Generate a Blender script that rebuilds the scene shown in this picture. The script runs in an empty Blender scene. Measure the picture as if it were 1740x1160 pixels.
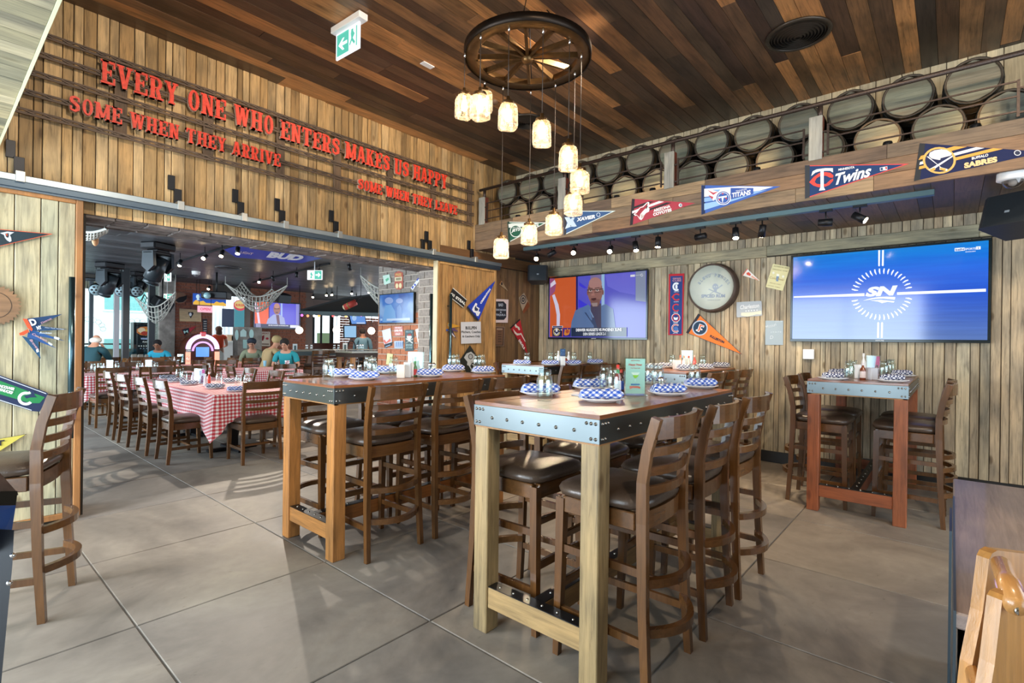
EXPOSURE = 0.0; SKY = 4.0
L_LEFT, L_BACK, L_FARL, L_FARB, L_FARS, L_SPOT, L_JAR, L_TRK, L_LOW = 170, 25, 560, 60, 90, 1.5, 8, 70, 105
import bpy, math, random
from mathutils import Vector, Matrix, Euler, noise
S = bpy.context.scene; COL = S.collection; PI = math.pi
rnd = random.Random(7)
# ------------------------------------------------------------------ camera
CAMH = 1.36; FPX = 867.9
yaw, pit, rol = math.radians(40.77), math.radians(-.056), math.radians(.705)
Fw = Vector((math.cos(yaw)*math.cos(pit), math.sin(yaw)*math.cos(pit), math.sin(pit)))
_r = Vector((math.sin(yaw), -math.cos(yaw), 0)); _u = _r.cross(Fw)
Rt = _r*math.cos(rol)+_u*math.sin(rol); Up = _u*math.cos(rol)-_r*math.sin(rol)
CP = Vector((0, 0, CAMH))
cam = bpy.data.cameras.new('camera'); co = bpy.data.objects.new('camera', cam); COL.objects.link(co)
m = Matrix((Rt, Up, -Fw)).transposed().to_4x4(); m.translation = CP; co.matrix_world = m
cam.sensor_width = 36; cam.lens = FPX/1740*36; cam.clip_start = .02; cam.clip_end = 200
S.camera = co
S.view_settings.view_transform = 'Standard'; S.view_settings.look = 'None'
S.view_settings.gamma = 1; S.view_settings.use_curve_mapping = False
S.view_settings.exposure = EXPOSURE
# ------------------------------------------------------------------ world and lights
w = bpy.data.worlds.new('world'); S.world = w; w.use_nodes = True
bg = w.node_tree.nodes['Background']; bg.inputs[0].default_value = (.80, .9, 1, 1); bg.inputs[1].default_value = SKY
def lamp(kind, name, loc, energy, color=(1, 1, 1), size=.1, size_y=None, direction=None, spot=None, blend=.3):
    l = bpy.data.lights.new(name, kind); l.energy = energy; l.color = color
    if kind == 'AREA':
        l.shape = 'RECTANGLE'; l.size = size; l.size_y = size_y or size
    elif kind != 'SUN': l.shadow_soft_size = size
    if kind == 'SPOT': l.spot_size = math.radians(spot); l.spot_blend = blend
    o = bpy.data.objects.new(name, l); COL.objects.link(o); o.location = loc
    if direction: o.rotation_euler = Vector(direction).to_track_quat('-Z', 'Y').to_euler()
    return o
DAY = (.74, .9, 1); WARM = (1, .72, .44); TUNG = (1, .82, .62)
lamp('AREA', 'daylight_left_window', (-1.84, 2.7, 1.3), L_LEFT, DAY, 4.4, 2.5, (1, .0, .0))
lamp('AREA', 'daylight_low_sun_window', (-1.8, 4.3, 1.55), L_LOW, (.95, .96, 1), .5, .9, (1, -.5, -.06))
lamp('AREA', 'added_back_fill', (2.2, -3.25, 1.6), L_BACK, DAY, 5.0, 2.4, (.05, 1, .05))  # added weak fill behind the camera, no window known there
lamp('AREA', 'daylight_far_room_left', (-1.9, 10.5, 1.5), L_FARL, DAY, 7.5, 2.4, (1, 0, -.05))
lamp('SPOT', 'spot_far_room', (3.4, 7.9, 2.72), 420, (1, .88, .74), .03, None, (-.45, -.95, -.86), 100, .5)
lamp('SPOT', 'spot_far_room', (8.2, 12.5, 2.7), 160, (1, .8, .6), .05, None, (.1, .2, -1), 130, .6)
lamp('SPOT', 'spot_far_room', (5.6, 9.0, 2.72), 160, (1, .86, .7), .05, None, (-.2, .1, -1), 130, .6)
lamp('SPOT', 'spot_far_room', (3.2, 12.0, 2.72), 160, (1, .86, .7), .05, None, (0, .1, -1), 130, .6)
lamp('SPOT', 'ceiling_spot', (1.15, -.35, 3.7), 150, (1, .78, .52), .05, None, (.12, -.02, -1), 42, .6)
# warm ceiling spots of the tall room (out of frame, above and behind the camera)
for (sx, sy, e, d) in ((1.0, 1.6, 150, (.3, 1, -.55)), (3.4, 1.8, 150, (-.05, 1, -.5)), (.6, -.8, 160, (1, .6, -.5)), (2.6, -1.2, 110, (.9, .6, -.35))):
    lamp('SPOT', 'ceiling_spot', (sx, sy, 3.72), e*L_SPOT, TUNG, .06, None, d, 95, .7)
# ------------------------------------------------------------------ projecting photo directions onto real planes
def ray(px, py): return Fw+Rt*((px-870)/FPX)-Up*((py-580)/FPX)
def at(px, py, ax, v):
    d = ray(px, py); return CP+d*((v-CP[ax])/d[ax])
def atd(px, py, d): return CP+ray(px, py)*d
# ------------------------------------------------------------------ mesh builder
class M:
    def __init__(s): s.v = []; s.f = []; s.uv = None; s.sm = []
    def add(s, vs, fs, smooth=False):
        n = len(s.v); s.v += [tuple(p) for p in vs]; s.f += [tuple(i+n for i in f) for f in fs]; s.sm += [smooth]*len(fs); return s
    def box(s, c, d, ch=0, rot=None):
        x, y, z = d[0]/2, d[1]/2, d[2]/2; c = Vector(c)
        if ch:
            vs = []
            ch = min(ch, x*.9, y*.9, z*.9)
            for (sx, sy, sz) in [(a, b, e) for a in (-1, 1) for b in (-1, 1) for e in (-1, 1)]:
                vs += [(sx*(x-ch), sy*(y-ch), sz*z), (sx*(x-ch), sy*y, sz*(z-ch)), (sx*x, sy*(y-ch), sz*(z-ch))]
            I = {}
            k = 0
            for a in (-1, 1):
                for b in (-1, 1):
                    for e in (-1, 1): I[(a, b, e)] = k; k += 3
            fs = []
            q = lambda a, b, e, t: I[(a, b, e)]+t
            for e in (-1, 1): fs.append([q(-1, -1, e, 0), q(1, -1, e, 0), q(1, 1, e, 0), q(-1, 1, e, 0)][::e])
            for b in (-1, 1): fs.append([q(-1, b, -1, 1), q(1, b, -1, 1), q(1, b, 1, 1), q(-1, b, 1, 1)][::-b])
            for a in (-1, 1): fs.append([q(a, -1, -1, 2), q(a, 1, -1, 2), q(a, 1, 1, 2), q(a, -1, 1, 2)][::a])
            for a in (-1, 1):
                for b in (-1, 1): fs.append([q(a, b, -1, 1), q(a, b, -1, 2), q(a, b, 1, 2), q(a, b, 1, 1)][::-a*b])
                for e in (-1, 1): fs.append([q(a, -1, e, 0), q(a, -1, e, 2), q(a, 1, e, 2), q(a, 1, e, 0)][::a*e])
            for b in (-1, 1):
                for e in (-1, 1): fs.append([q(-1, b, e, 0), q(-1, b, e, 1), q(1, b, e, 1), q(1, b, e, 0)][::-b*e])
            for a in (-1, 1):
                for b in (-1, 1):
                    for e in (-1, 1): fs.append([q(a, b, e, 0), q(a, b, e, 2), q(a, b, e, 1)][::a*b*e])
        else:
            vs = [(a*x, b*y, e*z) for a in (-1, 1) for b in (-1, 1) for e in (-1, 1)]
            fs = [(0, 1, 3, 2), (4, 6, 7, 5), (0, 4, 5, 1), (2, 3, 7, 6), (0, 2, 6, 4), (1, 5, 7, 3)]
        R = rot.to_matrix() if rot is not None else None
        vs = [c+(R @ Vector(p) if R else Vector(p)) for p in vs]
        return s.add(vs, fs)
    def bx(s, x0, x1, y0, y1, z0, z1, ch=0):
        return s.box(((x0+x1)/2, (y0+y1)/2, (z0+z1)/2), (abs(x1-x0), abs(y1-y0), abs(z1-z0)), ch)
    def frames(s, path, up=Vector((0, 0, 1))):
        P = [Vector(p) for p in path]; out = []
        for i, p in enumerate(P):
            t = (P[min(i+1, len(P)-1)]-P[max(i-1, 0)]).normalized()
            a = up.cross(t)
            if a.length < 1e-3: a = Vector((1, 0, 0)).cross(t)
            if a.length < 1e-3: a = Vector((0, 1, 0)).cross(t)
            a.normalize(); out.append((p, a, t.cross(a)))
        return out
    def tube(s, path, r, n=8, closed=False, cap=True, up=Vector((0, 0, 1))):
        fr = s.frames(path, up); k = len(fr); rr = r if isinstance(r, (list, tuple)) else [r]*k
        vs = [p+(a*math.cos(2*PI*j/n)+b*math.sin(2*PI*j/n))*rr[i] for i, (p, a, b) in enumerate(fr) for j in range(n)]
        fs = [(i*n+j, i*n+(j+1) % n, ((i+1) % k)*n+(j+1) % n, ((i+1) % k)*n+j) for i in range(k if closed else k-1) for j in range(n)]
        if cap and not closed: fs += [tuple(range(n))[::-1], tuple((k-1)*n+j for j in range(n))]
        return s.add(vs, fs, True)
    def strip(s, path, w, h, up=Vector((0, 0, 1)), closed=False):
        """rectangular section sweep: w across (sideways), h along up"""
        fr = s.frames(path, up); k = len(fr); vs = []
        for i, (p, a, b) in enumerate(fr):
            ww = w[i] if isinstance(w, (list, tuple)) else w; hh = h[i] if isinstance(h, (list, tuple)) else h
            vs += [p-a*ww/2-b*hh/2, p+a*ww/2-b*hh/2, p+a*ww/2+b*hh/2, p-a*ww/2+b*hh/2]
        fs = [(i*4+j, i*4+(j+1) % 4, ((i+1) % k)*4+(j+1) % 4, ((i+1) % k)*4+j) for i in range(k if closed else k-1) for j in range(4)]
        if not closed: fs += [(3, 2, 1, 0), tuple((k-1)*4+j for j in range(4))]
        return s.add(vs, fs)
    def cyl(s, a, b, r, r2=None, n=12, cap=True):
        return s.tube([a, b], [r, r if r2 is None else r2], n, cap=cap)
    def lathe(s, c, prof, n=16, ax=2, smooth=True, sq=0, cap=False):
        """prof = [(radius, height)]; ax = axis; sq>0 makes the section squarish"""
        c = Vector(c); vs = []
        for (r, h) in prof:
            for j in range(n):
                t = 2*PI*j/n; cx, cy = math.cos(t), math.sin(t)
                if sq:
                    e = 1/(abs(cx)**(2+sq)+abs(cy)**(2+sq))**(1/(2+sq)); cx *= e; cy *= e
                if ax == 2: q = Vector((r*cx, r*cy, h))
                elif ax == 0: q = Vector((h, r*cx, r*cy))
                else: q = Vector((r*cy, h, r*cx))
                vs.append(c+q)
        k = len(prof)
        fs = [(i*n+j, i*n+(j+1) % n, (i+1)*n+(j+1) % n, (i+1)*n+j) for i in range(k-1) for j in range(n)]
        if cap: fs += [tuple(range(n))[::-1], tuple((k-1)*n+j for j in range(n))]
        return s.add(vs, fs, smooth)
    def prism(s, pts, d):
        """polygon pts extruded by vector d"""
        n = len(pts); d = Vector(d); P = [Vector(p) for p in pts]
        return s.add(P+[p+d for p in P], [tuple(range(n)), tuple(range(2*n-1, n-1, -1))]+[(i, n+i, n+(i+1) % n, (i+1) % n) for i in range(n)])
    def ball(s, c, r, n=10, m=6, scale=(1, 1, 1)):
        pr = [(max(1e-7, r*math.sin(PI*i/m)), -r*math.cos(PI*i/m)) for i in range(m+1)]
        a = len(s.v); s.lathe((0, 0, 0), pr, n); c = Vector(c)
        for i in range(a, len(s.v)): p = s.v[i]; s.v[i] = (c.x+p[0]*scale[0], c.y+p[1]*scale[1], c.z+p[2]*scale[2])
        return s
OFF = {}
def mesh(mb, off=Vector((0, 0, 0))):
    me = bpy.data.meshes.new('m'); me.from_pydata([(p[0]-off[0], p[1]-off[1], p[2]-off[2]) for p in mb.v], [], mb.f)
    me.polygons.foreach_set('use_smooth', mb.sm)
    if mb.uv:
        l = me.uv_layers.new(name='UVMap'); idx = [0]*len(me.loops); me.loops.foreach_get('vertex_index', idx)
        l.data.foreach_set('uv', [c for i in idx for c in mb.uv[i]])
    return me
def ob(name, mb, mat, parent=None, label=None, cat=None, group=None, kind=None, origin=None):
    if parent is not None: off = OFF.get(parent.name, Vector((0, 0, 0)))
    elif origin is not None: off = Vector(origin)
    elif isinstance(mb, M) and mb.v:
        xs = list(zip(*mb.v)); off = Vector(((min(xs[0])+max(xs[0]))/2, (min(xs[1])+max(xs[1]))/2, min(xs[2])))
    else: off = Vector((0, 0, 0))
    me = mesh(mb, off) if isinstance(mb, M) else mb
    o = bpy.data.objects.new(name, me)
    if mat is not None and not (not isinstance(mb, M) and len(me.materials)): me.materials.append(mat)
    COL.objects.link(o)
    if parent is not None: o.parent = parent
    else: o.location = off
    OFF[o.name] = off
    return tag(o, label, cat, group, kind)
def tag(o, label=None, cat=None, group=None, kind=None):
    if label: o['label'] = label
    if cat: o['category'] = cat
    if group: o['group'] = group
    if kind: o['kind'] = kind
    return o
def thing(name, label, cat, loc=(0, 0, 0), group=None, kind=None):
    o = bpy.data.objects.new(name, None); COL.objects.link(o); o.location = loc; o.empty_display_size = .1
    OFF[o.name] = Vector(loc); return tag(o, label, cat, group, kind)
def dup(o, loc, rz=0, label=None, group=None, parent=None):
    c = o.copy(); COL.objects.link(c)
    if parent is None: c.location = loc; c.rotation_euler = (0, 0, rz)
    else: c.parent = parent
    if label: c['label'] = label
    if group: c['group'] = group
    for ch in o.children: dup(ch, None, parent=c)
    return c
# ------------------------------------------------------------------ materials
MC = {}
def nt(name):
    mt = bpy.data.materials.new(name); mt.use_nodes = True; t = mt.node_tree; return mt, t, t.nodes['Principled BSDF']
def N(t, typ, **kw):
    n = t.nodes.new(typ)
    for k, v in kw.items():
        if k.startswith('i'): n.inputs[int(k[1:])].default_value = v
        else: setattr(n, k, v)
    return n
def L(t, a, ia, b, ib): t.links.new(a.outputs[ia], b.inputs[ib])
def ramp(t, stops):
    n = t.nodes.new('ShaderNodeValToRGB'); e = n.color_ramp.elements
    while len(e) > 1: e.remove(e[-1])
    e[0].position = stops[0][0]; e[0].color = (*stops[0][1], 1)
    for p, c in stops[1:]: x = e.new(p); x.color = (*c, 1)
    return n
def plain(name, col, rough=.5, metal=0, emit=0, bump=0, nscale=60, var=0, coat=0, alpha=None):
    if name in MC: return MC[name]
    mt, t, b = nt(name)
    b.inputs['Base Color'].default_value = (*col, 1); b.inputs['Roughness'].default_value = rough; b.inputs['Metallic'].default_value = metal
    if coat: b.inputs['Coat Weight'].default_value = coat; b.inputs['Coat Roughness'].default_value = .08
    if emit: b.inputs['Emission Color'].default_value = (*col, 1); b.inputs['Emission Strength'].default_value = emit
    if bump or var:
        tc = N(t, 'ShaderNodeTexCoord'); n = N(t, 'ShaderNodeTexNoise'); n.inputs['Scale'].default_value = nscale; n.inputs['Detail'].default_value = 4
        L(t, tc, 'Object', n, 'Vector')
        if bump:
            bp = N(t, 'ShaderNodeBump'); bp.inputs['Strength'].default_value = bump; bp.inputs['Distance'].default_value = .004
            L(t, n, 'Fac', bp, 'Height'); L(t, bp, 'Normal', b, 'Normal')
        if var:
            r = ramp(t, [(.3, tuple(c*(1-var) for c in col)), (.7, tuple(min(1, c*(1+var)) for c in col))]); L(t, n, 'Fac', r, 'Fac'); L(t, r, 'Color', b, 'Base Color')
    MC[name] = mt; return mt
def wood(name, tones, axis=0, rough=.55, grain=1.0, knots=.5, bump=.25, scale=1.0, coat=0, dark=.45, patch=0):
    """planks: every object picks its own tone through Object Info > Random; grain runs along axis"""
    if name in MC: return MC[name]
    mt, t, b = nt(name); b.inputs['Roughness'].default_value = rough
    if coat: b.inputs['Coat Weight'].default_value = coat; b.inputs['Coat Roughness'].default_value = .06
    tc = N(t, 'ShaderNodeTexCoord'); oi = N(t, 'ShaderNodeObjectInfo')
    ad = N(t, 'ShaderNodeVectorMath', operation='SCALE'); cb = N(t, 'ShaderNodeCombineXYZ')
    for i in range(3): L(t, oi, 'Random', cb, i)
    L(t, cb, 0, ad, 0); ad.inputs['Scale'].default_value = 37
    a2 = N(t, 'ShaderNodeVectorMath', operation='ADD'); L(t, tc, 'Object', a2, 0); L(t, ad, 0, a2, 1)
    mp = N(t, 'ShaderNodeMapping'); L(t, a2, 0, mp, 'Vector')
    sc = [22*scale]*3; sc[axis] = 1.3*scale; mp.inputs['Scale'].default_value = sc
    n1 = N(t, 'ShaderNodeTexNoise'); n1.inputs['Scale'].default_value = 2.6; n1.inputs['Detail'].default_value = 7; n1.inputs['Roughness'].default_value = .68; n1.inputs['Distortion'].default_value = .6
    L(t, mp, 0, n1, 'Vector')
    mp2 = N(t, 'ShaderNodeMapping'); L(t, a2, 0, mp2, 'Vector'); s2 = [5*scale]*3; s2[axis] = 1.6*scale; mp2.inputs['Scale'].default_value = s2
    n2 = N(t, 'ShaderNodeTexNoise'); n2.inputs['Scale'].default_value = 1.6; n2.inputs['Detail'].default_value = 3; L(t, mp2, 0, n2, 'Vector')
    k = len(tones)
    tr = ramp(t, [(i/max(1, k-1)*.999, c) for i, c in enumerate(tones)]) if k > 1 else None
    if tr:
        tr.color_ramp.interpolation = 'LINEAR'; L(t, oi, 'Random', tr, 'Fac'); base = (tr, 'Color')
    else:
        rg = N(t, 'ShaderNodeRGB'); rg.outputs[0].default_value = (*tones[0], 1); base = (rg, 0)
    r1 = ramp(t, [(.30, (1-dark*grain,)*3), (.48, (.9, .9, .9)), (.62, (1.0+.12*grain,)*3)]); L(t, n1, 'Fac', r1, 'Fac')
    r2 = ramp(t, [(.3, (.72-patch, .74-patch*.95, .78-patch*.9)), (.5, (.97, .97, .97)), (.7, (1.18+patch*.3, 1.14+patch*.3, 1.08+patch*.3))]); L(t, n2, 'Fac', r2, 'Fac')
    mx = N(t, 'ShaderNodeMixRGB', blend_type='MULTIPLY'); mx.inputs[0].default_value = 1; L(t, base[0], base[1], mx, 1); L(t, r1, 'Color', mx, 2)
    mx2 = N(t, 'ShaderNodeMixRGB', blend_type='MULTIPLY'); mx2.inputs[0].default_value = .9; L(t, mx, 0, mx2, 1); L(t, r2, 'Color', mx2, 2)
    out = mx2
    if knots:
        mp3 = N(t, 'ShaderNodeMapping'); L(t, a2, 0, mp3, 'Vector'); s3 = [9*scale]*3; s3[axis] = 4*scale; mp3.inputs['Scale'].default_value = s3
        vo = N(t, 'ShaderNodeTexVoronoi'); vo.inputs['Scale'].default_value = .8; L(t, mp3, 0, vo, 'Vector')
        rk = ramp(t, [(.0, (.25, .18, .13)), (.09, (.45, .38, .3)), (.16, (1, 1, 1))]); L(t, vo, 'Distance', rk, 'Fac')
        mx3 = N(t, 'ShaderNodeMixRGB', blend_type='MULTIPLY'); mx3.inputs[0].default_value = knots; L(t, out, 0, mx3, 1); L(t, rk, 'Color', mx3, 2); out = mx3
    L(t, out, 0, b, 'Base Color')
    bp = N(t, 'ShaderNodeBump'); bp.inputs['Strength'].default_value = bump; bp.inputs['Distance'].default_value = .004; L(t, n1, 'Fac', bp, 'Height'); L(t, bp, 'Normal', b, 'Normal')
    MC[name] = mt; return mt
def gingham(name, c, k=20, uv=True, rough=.8, base=(.88, .88, .9)):
    if name in MC: return MC[name]
    mt, t, b = nt(name); b.inputs['Roughness'].default_value = rough
    tc = N(t, 'ShaderNodeTexCoord'); sx = N(t, 'ShaderNodeSeparateXYZ'); L(t, tc, 'UV' if uv else 'Object', sx, 0)
    s = []
    for i in (0, 1):
        mu = N(t, 'ShaderNodeMath', operation='MULTIPLY'); mu.inputs[1].default_value = k; L(t, sx, i, mu, 0)
        fr = N(t, 'ShaderNodeMath', operation='FRACT'); L(t, mu, 0, fr, 0)
        gt = N(t, 'ShaderNodeMath', operation='GREATER_THAN'); gt.inputs[1].default_value = .5; L(t, fr, 0, gt, 0); s.append(gt)
    ad = N(t, 'ShaderNodeMath', operation='ADD'); L(t, s[0], 0, ad, 0); L(t, s[1], 0, ad, 1)
    hf = N(t, 'ShaderNodeMath', operation='MULTIPLY'); hf.inputs[1].default_value = .5; L(t, ad, 0, hf, 0)
    mid = tuple(.72*x+.28*y for x, y in zip(c, base))
    r = ramp(t, [(0, base), (.25, mid), (.75, c)]); r.color_ramp.interpolation = 'CONSTANT'; L(t, hf, 0, r, 'Fac'); L(t, r, 'Color', b, 'Base Color')
    MC[name] = mt; return mt
def glass(name='clear_glass', col=(.95, 1, .99), rough=0.0):
    """thin clear glass: lets light straight through and reflects at the rim angles"""
    if name in MC: return MC[name]
    mt, t, b = nt(name); t.nodes.remove(b); out = t.nodes['Material Output']
    tr = N(t, 'ShaderNodeBsdfTransparent'); tr.inputs[0].default_value = (*col, 1)
    gl = N(t, 'ShaderNodeBsdfGlossy'); gl.inputs['Roughness'].default_value = .07+rough; gl.inputs[0].default_value = (1, 1, 1, 1)
    lw = N(t, 'ShaderNodeLayerWeight'); lw.inputs[0].default_value = .5; pw = N(t, 'ShaderNodeMath', operation='POWER'); pw.inputs[1].default_value = 3; L(t, lw, 'Facing', pw, 0)
    ml = N(t, 'ShaderNodeMath', operation='MULTIPLY_ADD'); ml.inputs[1].default_value = .55; ml.inputs[2].default_value = .09; L(t, pw, 0, ml, 0); mx = N(t, 'ShaderNodeMixShader')
    L(t, ml, 0, mx, 0); L(t, tr, 0, mx, 1); L(t, gl, 0, mx, 2); L(t, mx, 0, out, 'Surface')
    MC[name] = mt; return mt
def screen(name, col, e=1.0):
    """a lit display under glossy glass"""
    if name in MC: return MC[name]
    mt, t, b = nt(name); b.inputs['Base Color'].default_value = (.01, .01, .012, 1); b.inputs['Roughness'].default_value = .12
    b.inputs['Emission Color'].default_value = (*col, 1); b.inputs['Emission Strength'].default_value = e
    MC[name] = mt; return mt
def hx(h):
    c = [int(h[i:i+2], 16)/255 for i in (0, 2, 4)]; return tuple(x/12.92 if x < .04 else ((x+.055)/1.055)**2.4 for x in c)
def pa(h, rough=.6, **k): return plain('paint_'+h+('' if not k else '_'+'_'.join(f'{a}{v}' for a, v in k.items())), hx(h), rough, **k)
# ------------------------------------------------------------------ flat work on real planes
NRM = {0: Vector((-1, 0, 0)), 1: Vector((0, -1, 0))}
def slab(name, pts, ax, v, off, mat, parent=None, th=.0015, **kw):
    """polygon given by photo directions, laid on the plane axis=v, standing off the wall by `off` with thickness th"""
    P = [at(x, y, ax, v-off) for x, y in pts]
    return ob(name, M().prism(P, -NRM[ax]*th), mat, parent, **kw)
def circ(cx, cy, rx, ry=None, n=24, a0=0, a1=360):
    ry = rx if ry is None else ry
    return [(cx+rx*math.cos(math.radians(a0+(a1-a0)*i/n)), cy+ry*math.sin(math.radians(a0+(a1-a0)*i/n))) for i in range(n if a1-a0 == 360 else n+1)]
def arcband(cx, cy, rx, ry, t, a0, a1, n=18):
    o = circ(cx, cy, rx, ry, n, a0, a1); i = circ(cx, cy, rx-t, ry-t*ry/rx, n, a0, a1)
    return o+i[::-1]
def multi(name, polys, ax, v, off, mat, parent=None, th=.0012, **kw):
    mb = M()
    for pts in polys: mb.prism([at(x, y, ax, v-off) for x, y in pts], -NRM[ax]*th)
    return ob(name, mb, mat, parent, **kw)
_fc = {}
def textmesh(body, bold=0.0, shear=0.0, ext=.02, space=1.0, res=3):
    key = (body, bold, shear, ext, space)
    if key in _fc: return _fc[key]
    cu = bpy.data.curves.new('t', 'FONT'); cu.body = body; cu.size = 1; cu.offset = bold; cu.extrude = ext; cu.shear = shear; cu.resolution_u = res; cu.space_character = space
    o = bpy.data.objects.new('t', cu); COL.objects.link(o)
    me = bpy.data.meshes.new_from_object(o); COL.objects.unlink(o); bpy.data.objects.remove(o); bpy.data.curves.remove(cu)
    vs = [tuple(q.co) for q in me.vertices]; fs = [tuple(p.vertices) for p in me.polygons]; bpy.data.meshes.remove(me)
    x0 = min(q[0] for q in vs); x1 = max(q[0] for q in vs); y0 = min(q[1] for q in vs); y1 = max(q[1] for q in vs)
    _fc[key] = (vs, fs, x0, x1, y0, y1); return _fc[key]
def lettering(name, body, A, B, h, nrm, mat, parent, depth=.002, bold=.0, shear=0, upv=None, sep=None, **kw):
    """text from world point A to B (base line), letter height h metres, facing nrm"""
    vs, fs, x0, x1, y0, y1 = textmesh(body, bold, shear)
    ex = B-A; wd = ex.length; ex.normalize(); ey = nrm.cross(ex) if upv is None else upv
    mb = M(); mb.add([A+ex*((q[0]-x0)/(x1-x0)*wd)+ey*((q[1]-y0)/(y1-y0)*h)+nrm*(q[2]*depth/.04+depth/2) for q in vs], fs)
    return ob(name, mb, mat, parent, **kw)
def ptext(name, body, p0, p1, hpx, ax, v, off, mat, parent=None, **k):
    A = at(*p0, ax, v-off); B = at(*p1, ax, v-off)
    T = at(p0[0], p0[1]-hpx, ax, v-off)
    return lettering(name, body, A, B, (T-A).length*(k.pop('hs', 1)), NRM[ax], mat, parent, **k)
# ================================================================== materials used in many places
BRN = hx
m_wallA = wood('weathered_warm_board', [hx('96764a'), hx('c09c68'), hx('a98655'), hx('d2b180'), hx('84673f'), hx('c6a676'), hx('b58f5c')], 2, .7, 1, .75, dark=.6, patch=.2)
m_wallB = wood('weathered_grey_board', [hx('a09278'), hx('bcac90'), hx('8c806b'), hx('cabb9c'), hx('a99c84'), hx('b5a082'), hx('988e78')], 2, .75, .9, .8, dark=.6, patch=.2)
m_wallBh = wood('weathered_grey_beam', [hx('8f8b74'), hx('b5a888')], 1, .75, .9, .7, dark=.55, patch=.12)
m_beamA = wood('brown_beam', [hx('6d4a28'), hx('7d5a34')], 0, .7, .9, .5)
m_ceil = wood('reclaimed_ceiling_board', [hx('43312a'), hx('573e2c'), hx('352c27'), hx('b8804e'), hx('4e3e30'), hx('6a4c36'), hx('403832'), hx('be8652'), hx('543e2b'), hx('3b322d')], 0, .42, 1, .5, dark=.6, patch=.25)
m_soff = wood('soffit_board', [hx('55402f'), hx('7a5a42'), hx('40342c'), hx('8e6c50'), hx('5e4a3c'), hx('6a5040')], 0, .5, 1, .4)
m_pale = wood('window_lit_soffit_board', [hx('9a9278'), hx('c2b796'), hx('7d7c68'), hx('b3a783'), hx('8a8a74')], 0, .6, .9, .4, dark=.5, patch=.2)  # paler tones: nearby window light is put into the board colour
m_fas = wood('fascia_board', [hx('6b5a4a'), hx('a48a68'), hx('7b6753'), hx('8d6a4a'), hx('5f5348')], 1, .6, .9, .3, dark=.55, patch=.15)
m_doorL = wood('door_board_grey', [hx('b9b294'), hx('a2a68e'), hx('c8bd9a'), hx('aba385')], 2, .65, .9, .8, dark=.55, patch=.16)
m_doorR = wood('door_board_warm', [hx('a57b48'), hx('bb9058'), hx('96703f')], 2, .65, .9, .7, dark=.55, patch=.16)
m_frame = wood('door_frame_wood', [hx('a3703f')], 2, .5, .5, .1)
m_black = plain('black_metal', (.018, .019, .022), .42, .6)
m_dkmetal = plain('dark_steel', (.055, .06, .065), .3, .9, bump=.05, nscale=25)
m_alu = plain('zinc_rail', hx('9aa6ac'), .35, .75)
m_chrome = plain('chrome', (.75, .75, .76), .15, 1)
m_rust = plain('rusty_steel', hx('483c36'), .45, .6, bump=.2, nscale=90, var=.3)
m_white = plain('white_plastic', (.8, .8, .8), .4)
m_plaster = plain('backing', (.03, .025, .02), .9)
# ================================================================== floor
def floor_mat():
    mt, t, b = nt('concrete_tile'); b.inputs['Roughness'].default_value = .42; b.inputs['Specular IOR Level'].default_value = .35
    ge = N(t, 'ShaderNodeNewGeometry'); oi = N(t, 'ShaderNodeObjectInfo')
    n1 = N(t, 'ShaderNodeTexNoise'); n1.inputs['Scale'].default_value = 1.1; n1.inputs['Detail'].default_value = 9; n1.inputs['Roughness'].default_value = .62; n1.inputs['Distortion'].default_value = .8
    L(t, ge, 'Position', n1, 'Vector')
    r1 = ramp(t, [(.28, hx('5e5954')), (.5, hx('857e76')), (.72, hx('a49c90'))]); L(t, n1, 'Fac', r1, 'Fac')
    vr = ramp(t, [(0, (.86, .87, .9)), (1, (1.08, 1.05, 1.0))]); L(t, oi, 'Random', vr, 'Fac')
    mx = N(t, 'ShaderNodeMixRGB', blend_type='MULTIPLY'); mx.inputs[0].default_value = 1; L(t, r1, 'Color', mx, 1); L(t, vr, 'Color', mx, 2)
    # worn flakes and scuffs
    mp = N(t, 'ShaderNodeMapping'); mp.inputs['Scale'].default_value = (3, 9, 1); mp.inputs['Rotation'].default_value = (0, 0, .5); L(t, ge, 'Position', mp, 'Vector')
    n2 = N(t, 'ShaderNodeTexNoise'); n2.inputs['Scale'].default_value = 2.2; n2.inputs['Detail'].default_value = 10; n2.inputs['Roughness'].default_value = .75; L(t, mp, 0, n2, 'Vector')
    r2 = ramp(t, [(.0, (1, 1, 1)), (.625, (1, 1, 1)), (.66, (.55, .52, .5)), (1, (.4, .38, .36))]); L(t, n2, 'Fac', r2, 'Fac')
    m2 = N(t, 'ShaderNodeMixRGB', blend_type='MULTIPLY'); m2.inputs[0].default_value = .6; L(t, mx, 0, m2, 1); L(t, r2, 'Color', m2, 2)
    mw = N(t, 'ShaderNodeTexNoise'); mw.inputs['Scale'].default_value = 14; mw.inputs['Detail'].default_value = 6; L(t, ge, 'Position', mw, 'Vector')
    r3 = ramp(t, [(.35, (.95, .95, .95)), (.65, (1.05, 1.05, 1.05))]); L(t, mw, 'Fac', r3, 'Fac')
    m3 = N(t, 'ShaderNodeMixRGB', blend_type='MULTIPLY'); m3.inputs[0].default_value = 1; L(t, m2, 0, m3, 1); L(t, r3, 'Color', m3, 2)
    L(t, m3, 0, b, 'Base Color')
    rr = ramp(t, [(.3, (.42,)*3), (.7, (.66,)*3)]); L(t, n1, 'Fac', rr, 'Fac'); L(t, rr, 'Color', b, 'Roughness')
    bp = N(t, 'ShaderNodeBump'); bp.inputs['Strength'].default_value = .12; bp.inputs['Distance'].default_value = .004; L(t, n1, 'Fac', bp, 'Height'); L(t, bp, 'Normal', b, 'Normal')
    return mt
m_floor = floor_mat()
m_grout = plain('floor_joint', (.16, .15, .14), .9)
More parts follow.
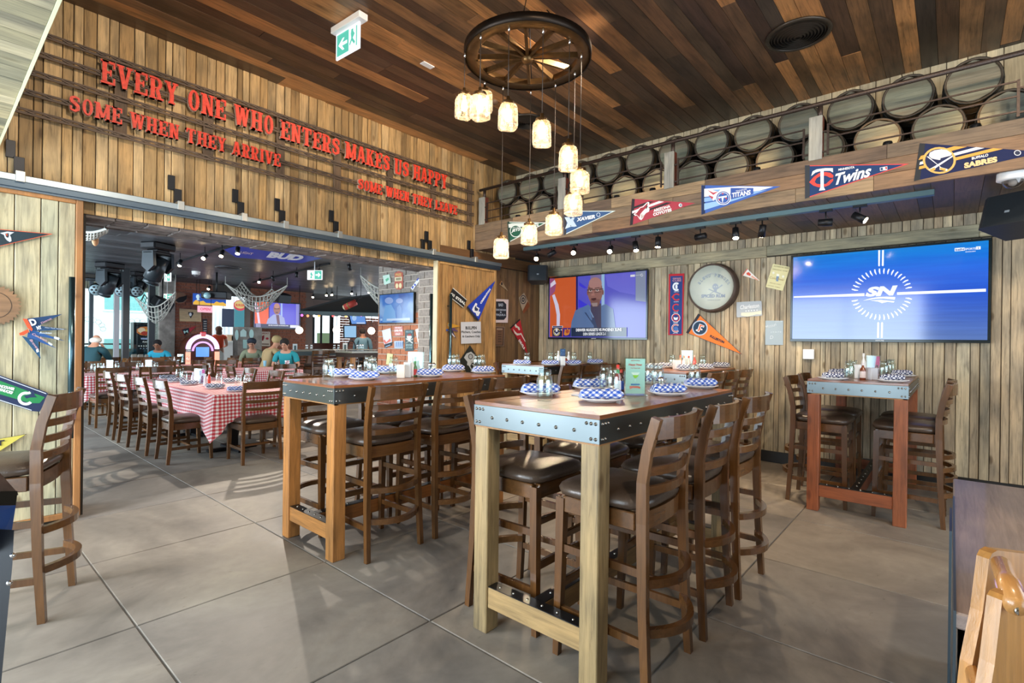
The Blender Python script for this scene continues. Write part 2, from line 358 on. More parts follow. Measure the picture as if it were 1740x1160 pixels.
fl = ob('floor', M().bx(-2.7, 13, -3.4, 19, -.12, -.006), m_grout, kind='structure', origin=(0, 0, 0))
PX, PY = .948, .985
tile = mesh(M().bx(-PX/2+.004, PX/2-.004, -PY/2+.004, PY/2-.004, -.012, 0, .003)); tile.materials.append(m_floor)
def tiles(i0, i1, j0, j1):
    for i in range(i0, i1):
        for j in range(j0, j1):
            o = bpy.data.objects.new('tile', tile); COL.objects.link(o); o.parent = fl; o.location = (.675+PX*(i+.5), 4.86+PY*(j+.5), 0)
tiles(-2, 7, -8, 0); tiles(0, 8, 0, 11)
far_tiles = M()
for i in range(-3, 13):
    for j in range(0, 14):
        if 0 <= i < 8 and j < 11: continue
        x, y = .675+PX*i, 4.86+PY*j
        far_tiles.bx(x+.004, x+PX-.004, y+.004, y+PY-.004, -.012, 0)
ob('outer_tiles', far_tiles, m_floor, fl, kind='stuff')
# ================================================================== board walls
YA, XB, XU, XF, ZC, ZM = 5.0, 6.44, 5.83, 4.966, 3.83, 2.61
def boards(parent, ax, v, a0, a1, z0, z1, mat, wmin=.075, wmax=.14, th=.022, prot=.007, face=-1, seed=1, gap=.005, ragged=0):
    """vertical boards, each its own object, on the plane axis=v; a is the running coordinate"""
    r = random.Random(seed); a = a0; k = 0
    while a < a1-.02:
        wd = r.uniform(wmin, wmax); b = min(a+wd, a1)
        if a1-b < wmin*.5: b = a1
        p = r.choice([0, 0, prot, prot*.5, -prot*.5]); mb = M()
        zz0 = z0-(r.uniform(0, ragged) if ragged else 0)
        f0, f1 = v+face*(th*.5+p), v-face*.001+(-face)*.0
        if ax == 1: mb.bx(a+gap/2, b-gap/2, min(f0, f1), max(f0, f1), zz0, z1, .003)
        else: mb.bx(min(f0, f1), max(f0, f1), a+gap/2, b-gap/2, zz0, z1, .003)
        c = Vector(((a+b)/2, v, z0)) if ax == 1 else Vector((v, (a+b)/2, z0))
        me = mesh(mb, c); me.materials.append(mat)
        o = bpy.data.objects.new('board', me); COL.objects.link(o); o.parent = parent; o.location = c-OFF[parent.name]
        a = b; k += 1
    return k
# wall with the opening (plane y = 5)
wl = ob('wall_left', M().bx(-2.7, .82, YA+.002, YA+.35, 0, ZC).bx(.82, 4.3, YA+.002, YA+.35, 2.30, ZC).bx(4.33, 6.7, YA+.012, YA+.35, 0, ZC), m_plaster, kind='structure', origin=(0, YA, 0))
boards(wl, 1, YA, .33, 4.3, 2.285, ZC, m_wallA, .045, .11, seed=3, prot=.009)
boards(wl, 1, YA, 4.3, 5.83, 2.45, ZC, m_wallA, .045, .11, seed=4, prot=.009)
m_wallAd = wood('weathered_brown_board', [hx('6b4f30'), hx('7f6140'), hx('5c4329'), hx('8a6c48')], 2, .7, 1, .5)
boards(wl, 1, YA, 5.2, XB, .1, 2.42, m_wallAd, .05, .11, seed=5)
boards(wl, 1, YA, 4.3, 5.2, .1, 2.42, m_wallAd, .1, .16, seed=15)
ob('beam', M().bx(4.35, XB, YA-.035, YA, 2.43, 2.58, .004), m_beamA, wl)
# stone veneer on the underside of the lintel, split in pieces
m_stone = plain('lintel_stone', hx('6f6560'), .85, bump=1, nscale=14, var=.35)
st = ob('trim_1', M().bx(.80, 4.32, YA+.01, YA+.40, 2.29, 2.31), m_stone, kind='structure')
r = random.Random(5); x = .8
while x < 4.28:
    wd = r.uniform(.12, .26); y = YA+.012
    while y < YA+.39:
        dp = r.uniform(.06, .13)
        ob('stone', M().bx(x, min(x+wd, 4.32)-.004, y, min(y+dp, YA+.40)-.004, 2.272-r.uniform(0, .012), 2.292, .006), m_stone, st); y += dp
    x += wd
# timber edge of the opening at the right
# right wall, lower (plane x = 6.44)
wr = ob('wall_right', M().bx(XB+.002, XB+.3, -3.4, YA+.3, 0, ZM+.02), m_plaster, kind='structure', origin=(XB, 0, 0))
boards(wr, 0, XB, -1.6, YA-.02, .12, 2.368, m_wallB, .045, .10, seed=11, prot=.008)
boards(wr, 0, XB, -1.6, YA-.02, 2.498, ZM, m_wallB, .045, .10, seed=12, prot=.005)
y = YA-.02
for y1 in (3.83, 1.64, -.18, -1.6):
    ob('beam', M().bx(XB-.042, XB, y1+.002, y, 2.367+(0 if y1 > 1 else .012), 2.498, .005), m_wallBh, wr); y = y1
bb = ob('baseboard_right', M().bx(XB-.025, XB, -1.6, YA-.02, 0, .13, .004), pa('1c1a18', .4), kind='structure')
ob('baseboard_left', M().bx(4.3, XB-.025, YA-.022, YA, 0, .1, .004), pa('1c1a18', .4), kind='structure')
# upper right wall behind the barrels
wu = ob('wall_upper', M().bx(XU+.002, XU+.15, -3.4, YA, ZM+.3, ZC), m_plaster, kind='structure', origin=(XU, 0, 0))
m_wallU = wood('pale_board', [hx('b5ab90'), hx('c9bfa2'), hx('a89e84')], 2, .7, .7, .4)
boards(wu, 0, XU, -1.4, YA-.02, 2.93, ZC, m_wallU, .08, .14, seed=21, prot=.003)
# ================================================================== ceiling
ce = ob('ceiling', M().bx(-2.7, 6.7, -3.4, YA+.2, ZC+.012, ZC+.1), m_plaster, kind='structure', origin=(0, 0, ZC))
def planks(parent, x0, x1, y0, y1, z, mat, wmin, wmax, lmin, lmax, seed, th=.016, top=False):
    r = random.Random(seed); y = y0
    while y < y1-.01:
        wd = r.uniform(wmin, wmax); yb = min(y+wd, y1); x = x0-r.uniform(0, lmin)
        if y1-yb < wmin*.4: yb = y1
        while x < x1:
            xb = min(x+r.uniform(lmin, lmax), x1+.0)
            if x1-xb < .2: xb = x1
            xa = max(x, x0)
            if xb > xa+.01:
                c = Vector(((xa+xb)/2, (y+yb)/2, z)); e = r.uniform(0, .003)
                me = mesh(M().bx(xa+.001, xb-.001, y+.001, yb-.001, z-e, z+th, .0015), c); me.materials.append(mat)
                o = bpy.data.objects.new('plank', me); COL.objects.link(o); o.parent = parent; o.location = c-OFF[parent.name]
            x = xb
        y = yb
planks(ce, .0, 6.0, 1.0, YA, ZC, m_ceil, .10, .15, 1.8, 4.0, 31)
planks(ce, 1.0, 6.0, -.9, 1.0, ZC, m_ceil, .11, .16, 2.0, 4.0, 32)
planks(ce, -2.6, 6.0, -3.4, -.9, ZC, m_ceil, .4, .5, 3, 4, 33)
# low soffit over the left side (its edge runs along y)
lo = ob('ceiling_left', M().bx(-2.7, .325, -3.4, YA, ZM+.016, ZM+.28), m_plaster, kind='structure', origin=(0, 0, ZM))
planks(lo, -1.6, .325, 1.6, YA-.04, ZM, m_pale, .12, .17, .9, 1.9, 41)
planks(lo, -2.6, .325, -3.4, 1.6, ZM, m_pale, .4, .5, 2, 3, 42)
ob('edge_strip', M().bx(.325, .337, -3.4, YA-.04, ZM-.004, ZM+.3), plain('edge_strip', hx('d4d8b6'), .5), lo)
# balcony along the right wall
bal = ob('mezzanine', M().bx(XF+.03, 6.6, -3.4, YA, ZM+.016, 2.92), m_plaster, kind='structure', origin=(XF, 0, ZM))
planks(bal, XF+.02, XB, -1.6, YA, ZM, m_soff, .1, .17, 1.6, 1.9, 51)
r = random.Random(9)
for (z0, z1) in ((2.595, 2.715), (2.717, 2.832), (2.834, 2.945)):
    y = YA-.004
    while y > -1.6:
        y2 = y-r.uniform(.55, 1.5)
        ob('fascia_board', M().bx(XF, XF+.03, max(y2, -1.6)+.001, y-.001, z0, z1, .002), m_fas, bal); y = y2
# enclosing walls that the photograph only implies
ob('wall_back', M().bx(-2.7, -.4, -3.5, -3.4, 0, ZC).bx(4.9, 6.7, -3.5, -3.4, 0, ZC).bx(-.4, 4.9, -3.5, -3.4, 2.9, ZC), pa('8a7456'), kind='structure')
ob('wall_front', M().bx(-2.0, -1.9, -3.5, .45, 0, ZC).bx(-2.0, -1.9, .45, 5.0, 2.62, ZC), pa('8a7456'), kind='structure')  # solid stretch shaped to hold window light off the lower right floor
wf = ob('window_1', M().bx(-1.98, -1.92, .45, 5.0, 2.56, 2.64).bx(-1.98, -1.92, .45, 5.0, 0, .05), m_black, kind='structure')
for y in (.48, 1.95, 3.4, 4.96): ob('mullion', M().bx(-1.98, -1.92, y-.03, y+.03, 0, 2.6), m_black, wf)
# ================================================================== far room shell
ZF = 2.82
m_fceil = wood('black_ceiling_board', [hx('44474c'), hx('34373c'), hx('54585e')], 0, .4, 1.0, .0, bump=1, dark=.6)
cf = ob('ceiling_far', M().bx(-2.7, 13, YA+.35, 19, ZF+.02, ZF+.1), m_plaster, kind='structure', origin=(0, 5.4, ZF))
planks(cf, .2, 11, YA+.35, 15.6, ZF, m_fceil, .2, .3, 4, 7, 61)
ob('wall_far_left', M().bx(-2.8, -2.7, 5.3, 6.6, 0, ZF).bx(-2.8, -2.7, 14.4, 19, 0, ZF).bx(-2.8, -2.7, 6.6, 14.4, 2.65, ZF), pa('6a5a48'), kind='structure')
m_brick = plain('red_brick', hx('84503c'), .85, bump=.6, nscale=30, var=.3)
m_brickg = plain('grey_brick', hx('857c74'), .85, bump=.6, nscale=30, var=.22)
m_mortar = plain('mortar', hx('b9ada0'), .95)
m_mortard = plain('mortar_dark', hx('70605a'), .95)
def brick_face(parent, ax, v, a0, a1, z0, z1, bw, bh, mat, seed, single=True, face=-1, th=.012):
    r = random.Random(seed); z = z0; row = 0; big = M()
    while z < z1-.01:
        a = a0-(bw/2 if row % 2 else 0); zt = min(z+bh, z1)
        while a < a1:
            b = a+bw; aa, ab = max(a, a0), min(b, a1)
            if ab-aa > .03:
                e = th+r.uniform(-.003, .003); f0, f1 = sorted((v, v+face*e)); mb = M() if single else big; g = .006
                if ax == 1: mb.bx(aa+g, ab-g, f0, f1, z+g, zt-g, .003 if single else 0)
                else: mb.bx(f0, f1, aa+g, ab-g, z+g, zt-g, .003 if single else 0)
                if single: ob('brick', mb, mat, parent)
            a = b
        z = zt; row += 1
    if not single: ob('bricks', big, mat, parent, kind='stuff')
# brick pillar beside the opening
pl = ob('wall_pillar', M().bx(4.312, 4.9, YA+.012, YA+.36, 0, 2.42).bx(4.45, 4.9, YA+.36, 6.46, 0, ZF), m_mortar, kind='structure', origin=(4.3, YA, 0))
brick_face(pl, 0, 4.312, YA+.012, YA+.36, 0, 2.29, .22, .098, m_brickg, 71)
brick_face(pl, 0, 4.45, YA+.36, 6.46, 1.75, ZF-.25, .22, .085, m_brickg, 72)
brick_face(pl, 0, 4.45, YA+.36, 6.46, .55, 1.75, .22, .085, plain('orange_brick', hx('a8694a'), .85, bump=.6, nscale=30, var=.25), 73)
brick_face(pl, 0, 4.45, YA+.36, 6.46, 0, .55, .22, .085, m_brick, 74, single=False)
# back wall of the far room: windows, brick column, passage, brick wall
YB = 15.5
def X_(px, py, Y): return at(px, py, 1, Y)
wb = ob('wall_far', M().bx(4.38, 5.28, YB, YB+.5, 0, ZF).bx(6.28, 7.98, YB, YB+.4, 0, ZF), m_mortard, kind='structure', origin=(6, YB, 0))
brick_face(wb, 1, YB, 4.38, 5.28, 0, ZF, .24, .085, m_brick, 75, single=False)
brick_face(wb, 1, YB, 6.28, 7.98, 0, ZF, .24, .085, m_brick, 76, single=False)
m_grys = plain('grey_stone', hx('8d8780'), .85, bump=.4, nscale=8, var=.25)
ob('wall_panel', M().bx(4.02, 4.37, YB-.05, YB+.3, 0, ZF), m_grys, kind='structure')
ob('wall_section', M().bx(5.8, 6.45, YB-.4, YB-.05, 0, 1.66), m_grys, kind='structure')
ob('header', M().bx(-2.7, 4.38, YB, YB+.3, 2.72, ZF+.05), pa('3a3631'), wb)
ob('header', M().bx(5.28, 6.3, YB, YB+.3, 2.55, ZF+.05), pa('3a3631'), wb)
# window frames
wn = ob('window_2', M().bx(1.6, 4.05, YB, YB+.08, 2.66, 2.74).bx(1.6, 4.05, YB, YB+.08, 0, .12).bx(1.6, 4.05, YB, YB+.06, .74, .79), plain('frame_grey', hx('4b5258'), .5), kind='structure')
for (px, wd, fc_) in ((155, .07, '3b4248'), (198, .10, 'a8a4a8')):
    x = X_(px, 560, YB).x; ob('mullion', M().bx(x-wd/2, x+wd/2, YB-.02, YB+.08, 0, 2.7), pa(fc_, .5), wn)
ob('pane', M().bx(1.6, 4.05, YB+.03, YB+.036, .1, 2.7), plain('x', (.9, .95, .95), 0) if False else glass('window_glass', (.93, .99, .98)), wn)
x = X_(212, 560, 13.6).x; ob('column', M().bx(x-.065, x+.065, 13.5, 13.6, 0, ZF, .01), pa('23282c', .4), kind='structure')
x = X_(256, 560, 15.1).x; ob('column', M().bx(x-.07, x+.07, 15.0, 15.1, 0, ZF, .01), pa('252b30', .4), kind='structure')
# right side wall of the far room beyond the pillar and the bar wall
wbr = ob('wall_far_right', M().bx(9.2, 12.2, 12.3, 12.6, 0, ZF), m_mortard, kind='structure', origin=(9.2, 12.3, 0))
# ================================================================== bar tables
TH = 1.075
m_top = wood('tabletop_wood', [hx('8c5028'), hx('9c6036'), hx('7c4a28')], 0, .34, .8, .15, coat=.4, bump=.1)
m_edge = wood('table_edge_wood', [hx('a97a4a')], 0, .5, .6, 0)
LEGM = {'olive': wood('table_leg_olive_lit', [hx('96805a'), hx('a38b62')], 2, .5, 1, .8, dark=.55, patch=.15), 'honey': wood('table_leg_honey_lit', [hx('a8713a'), hx('b57c42')], 2, .45, 1, .6, dark=.5, patch=.12), 'red': wood('table_leg_red_lit', [hx('8d4d2b'), hx('9a5833')], 2, .45, 1, .6, dark=.5, patch=.12)}  # tones mostly bake in the light at each table, partly timber
BARM = {'olive': wood('crossbar_olive_lit', [hx('a88a5c')], 1, .5, .9, .2), 'honey': wood('crossbar_honey_lit', [hx('ad7740')], 1, .45, .9, .2), 'red': wood('crossbar_red_lit', [hx('93502c')], 1, .45, .9, .2)}  # crossbars repeat the light baked into the leg tones
m_apron = plain('apron_steel', (.16, .19, .2), .28, .9, bump=.04, nscale=9)
m_stud = plain('stud_steel', (.32, .31, .29), .25, 1)
studm = mesh(M().lathe((0, 0, 0), [(.0075, 0), (.0065, .0035), (.0035, .0062), (0.0002, .0072)], 8)); studm.materials.append(m_stud)
def stud(parent, loc, nrm, s=1):
    o = bpy.data.objects.new('stud', studm); COL.objects.link(o); o.parent = parent
    o.location = Vector(loc)-OFF[parent.name]; o.rotation_euler = Vector(nrm).to_track_quat('Z', 'Y').to_euler(); o.scale = (s, s, s)
def bar_table(x0, y0, Lx, Wy, tone, label, near_studs=True, top=TH):
    x1, y1 = x0+Lx, y0+Wy; lm = LEGM[tone]; bm = BARM[tone]; zb = top-.112
    t = thing('bar_table', label, 'table', ((x0+x1)/2, (y0+y1)/2, 0), 'high bar tables')
    tp = ob('tabletop', M().bx(x0+.012, x1-.012, y0+.012, y1-.012, top-.02, top-.001), m_plaster, t)
    b = .085
    n = 4; wy = (Wy-2*b)/n
    for i in range(n): ob('plank', M().bx(x0+b+.0008, x1-b-.0008, y0+b+i*wy+.0008, y0+b+(i+1)*wy-.0008, top-.012, top, .0012), m_top, tp)
    me = wood('tabletop_border', [hx('80492a')], 1, .3, .7, .1, coat=.7, bump=.1)
    ob('border', M().prism([(x0, y0, top-.014), (x1, y0, top-.014), (x1-b, y0+b-.001, top-.014), (x0+b, y0+b-.001, top-.014)], (0, 0, .0145)), m_top, tp)
    ob('border', M().prism([(x1, y1, top-.014), (x0, y1, top-.014), (x0+b, y1-b+.001, top-.014), (x1-b, y1-b+.001, top-.014)], (0, 0, .0145)), m_top, tp)
    ob('border', M().prism([(x0, y1, top-.014), (x0, y0, top-.014), (x0+b-.001, y0+b, top-.014), (x0+b-.001, y1-b, top-.014)], (0, 0, .0145)), me, tp)
    ob('border', M().prism([(x1, y0, top-.014), (x1, y1, top-.014), (x1-b+.001, y1-b, top-.014), (x1-b+.001, y0+b, top-.014)], (0, 0, .0145)), me, tp)
    ob('frame', M().bx(x0+.002, x1-.002, y0+.002, y0+.03, zb-.008, top-.014).bx(x0+.002, x1-.002, y1-.03, y1-.002, zb-.008, top-.014).bx(x0+.002, x0+.03, y0+.002, y1-.002, zb-.008, top-.014).bx(x1-.03, x1-.002, y0+.002, y1-.002, zb-.008, top-.014), m_edge, t)
    ap = ob('apron', M().bx(x0-.003, x0+.002, y0-.003, y1+.003, zb, top-.016, .001).bx(x1-.002, x1+.003, y0-.003, y1+.003, zb, top-.016, .001).bx(x0-.003, x1+.003, y0-.003, y0+.002, zb, top-.016, .001).bx(x0-.003, x1+.003, y1-.002, y1+.003, zb, top-.016, .001), m_apron, t)
    zt, zl, zm = top-.034, zb+.018, (top+zb)/2-.012
    for (yy, sg) in ((y0, 1), (y1, -1)):
        for k in range(3): stud(ap, (x0-.003, yy+sg*(.016+k*.021), zt), (-1, 0, 0))
        for k in range(2): stud(ap, (x0-.003, yy+sg*(.016+k*.021), zl), (-1, 0, 0))
    for k in range(6): stud(ap, (x0-.003, y0+Wy*(.17+.132*k), zm), (-1, 0, 0), 1.1)
    if near_studs:
        for (xx, sg) in ((x0, 1), (x1, -1)):
            for k in range(3): stud(ap, (xx+sg*(.016+k*.021), y0-.003, zt), (0, -1, 0))
            for k in range(2): stud(ap, (xx+sg*(.016+k*.021), y0-.003, zl), (0, -1, 0))
        k = x0+.14
        while k < x1-.1: stud(ap, (k, y0-.003, zm), (0, -1, 0)); k += .098
    w = .088
    for (lx, ly) in ((x0, y0), (x0, y1-w), (x1-w, y0), (x1-w, y1-w)):
        ob('leg', M().bx(lx+.002, lx+w, ly+.002, ly+w-.002, 0, zb-.004, .004), lm, t)
    for lx in (x0+.012, x1-w+.012):
        cb = ob('crossbar', M().bx(lx, lx+.06, y0+w-.002, y1-w+.002, .12, .215, .003), bm, t)
        pt = ob('metal_strip', M().bx(lx+.001, lx+.059, y0+w, y1-w, .2155, .2195), m_dkmetal, cb)
    for k in range(6):
        stud(t, (x0+.042, y0+w+.05+(Wy-2*w-.1)*k/5, .2195), (0, 0, 1), .9)
    ob('long_crossbar', M().bx(x0+.072, x1-w+.012, (y0+y1)/2-.03, (y0+y1)/2+.03, .12, .215, .003), wood('long_bar_'+tone, [hx({'olive': '8a6a42', 'honey': '8d5a2c', 'red': '6e3a20'}[tone])], 0, .5, .8, .2), t)  # tone follows the light baked into the legs
    ob('metal_strip', M().bx(x0+.075, x1-w+.01, (y0+y1)/2-.029, (y0+y1)/2+.029, .2155, .2195), m_dkmetal, t)
    for k in range(9): stud(t, (x0+.16+(Lx-.4)*k/8, (y0+y1)/2, .2195), (0, 0, 1), .9)
    return t
T1 = bar_table(1.72, 1.03, 1.56, .68, 'olive', 'high bar table in front with pale blue steel apron end and olive lit timber legs')
T2 = bar_table(1.64, 2.83, 1.56, .66, 'honey', 'high bar table beside the wide opening, honey lit timber legs under a black steel apron')
T3 = bar_table(4.80, 3.64, 1.46, .66, 'olive', 'high bar table in the corner under the television showing a man')
T4 = bar_table(4.80, 1.93, 1.46, .66, 'olive', 'high bar table in the middle of the back row, behind the menu stand')
T5 = bar_table(4.80, .245, 1.46, .66, 'red', 'high bar table with reddish lit timber legs under the large blue television')
# ================================================================== stools and chairs
m_chair = wood('walnut_chair_wood', [hx('5c3b1d'), hx('6b4725'), hx('523419')], 2, .26, .7, 0, bump=.05, dark=.4, coat=.3)
m_slat = wood('walnut_slat_wood', [hx('58381c'), hx('684524')], 0, .26, .7, 0, bump=.05, dark=.4, coat=.3)
m_seat = plain('brown_leather', hx('493b31'), .3, bump=.25, nscale=120, var=.1)
def make_seat(kind):
    hi = kind == 'bar_stool'
    H, SZ = (1.075, .70) if hi else (.89, .43)
    t = thing(kind, '', 'stool' if hi else 'chair', (0, 0, 0))
    for sx in (-1, 1):
        z = [0, SZ*.45, SZ-.04, SZ+.12, (SZ+H)/2+.06, H]
        yy = [-.232, -.212, -.2, -.2, -.222, -.262]; xx = [.205, .198, .19, .192, .198, .205]
        path = [Vector((sx*a, b, c)) for a, b, c in zip(xx, yy, z)]
        fine = []
        for i in range(len(path)-1):
            for q in range(3): fine.append(path[i].lerp(path[i+1], q/3))
        fine.append(path[-1]); mb = M()
        wds = [.030+.012*min(1, max(0, 1-abs(p.z-SZ)/(SZ*1.0))) for p in fine]
        mb.strip(fine, .030, wds, up=Vector((0, 1, 0))); ob('back_leg', mb, m_chair, t)
        ob('front_leg', M().strip([(sx*.192, .195, 0), (sx*.188, .185, SZ*.5), (sx*.186, .18, SZ-.015)], [.028, .036, .04], [.028, .036, .04], up=Vector((0, 1, 0))), m_chair, t)
    def arc(z, y0, bulge, hw, n=8): return [Vector((-hw+2*hw*i/n, y0-bulge*(1-((i-n/2)/(n/2))**2), z)) for i in range(n+1)]
    fr = ob('seat_frame', M().bx(-.172, .172, .165, .195, SZ-.075, SZ-.005, .004).bx(-.2, -.172, -.17, .17, SZ-.075, SZ-.005, .004).bx(.172, .2, -.17, .17, SZ-.075, SZ-.005, .004).strip(arc(SZ-.04, -.175, .02, .19), .026, .07), m_slat, t)
    cu = M(); pr = [(.0002, .0), (.19, 0), (.212, .012), (.216, .028), (.205, .048), (.17, .062), (.1, .07), (.0002, .073)]
    cu.lathe((0, .005, SZ-.005), pr, 28, sq=3.2)
    cu.v = [(p[0]*(1+.22*(p[1])), p[1], p[2]) for p in cu.v]; ob('seat', cu, m_seat, t)
    hs = [H-.045-.078*k for k in range(1, 4)] if hi else [H-.04-.083*k for k in range(1, 5)]
    yb = lambda z: -.2-.062*max(0, (z-SZ-.1)/(H-SZ-.1))**1.3
    ob('top_rail', M().strip(arc(H-.042, yb(H-.04), .045, .19, 10), .020, .084), m_slat, t)
    for z in hs:
        if z < SZ+.09: continue
        ob('slat', M().strip(arc(z-.012, yb(z), .042, .188, 10), .016, .034), m_slat, t)
    if hi:
        for z, bl in ((.43, .085), (.24, .10)): ob('curved_stretcher', M().strip(arc(z, -.205, bl, .19, 12), .026, .034), m_slat, t)
        for sx in (-1, 1):
            for z in (.47, .20): ob('stretcher', M().strip([(sx*.188, .18, z), (sx*.198, -.2, z)], .018, .032), m_chair, t)
        ob('stretcher', M().bx(-.18, .18, .17, .19, .29, .33, .003), m_slat, t); ob('stretcher', M().bx(-.18, .18, .172, .19, .50, .53, .003), m_slat, t)
    else:
        for sx in (-1, 1): ob('stretcher', M().strip([(sx*.188, .18, .16), (sx*.198, -.2, .16)], .016, .03), m_chair, t)
        ob('stretcher', M().bx(-.18, .18, -.01, .01, .15, .175, .003), m_slat, t)
    return t
_used = {}
def seatat(kind, x, y, deg, label, group):
    if kind not in _used:
        o = _used[kind] = make_seat(kind); o.location = (x, y, 0); o.rotation_euler = (0, 0, math.radians(deg)); tag(o, label, None, group); return o
    return dup(_used[kind], (x, y, 0), math.radians(deg), label, group)
GS = 'bar stools with ladder backs'
ST = [ # x, y of seat centre, rotation (0 = faces +y), label
 (2.02, 1.10, 0, 'bar stool nearest the camera, its back towards us at the front bar table'),
 (2.555, 1.09, 2, 'middle of the three bar stools on the near side of the front bar table'),
 (3.07, 1.08, -1, 'farthest of the three bar stools on the near side of the front bar table'),
 (2.06, 1.64, 180, 'dark seated bar stool behind the front leg of the front table, facing us'),
 (2.60, 1.66, 181, 'middle bar stool on the far side of the front table, seat under the apron'),
 (3.12, 1.66, 179, 'last bar stool on the far side of the front table'),
 (1.99, 2.91, 0, 'bar stool with sunlit tan seat on the near side of the table by the opening'),
 (2.52, 2.91, 1, 'middle bar stool on the near side of the table by the opening'),
 (3.06, 2.90, 0, 'third bar stool at the table by the opening, next to the pale blue apron corner'),
 (2.00, 3.46, 180, 'bar stool with striped sunlight on its seat behind the honey table leg'),
 (2.56, 3.46, 180, 'middle bar stool on the far side of the table by the opening'),
 (3.08, 3.46, 180, 'last bar stool on the far side of the table by the opening'),
 (5.13, 3.72, 0, 'bar stool at the corner table, first one with its back to us'),
 (5.60, 3.72, 0, 'bar stool at the corner table, second one with its back to us'),
 (6.06, 3.72, 0, 'bar stool at the corner table, half hidden behind the menu stand'),
 (5.13, 4.28, 180, 'bar stool behind the corner table, left one'),
 (5.75, 4.28, 180, 'bar stool behind the corner table, right one'),
 (5.14, 2.01, 0, 'first bar stool at the middle back table, its back to us'),
 (5.60, 2.01, 0, 'second bar stool at the middle back table, its back to us'),
 (6.05, 2.01, 0, 'third bar stool at the middle back table, nearest the wall'),
 (5.2, 2.52, 180, 'bar stool on the far side of the middle back table, left one'),
 (5.85, 2.52, 180, 'bar stool on the far side of the middle back table, right one'),
 (5.19, .85, 180, 'bar stool on the left side of the reddish table, front one'),
 (5.77, .86, 180, 'bar stool on the left side of the reddish table, nearer the wall'),
 (5.18, .27, 0, 'bar stool on the right side of the reddish table, front one'),
 (5.76, .27, 0, 'bar stool on the right side of the reddish table, nearer the wall'),
]
for (x, y, d, lb) in ST: seatat('bar_stool', x, y, d, lb, GS)
seatat('bar_stool', .26, 3.53, 66, 'bar stool by the grey board sliding door with whitish lit back post', GS)
# ================================================================== tableware
m_glass = glass(); m_china = plain('white_china', (.82, .83, .84), .15, coat=.5)
m_nap = gingham('blue_gingham', hx('1550b8'), 40, base=(.86, .9, .97))
m_napn = gingham('navy_gingham', hx('14245c'), 40, base=(.86, .88, .93))
plate_m = mesh(M().lathe((0, 0, 0), [(.0002, .004), (.062, .004), (.064, 0), (.07, 0), (.078, .006), (.109, .017), (.110, .020), (.107, .021), (.075, .011), (.0002, .008)], 32)); plate_m.materials.append(m_china)
def napkin_mesh(mat, seed):
    r = random.Random(seed); mb = M(); n, k = 14, 12; uv = []
    for i in range(n+1):
        x = -.098+.196*i/n; w = .034*(1+.08*math.sin(i*1.3+seed)); h = .025*(1+.1*math.cos(i*1.9+seed))
        if i in (0, n): w *= .8; h *= .75
        for j in range(k):
            a = 2*PI*j/k; mb.v.append((x+.006*math.sin(a*2+i), w*math.cos(a)+.004*math.sin(i*.8), .026+h*math.sin(a)+.0015*math.sin(3*a+i)))
            s_ = j/k*.2; uv.append(((x+s_)*.707, (x-s_)*.707))
    for i in range(n):
        for j in range(k): mb.f.append((i*k+j, i*k+(j+1) % k, (i+1)*k+(j+1) % k, (i+1)*k+j)); mb.sm.append(True)
    for e in ([j for j in range(k)][::-1], [n*k+j for j in range(k)]): mb.f.append(tuple(e)); mb.sm.append(False)
    mb.uv = uv; me = mesh(mb); me.materials.append(mat); return me
nap_m = [napkin_mesh(m_nap, s) for s in range(3)]; napn_m = [napkin_mesh(m_napn, s+5) for s in range(2)]
jar_m = mesh(M().lathe((0, 0, 0), [(.0002, .002), (.030, .002), (.034, .008), (.0345, .085), (.031, .100), (.0255, .106), (.0255, .112), (.0285, .114), (.0285, .118), (.0262, .121), (.0262, .132), (.0242, .132), (.0242, .108), (.029, .098), (.032, .084), (.0315, .012), (.0002, .010)], 16)); jar_m.materials.append(m_glass)
shk_m = mesh(M().lathe((0, 0, 0), [(.0002, .002), (.019, .002), (.021, .01), (.020, .05), (.016, .062), (.0155, .064), (.0002, .064)], 12)); shk_m.materials.append(m_glass)
shkcap = mesh(M().lathe((0, 0, .062), [(.0175, 0), (.018, .012), (.012, .02), (.0002, .022)], 12)); shkcap.materials.append(m_chrome)
def put(px, py, z=TH): p = at(px, py, 2, z); return Vector((p.x, p.y, z))
def simple(name, me, loc, label, cat, group, rz=0, s=1):
    o = bpy.data.objects.new(name, me); COL.objects.link(o); o.location = loc; o.rotation_euler = (0, 0, rz); o.scale = (s, s, s); OFF[o.name] = Vector(loc); return tag(o, label, cat, group)
GP, GN, GJ = 'white dinner plates on the bar tables', 'rolled gingham napkins on plates', 'glass mason jars on the bar tables'
def plate(px, py, where, rz=0, navy=False, z=TH, k=0, sc=1):
    p = put(px, py, z); simple('plate', plate_m, p, f'white plate {where}', 'plate', GP, 0, sc)
    cl = 'navy' if navy else 'blue'
    simple('napkin', (napn_m if navy else nap_m)[k % (2 if navy else 3)], p+Vector((0, 0, .012)), f'{cl} gingham napkin {where}', 'napkin', GN, rz)
def jar(px, py, where, z=TH, sc=1.14): return simple('jar', jar_m, put(px, py, z), f'glass mason jar {where}', 'jar', GJ, rnd.uniform(0, 3), sc)
def shaker(px, py, where, z=TH, g='salt and pepper shakers'):
    o = simple('shaker', shk_m, put(px, py, z), f'small glass shaker {where}', 'shaker', g); c = bpy.data.objects.new('cap', shkcap); COL.objects.link(c); c.parent = o; return o
RZ = math.radians(-38)
plate(918, 671, 'at the near left corner of the front table', RZ+.15, k=0)
plate(1021, 682, 'at the near edge of the front table, before the jars', RZ-.1, k=1)
plate(1135, 671, 'right of the menu stand on the front table', RZ+.2, k=2)
plate(1190, 659, 'at the far right of the front table', RZ, k=0)
plate(1003, 661, 'behind the two jars on the front table', RZ+.1, k=1)
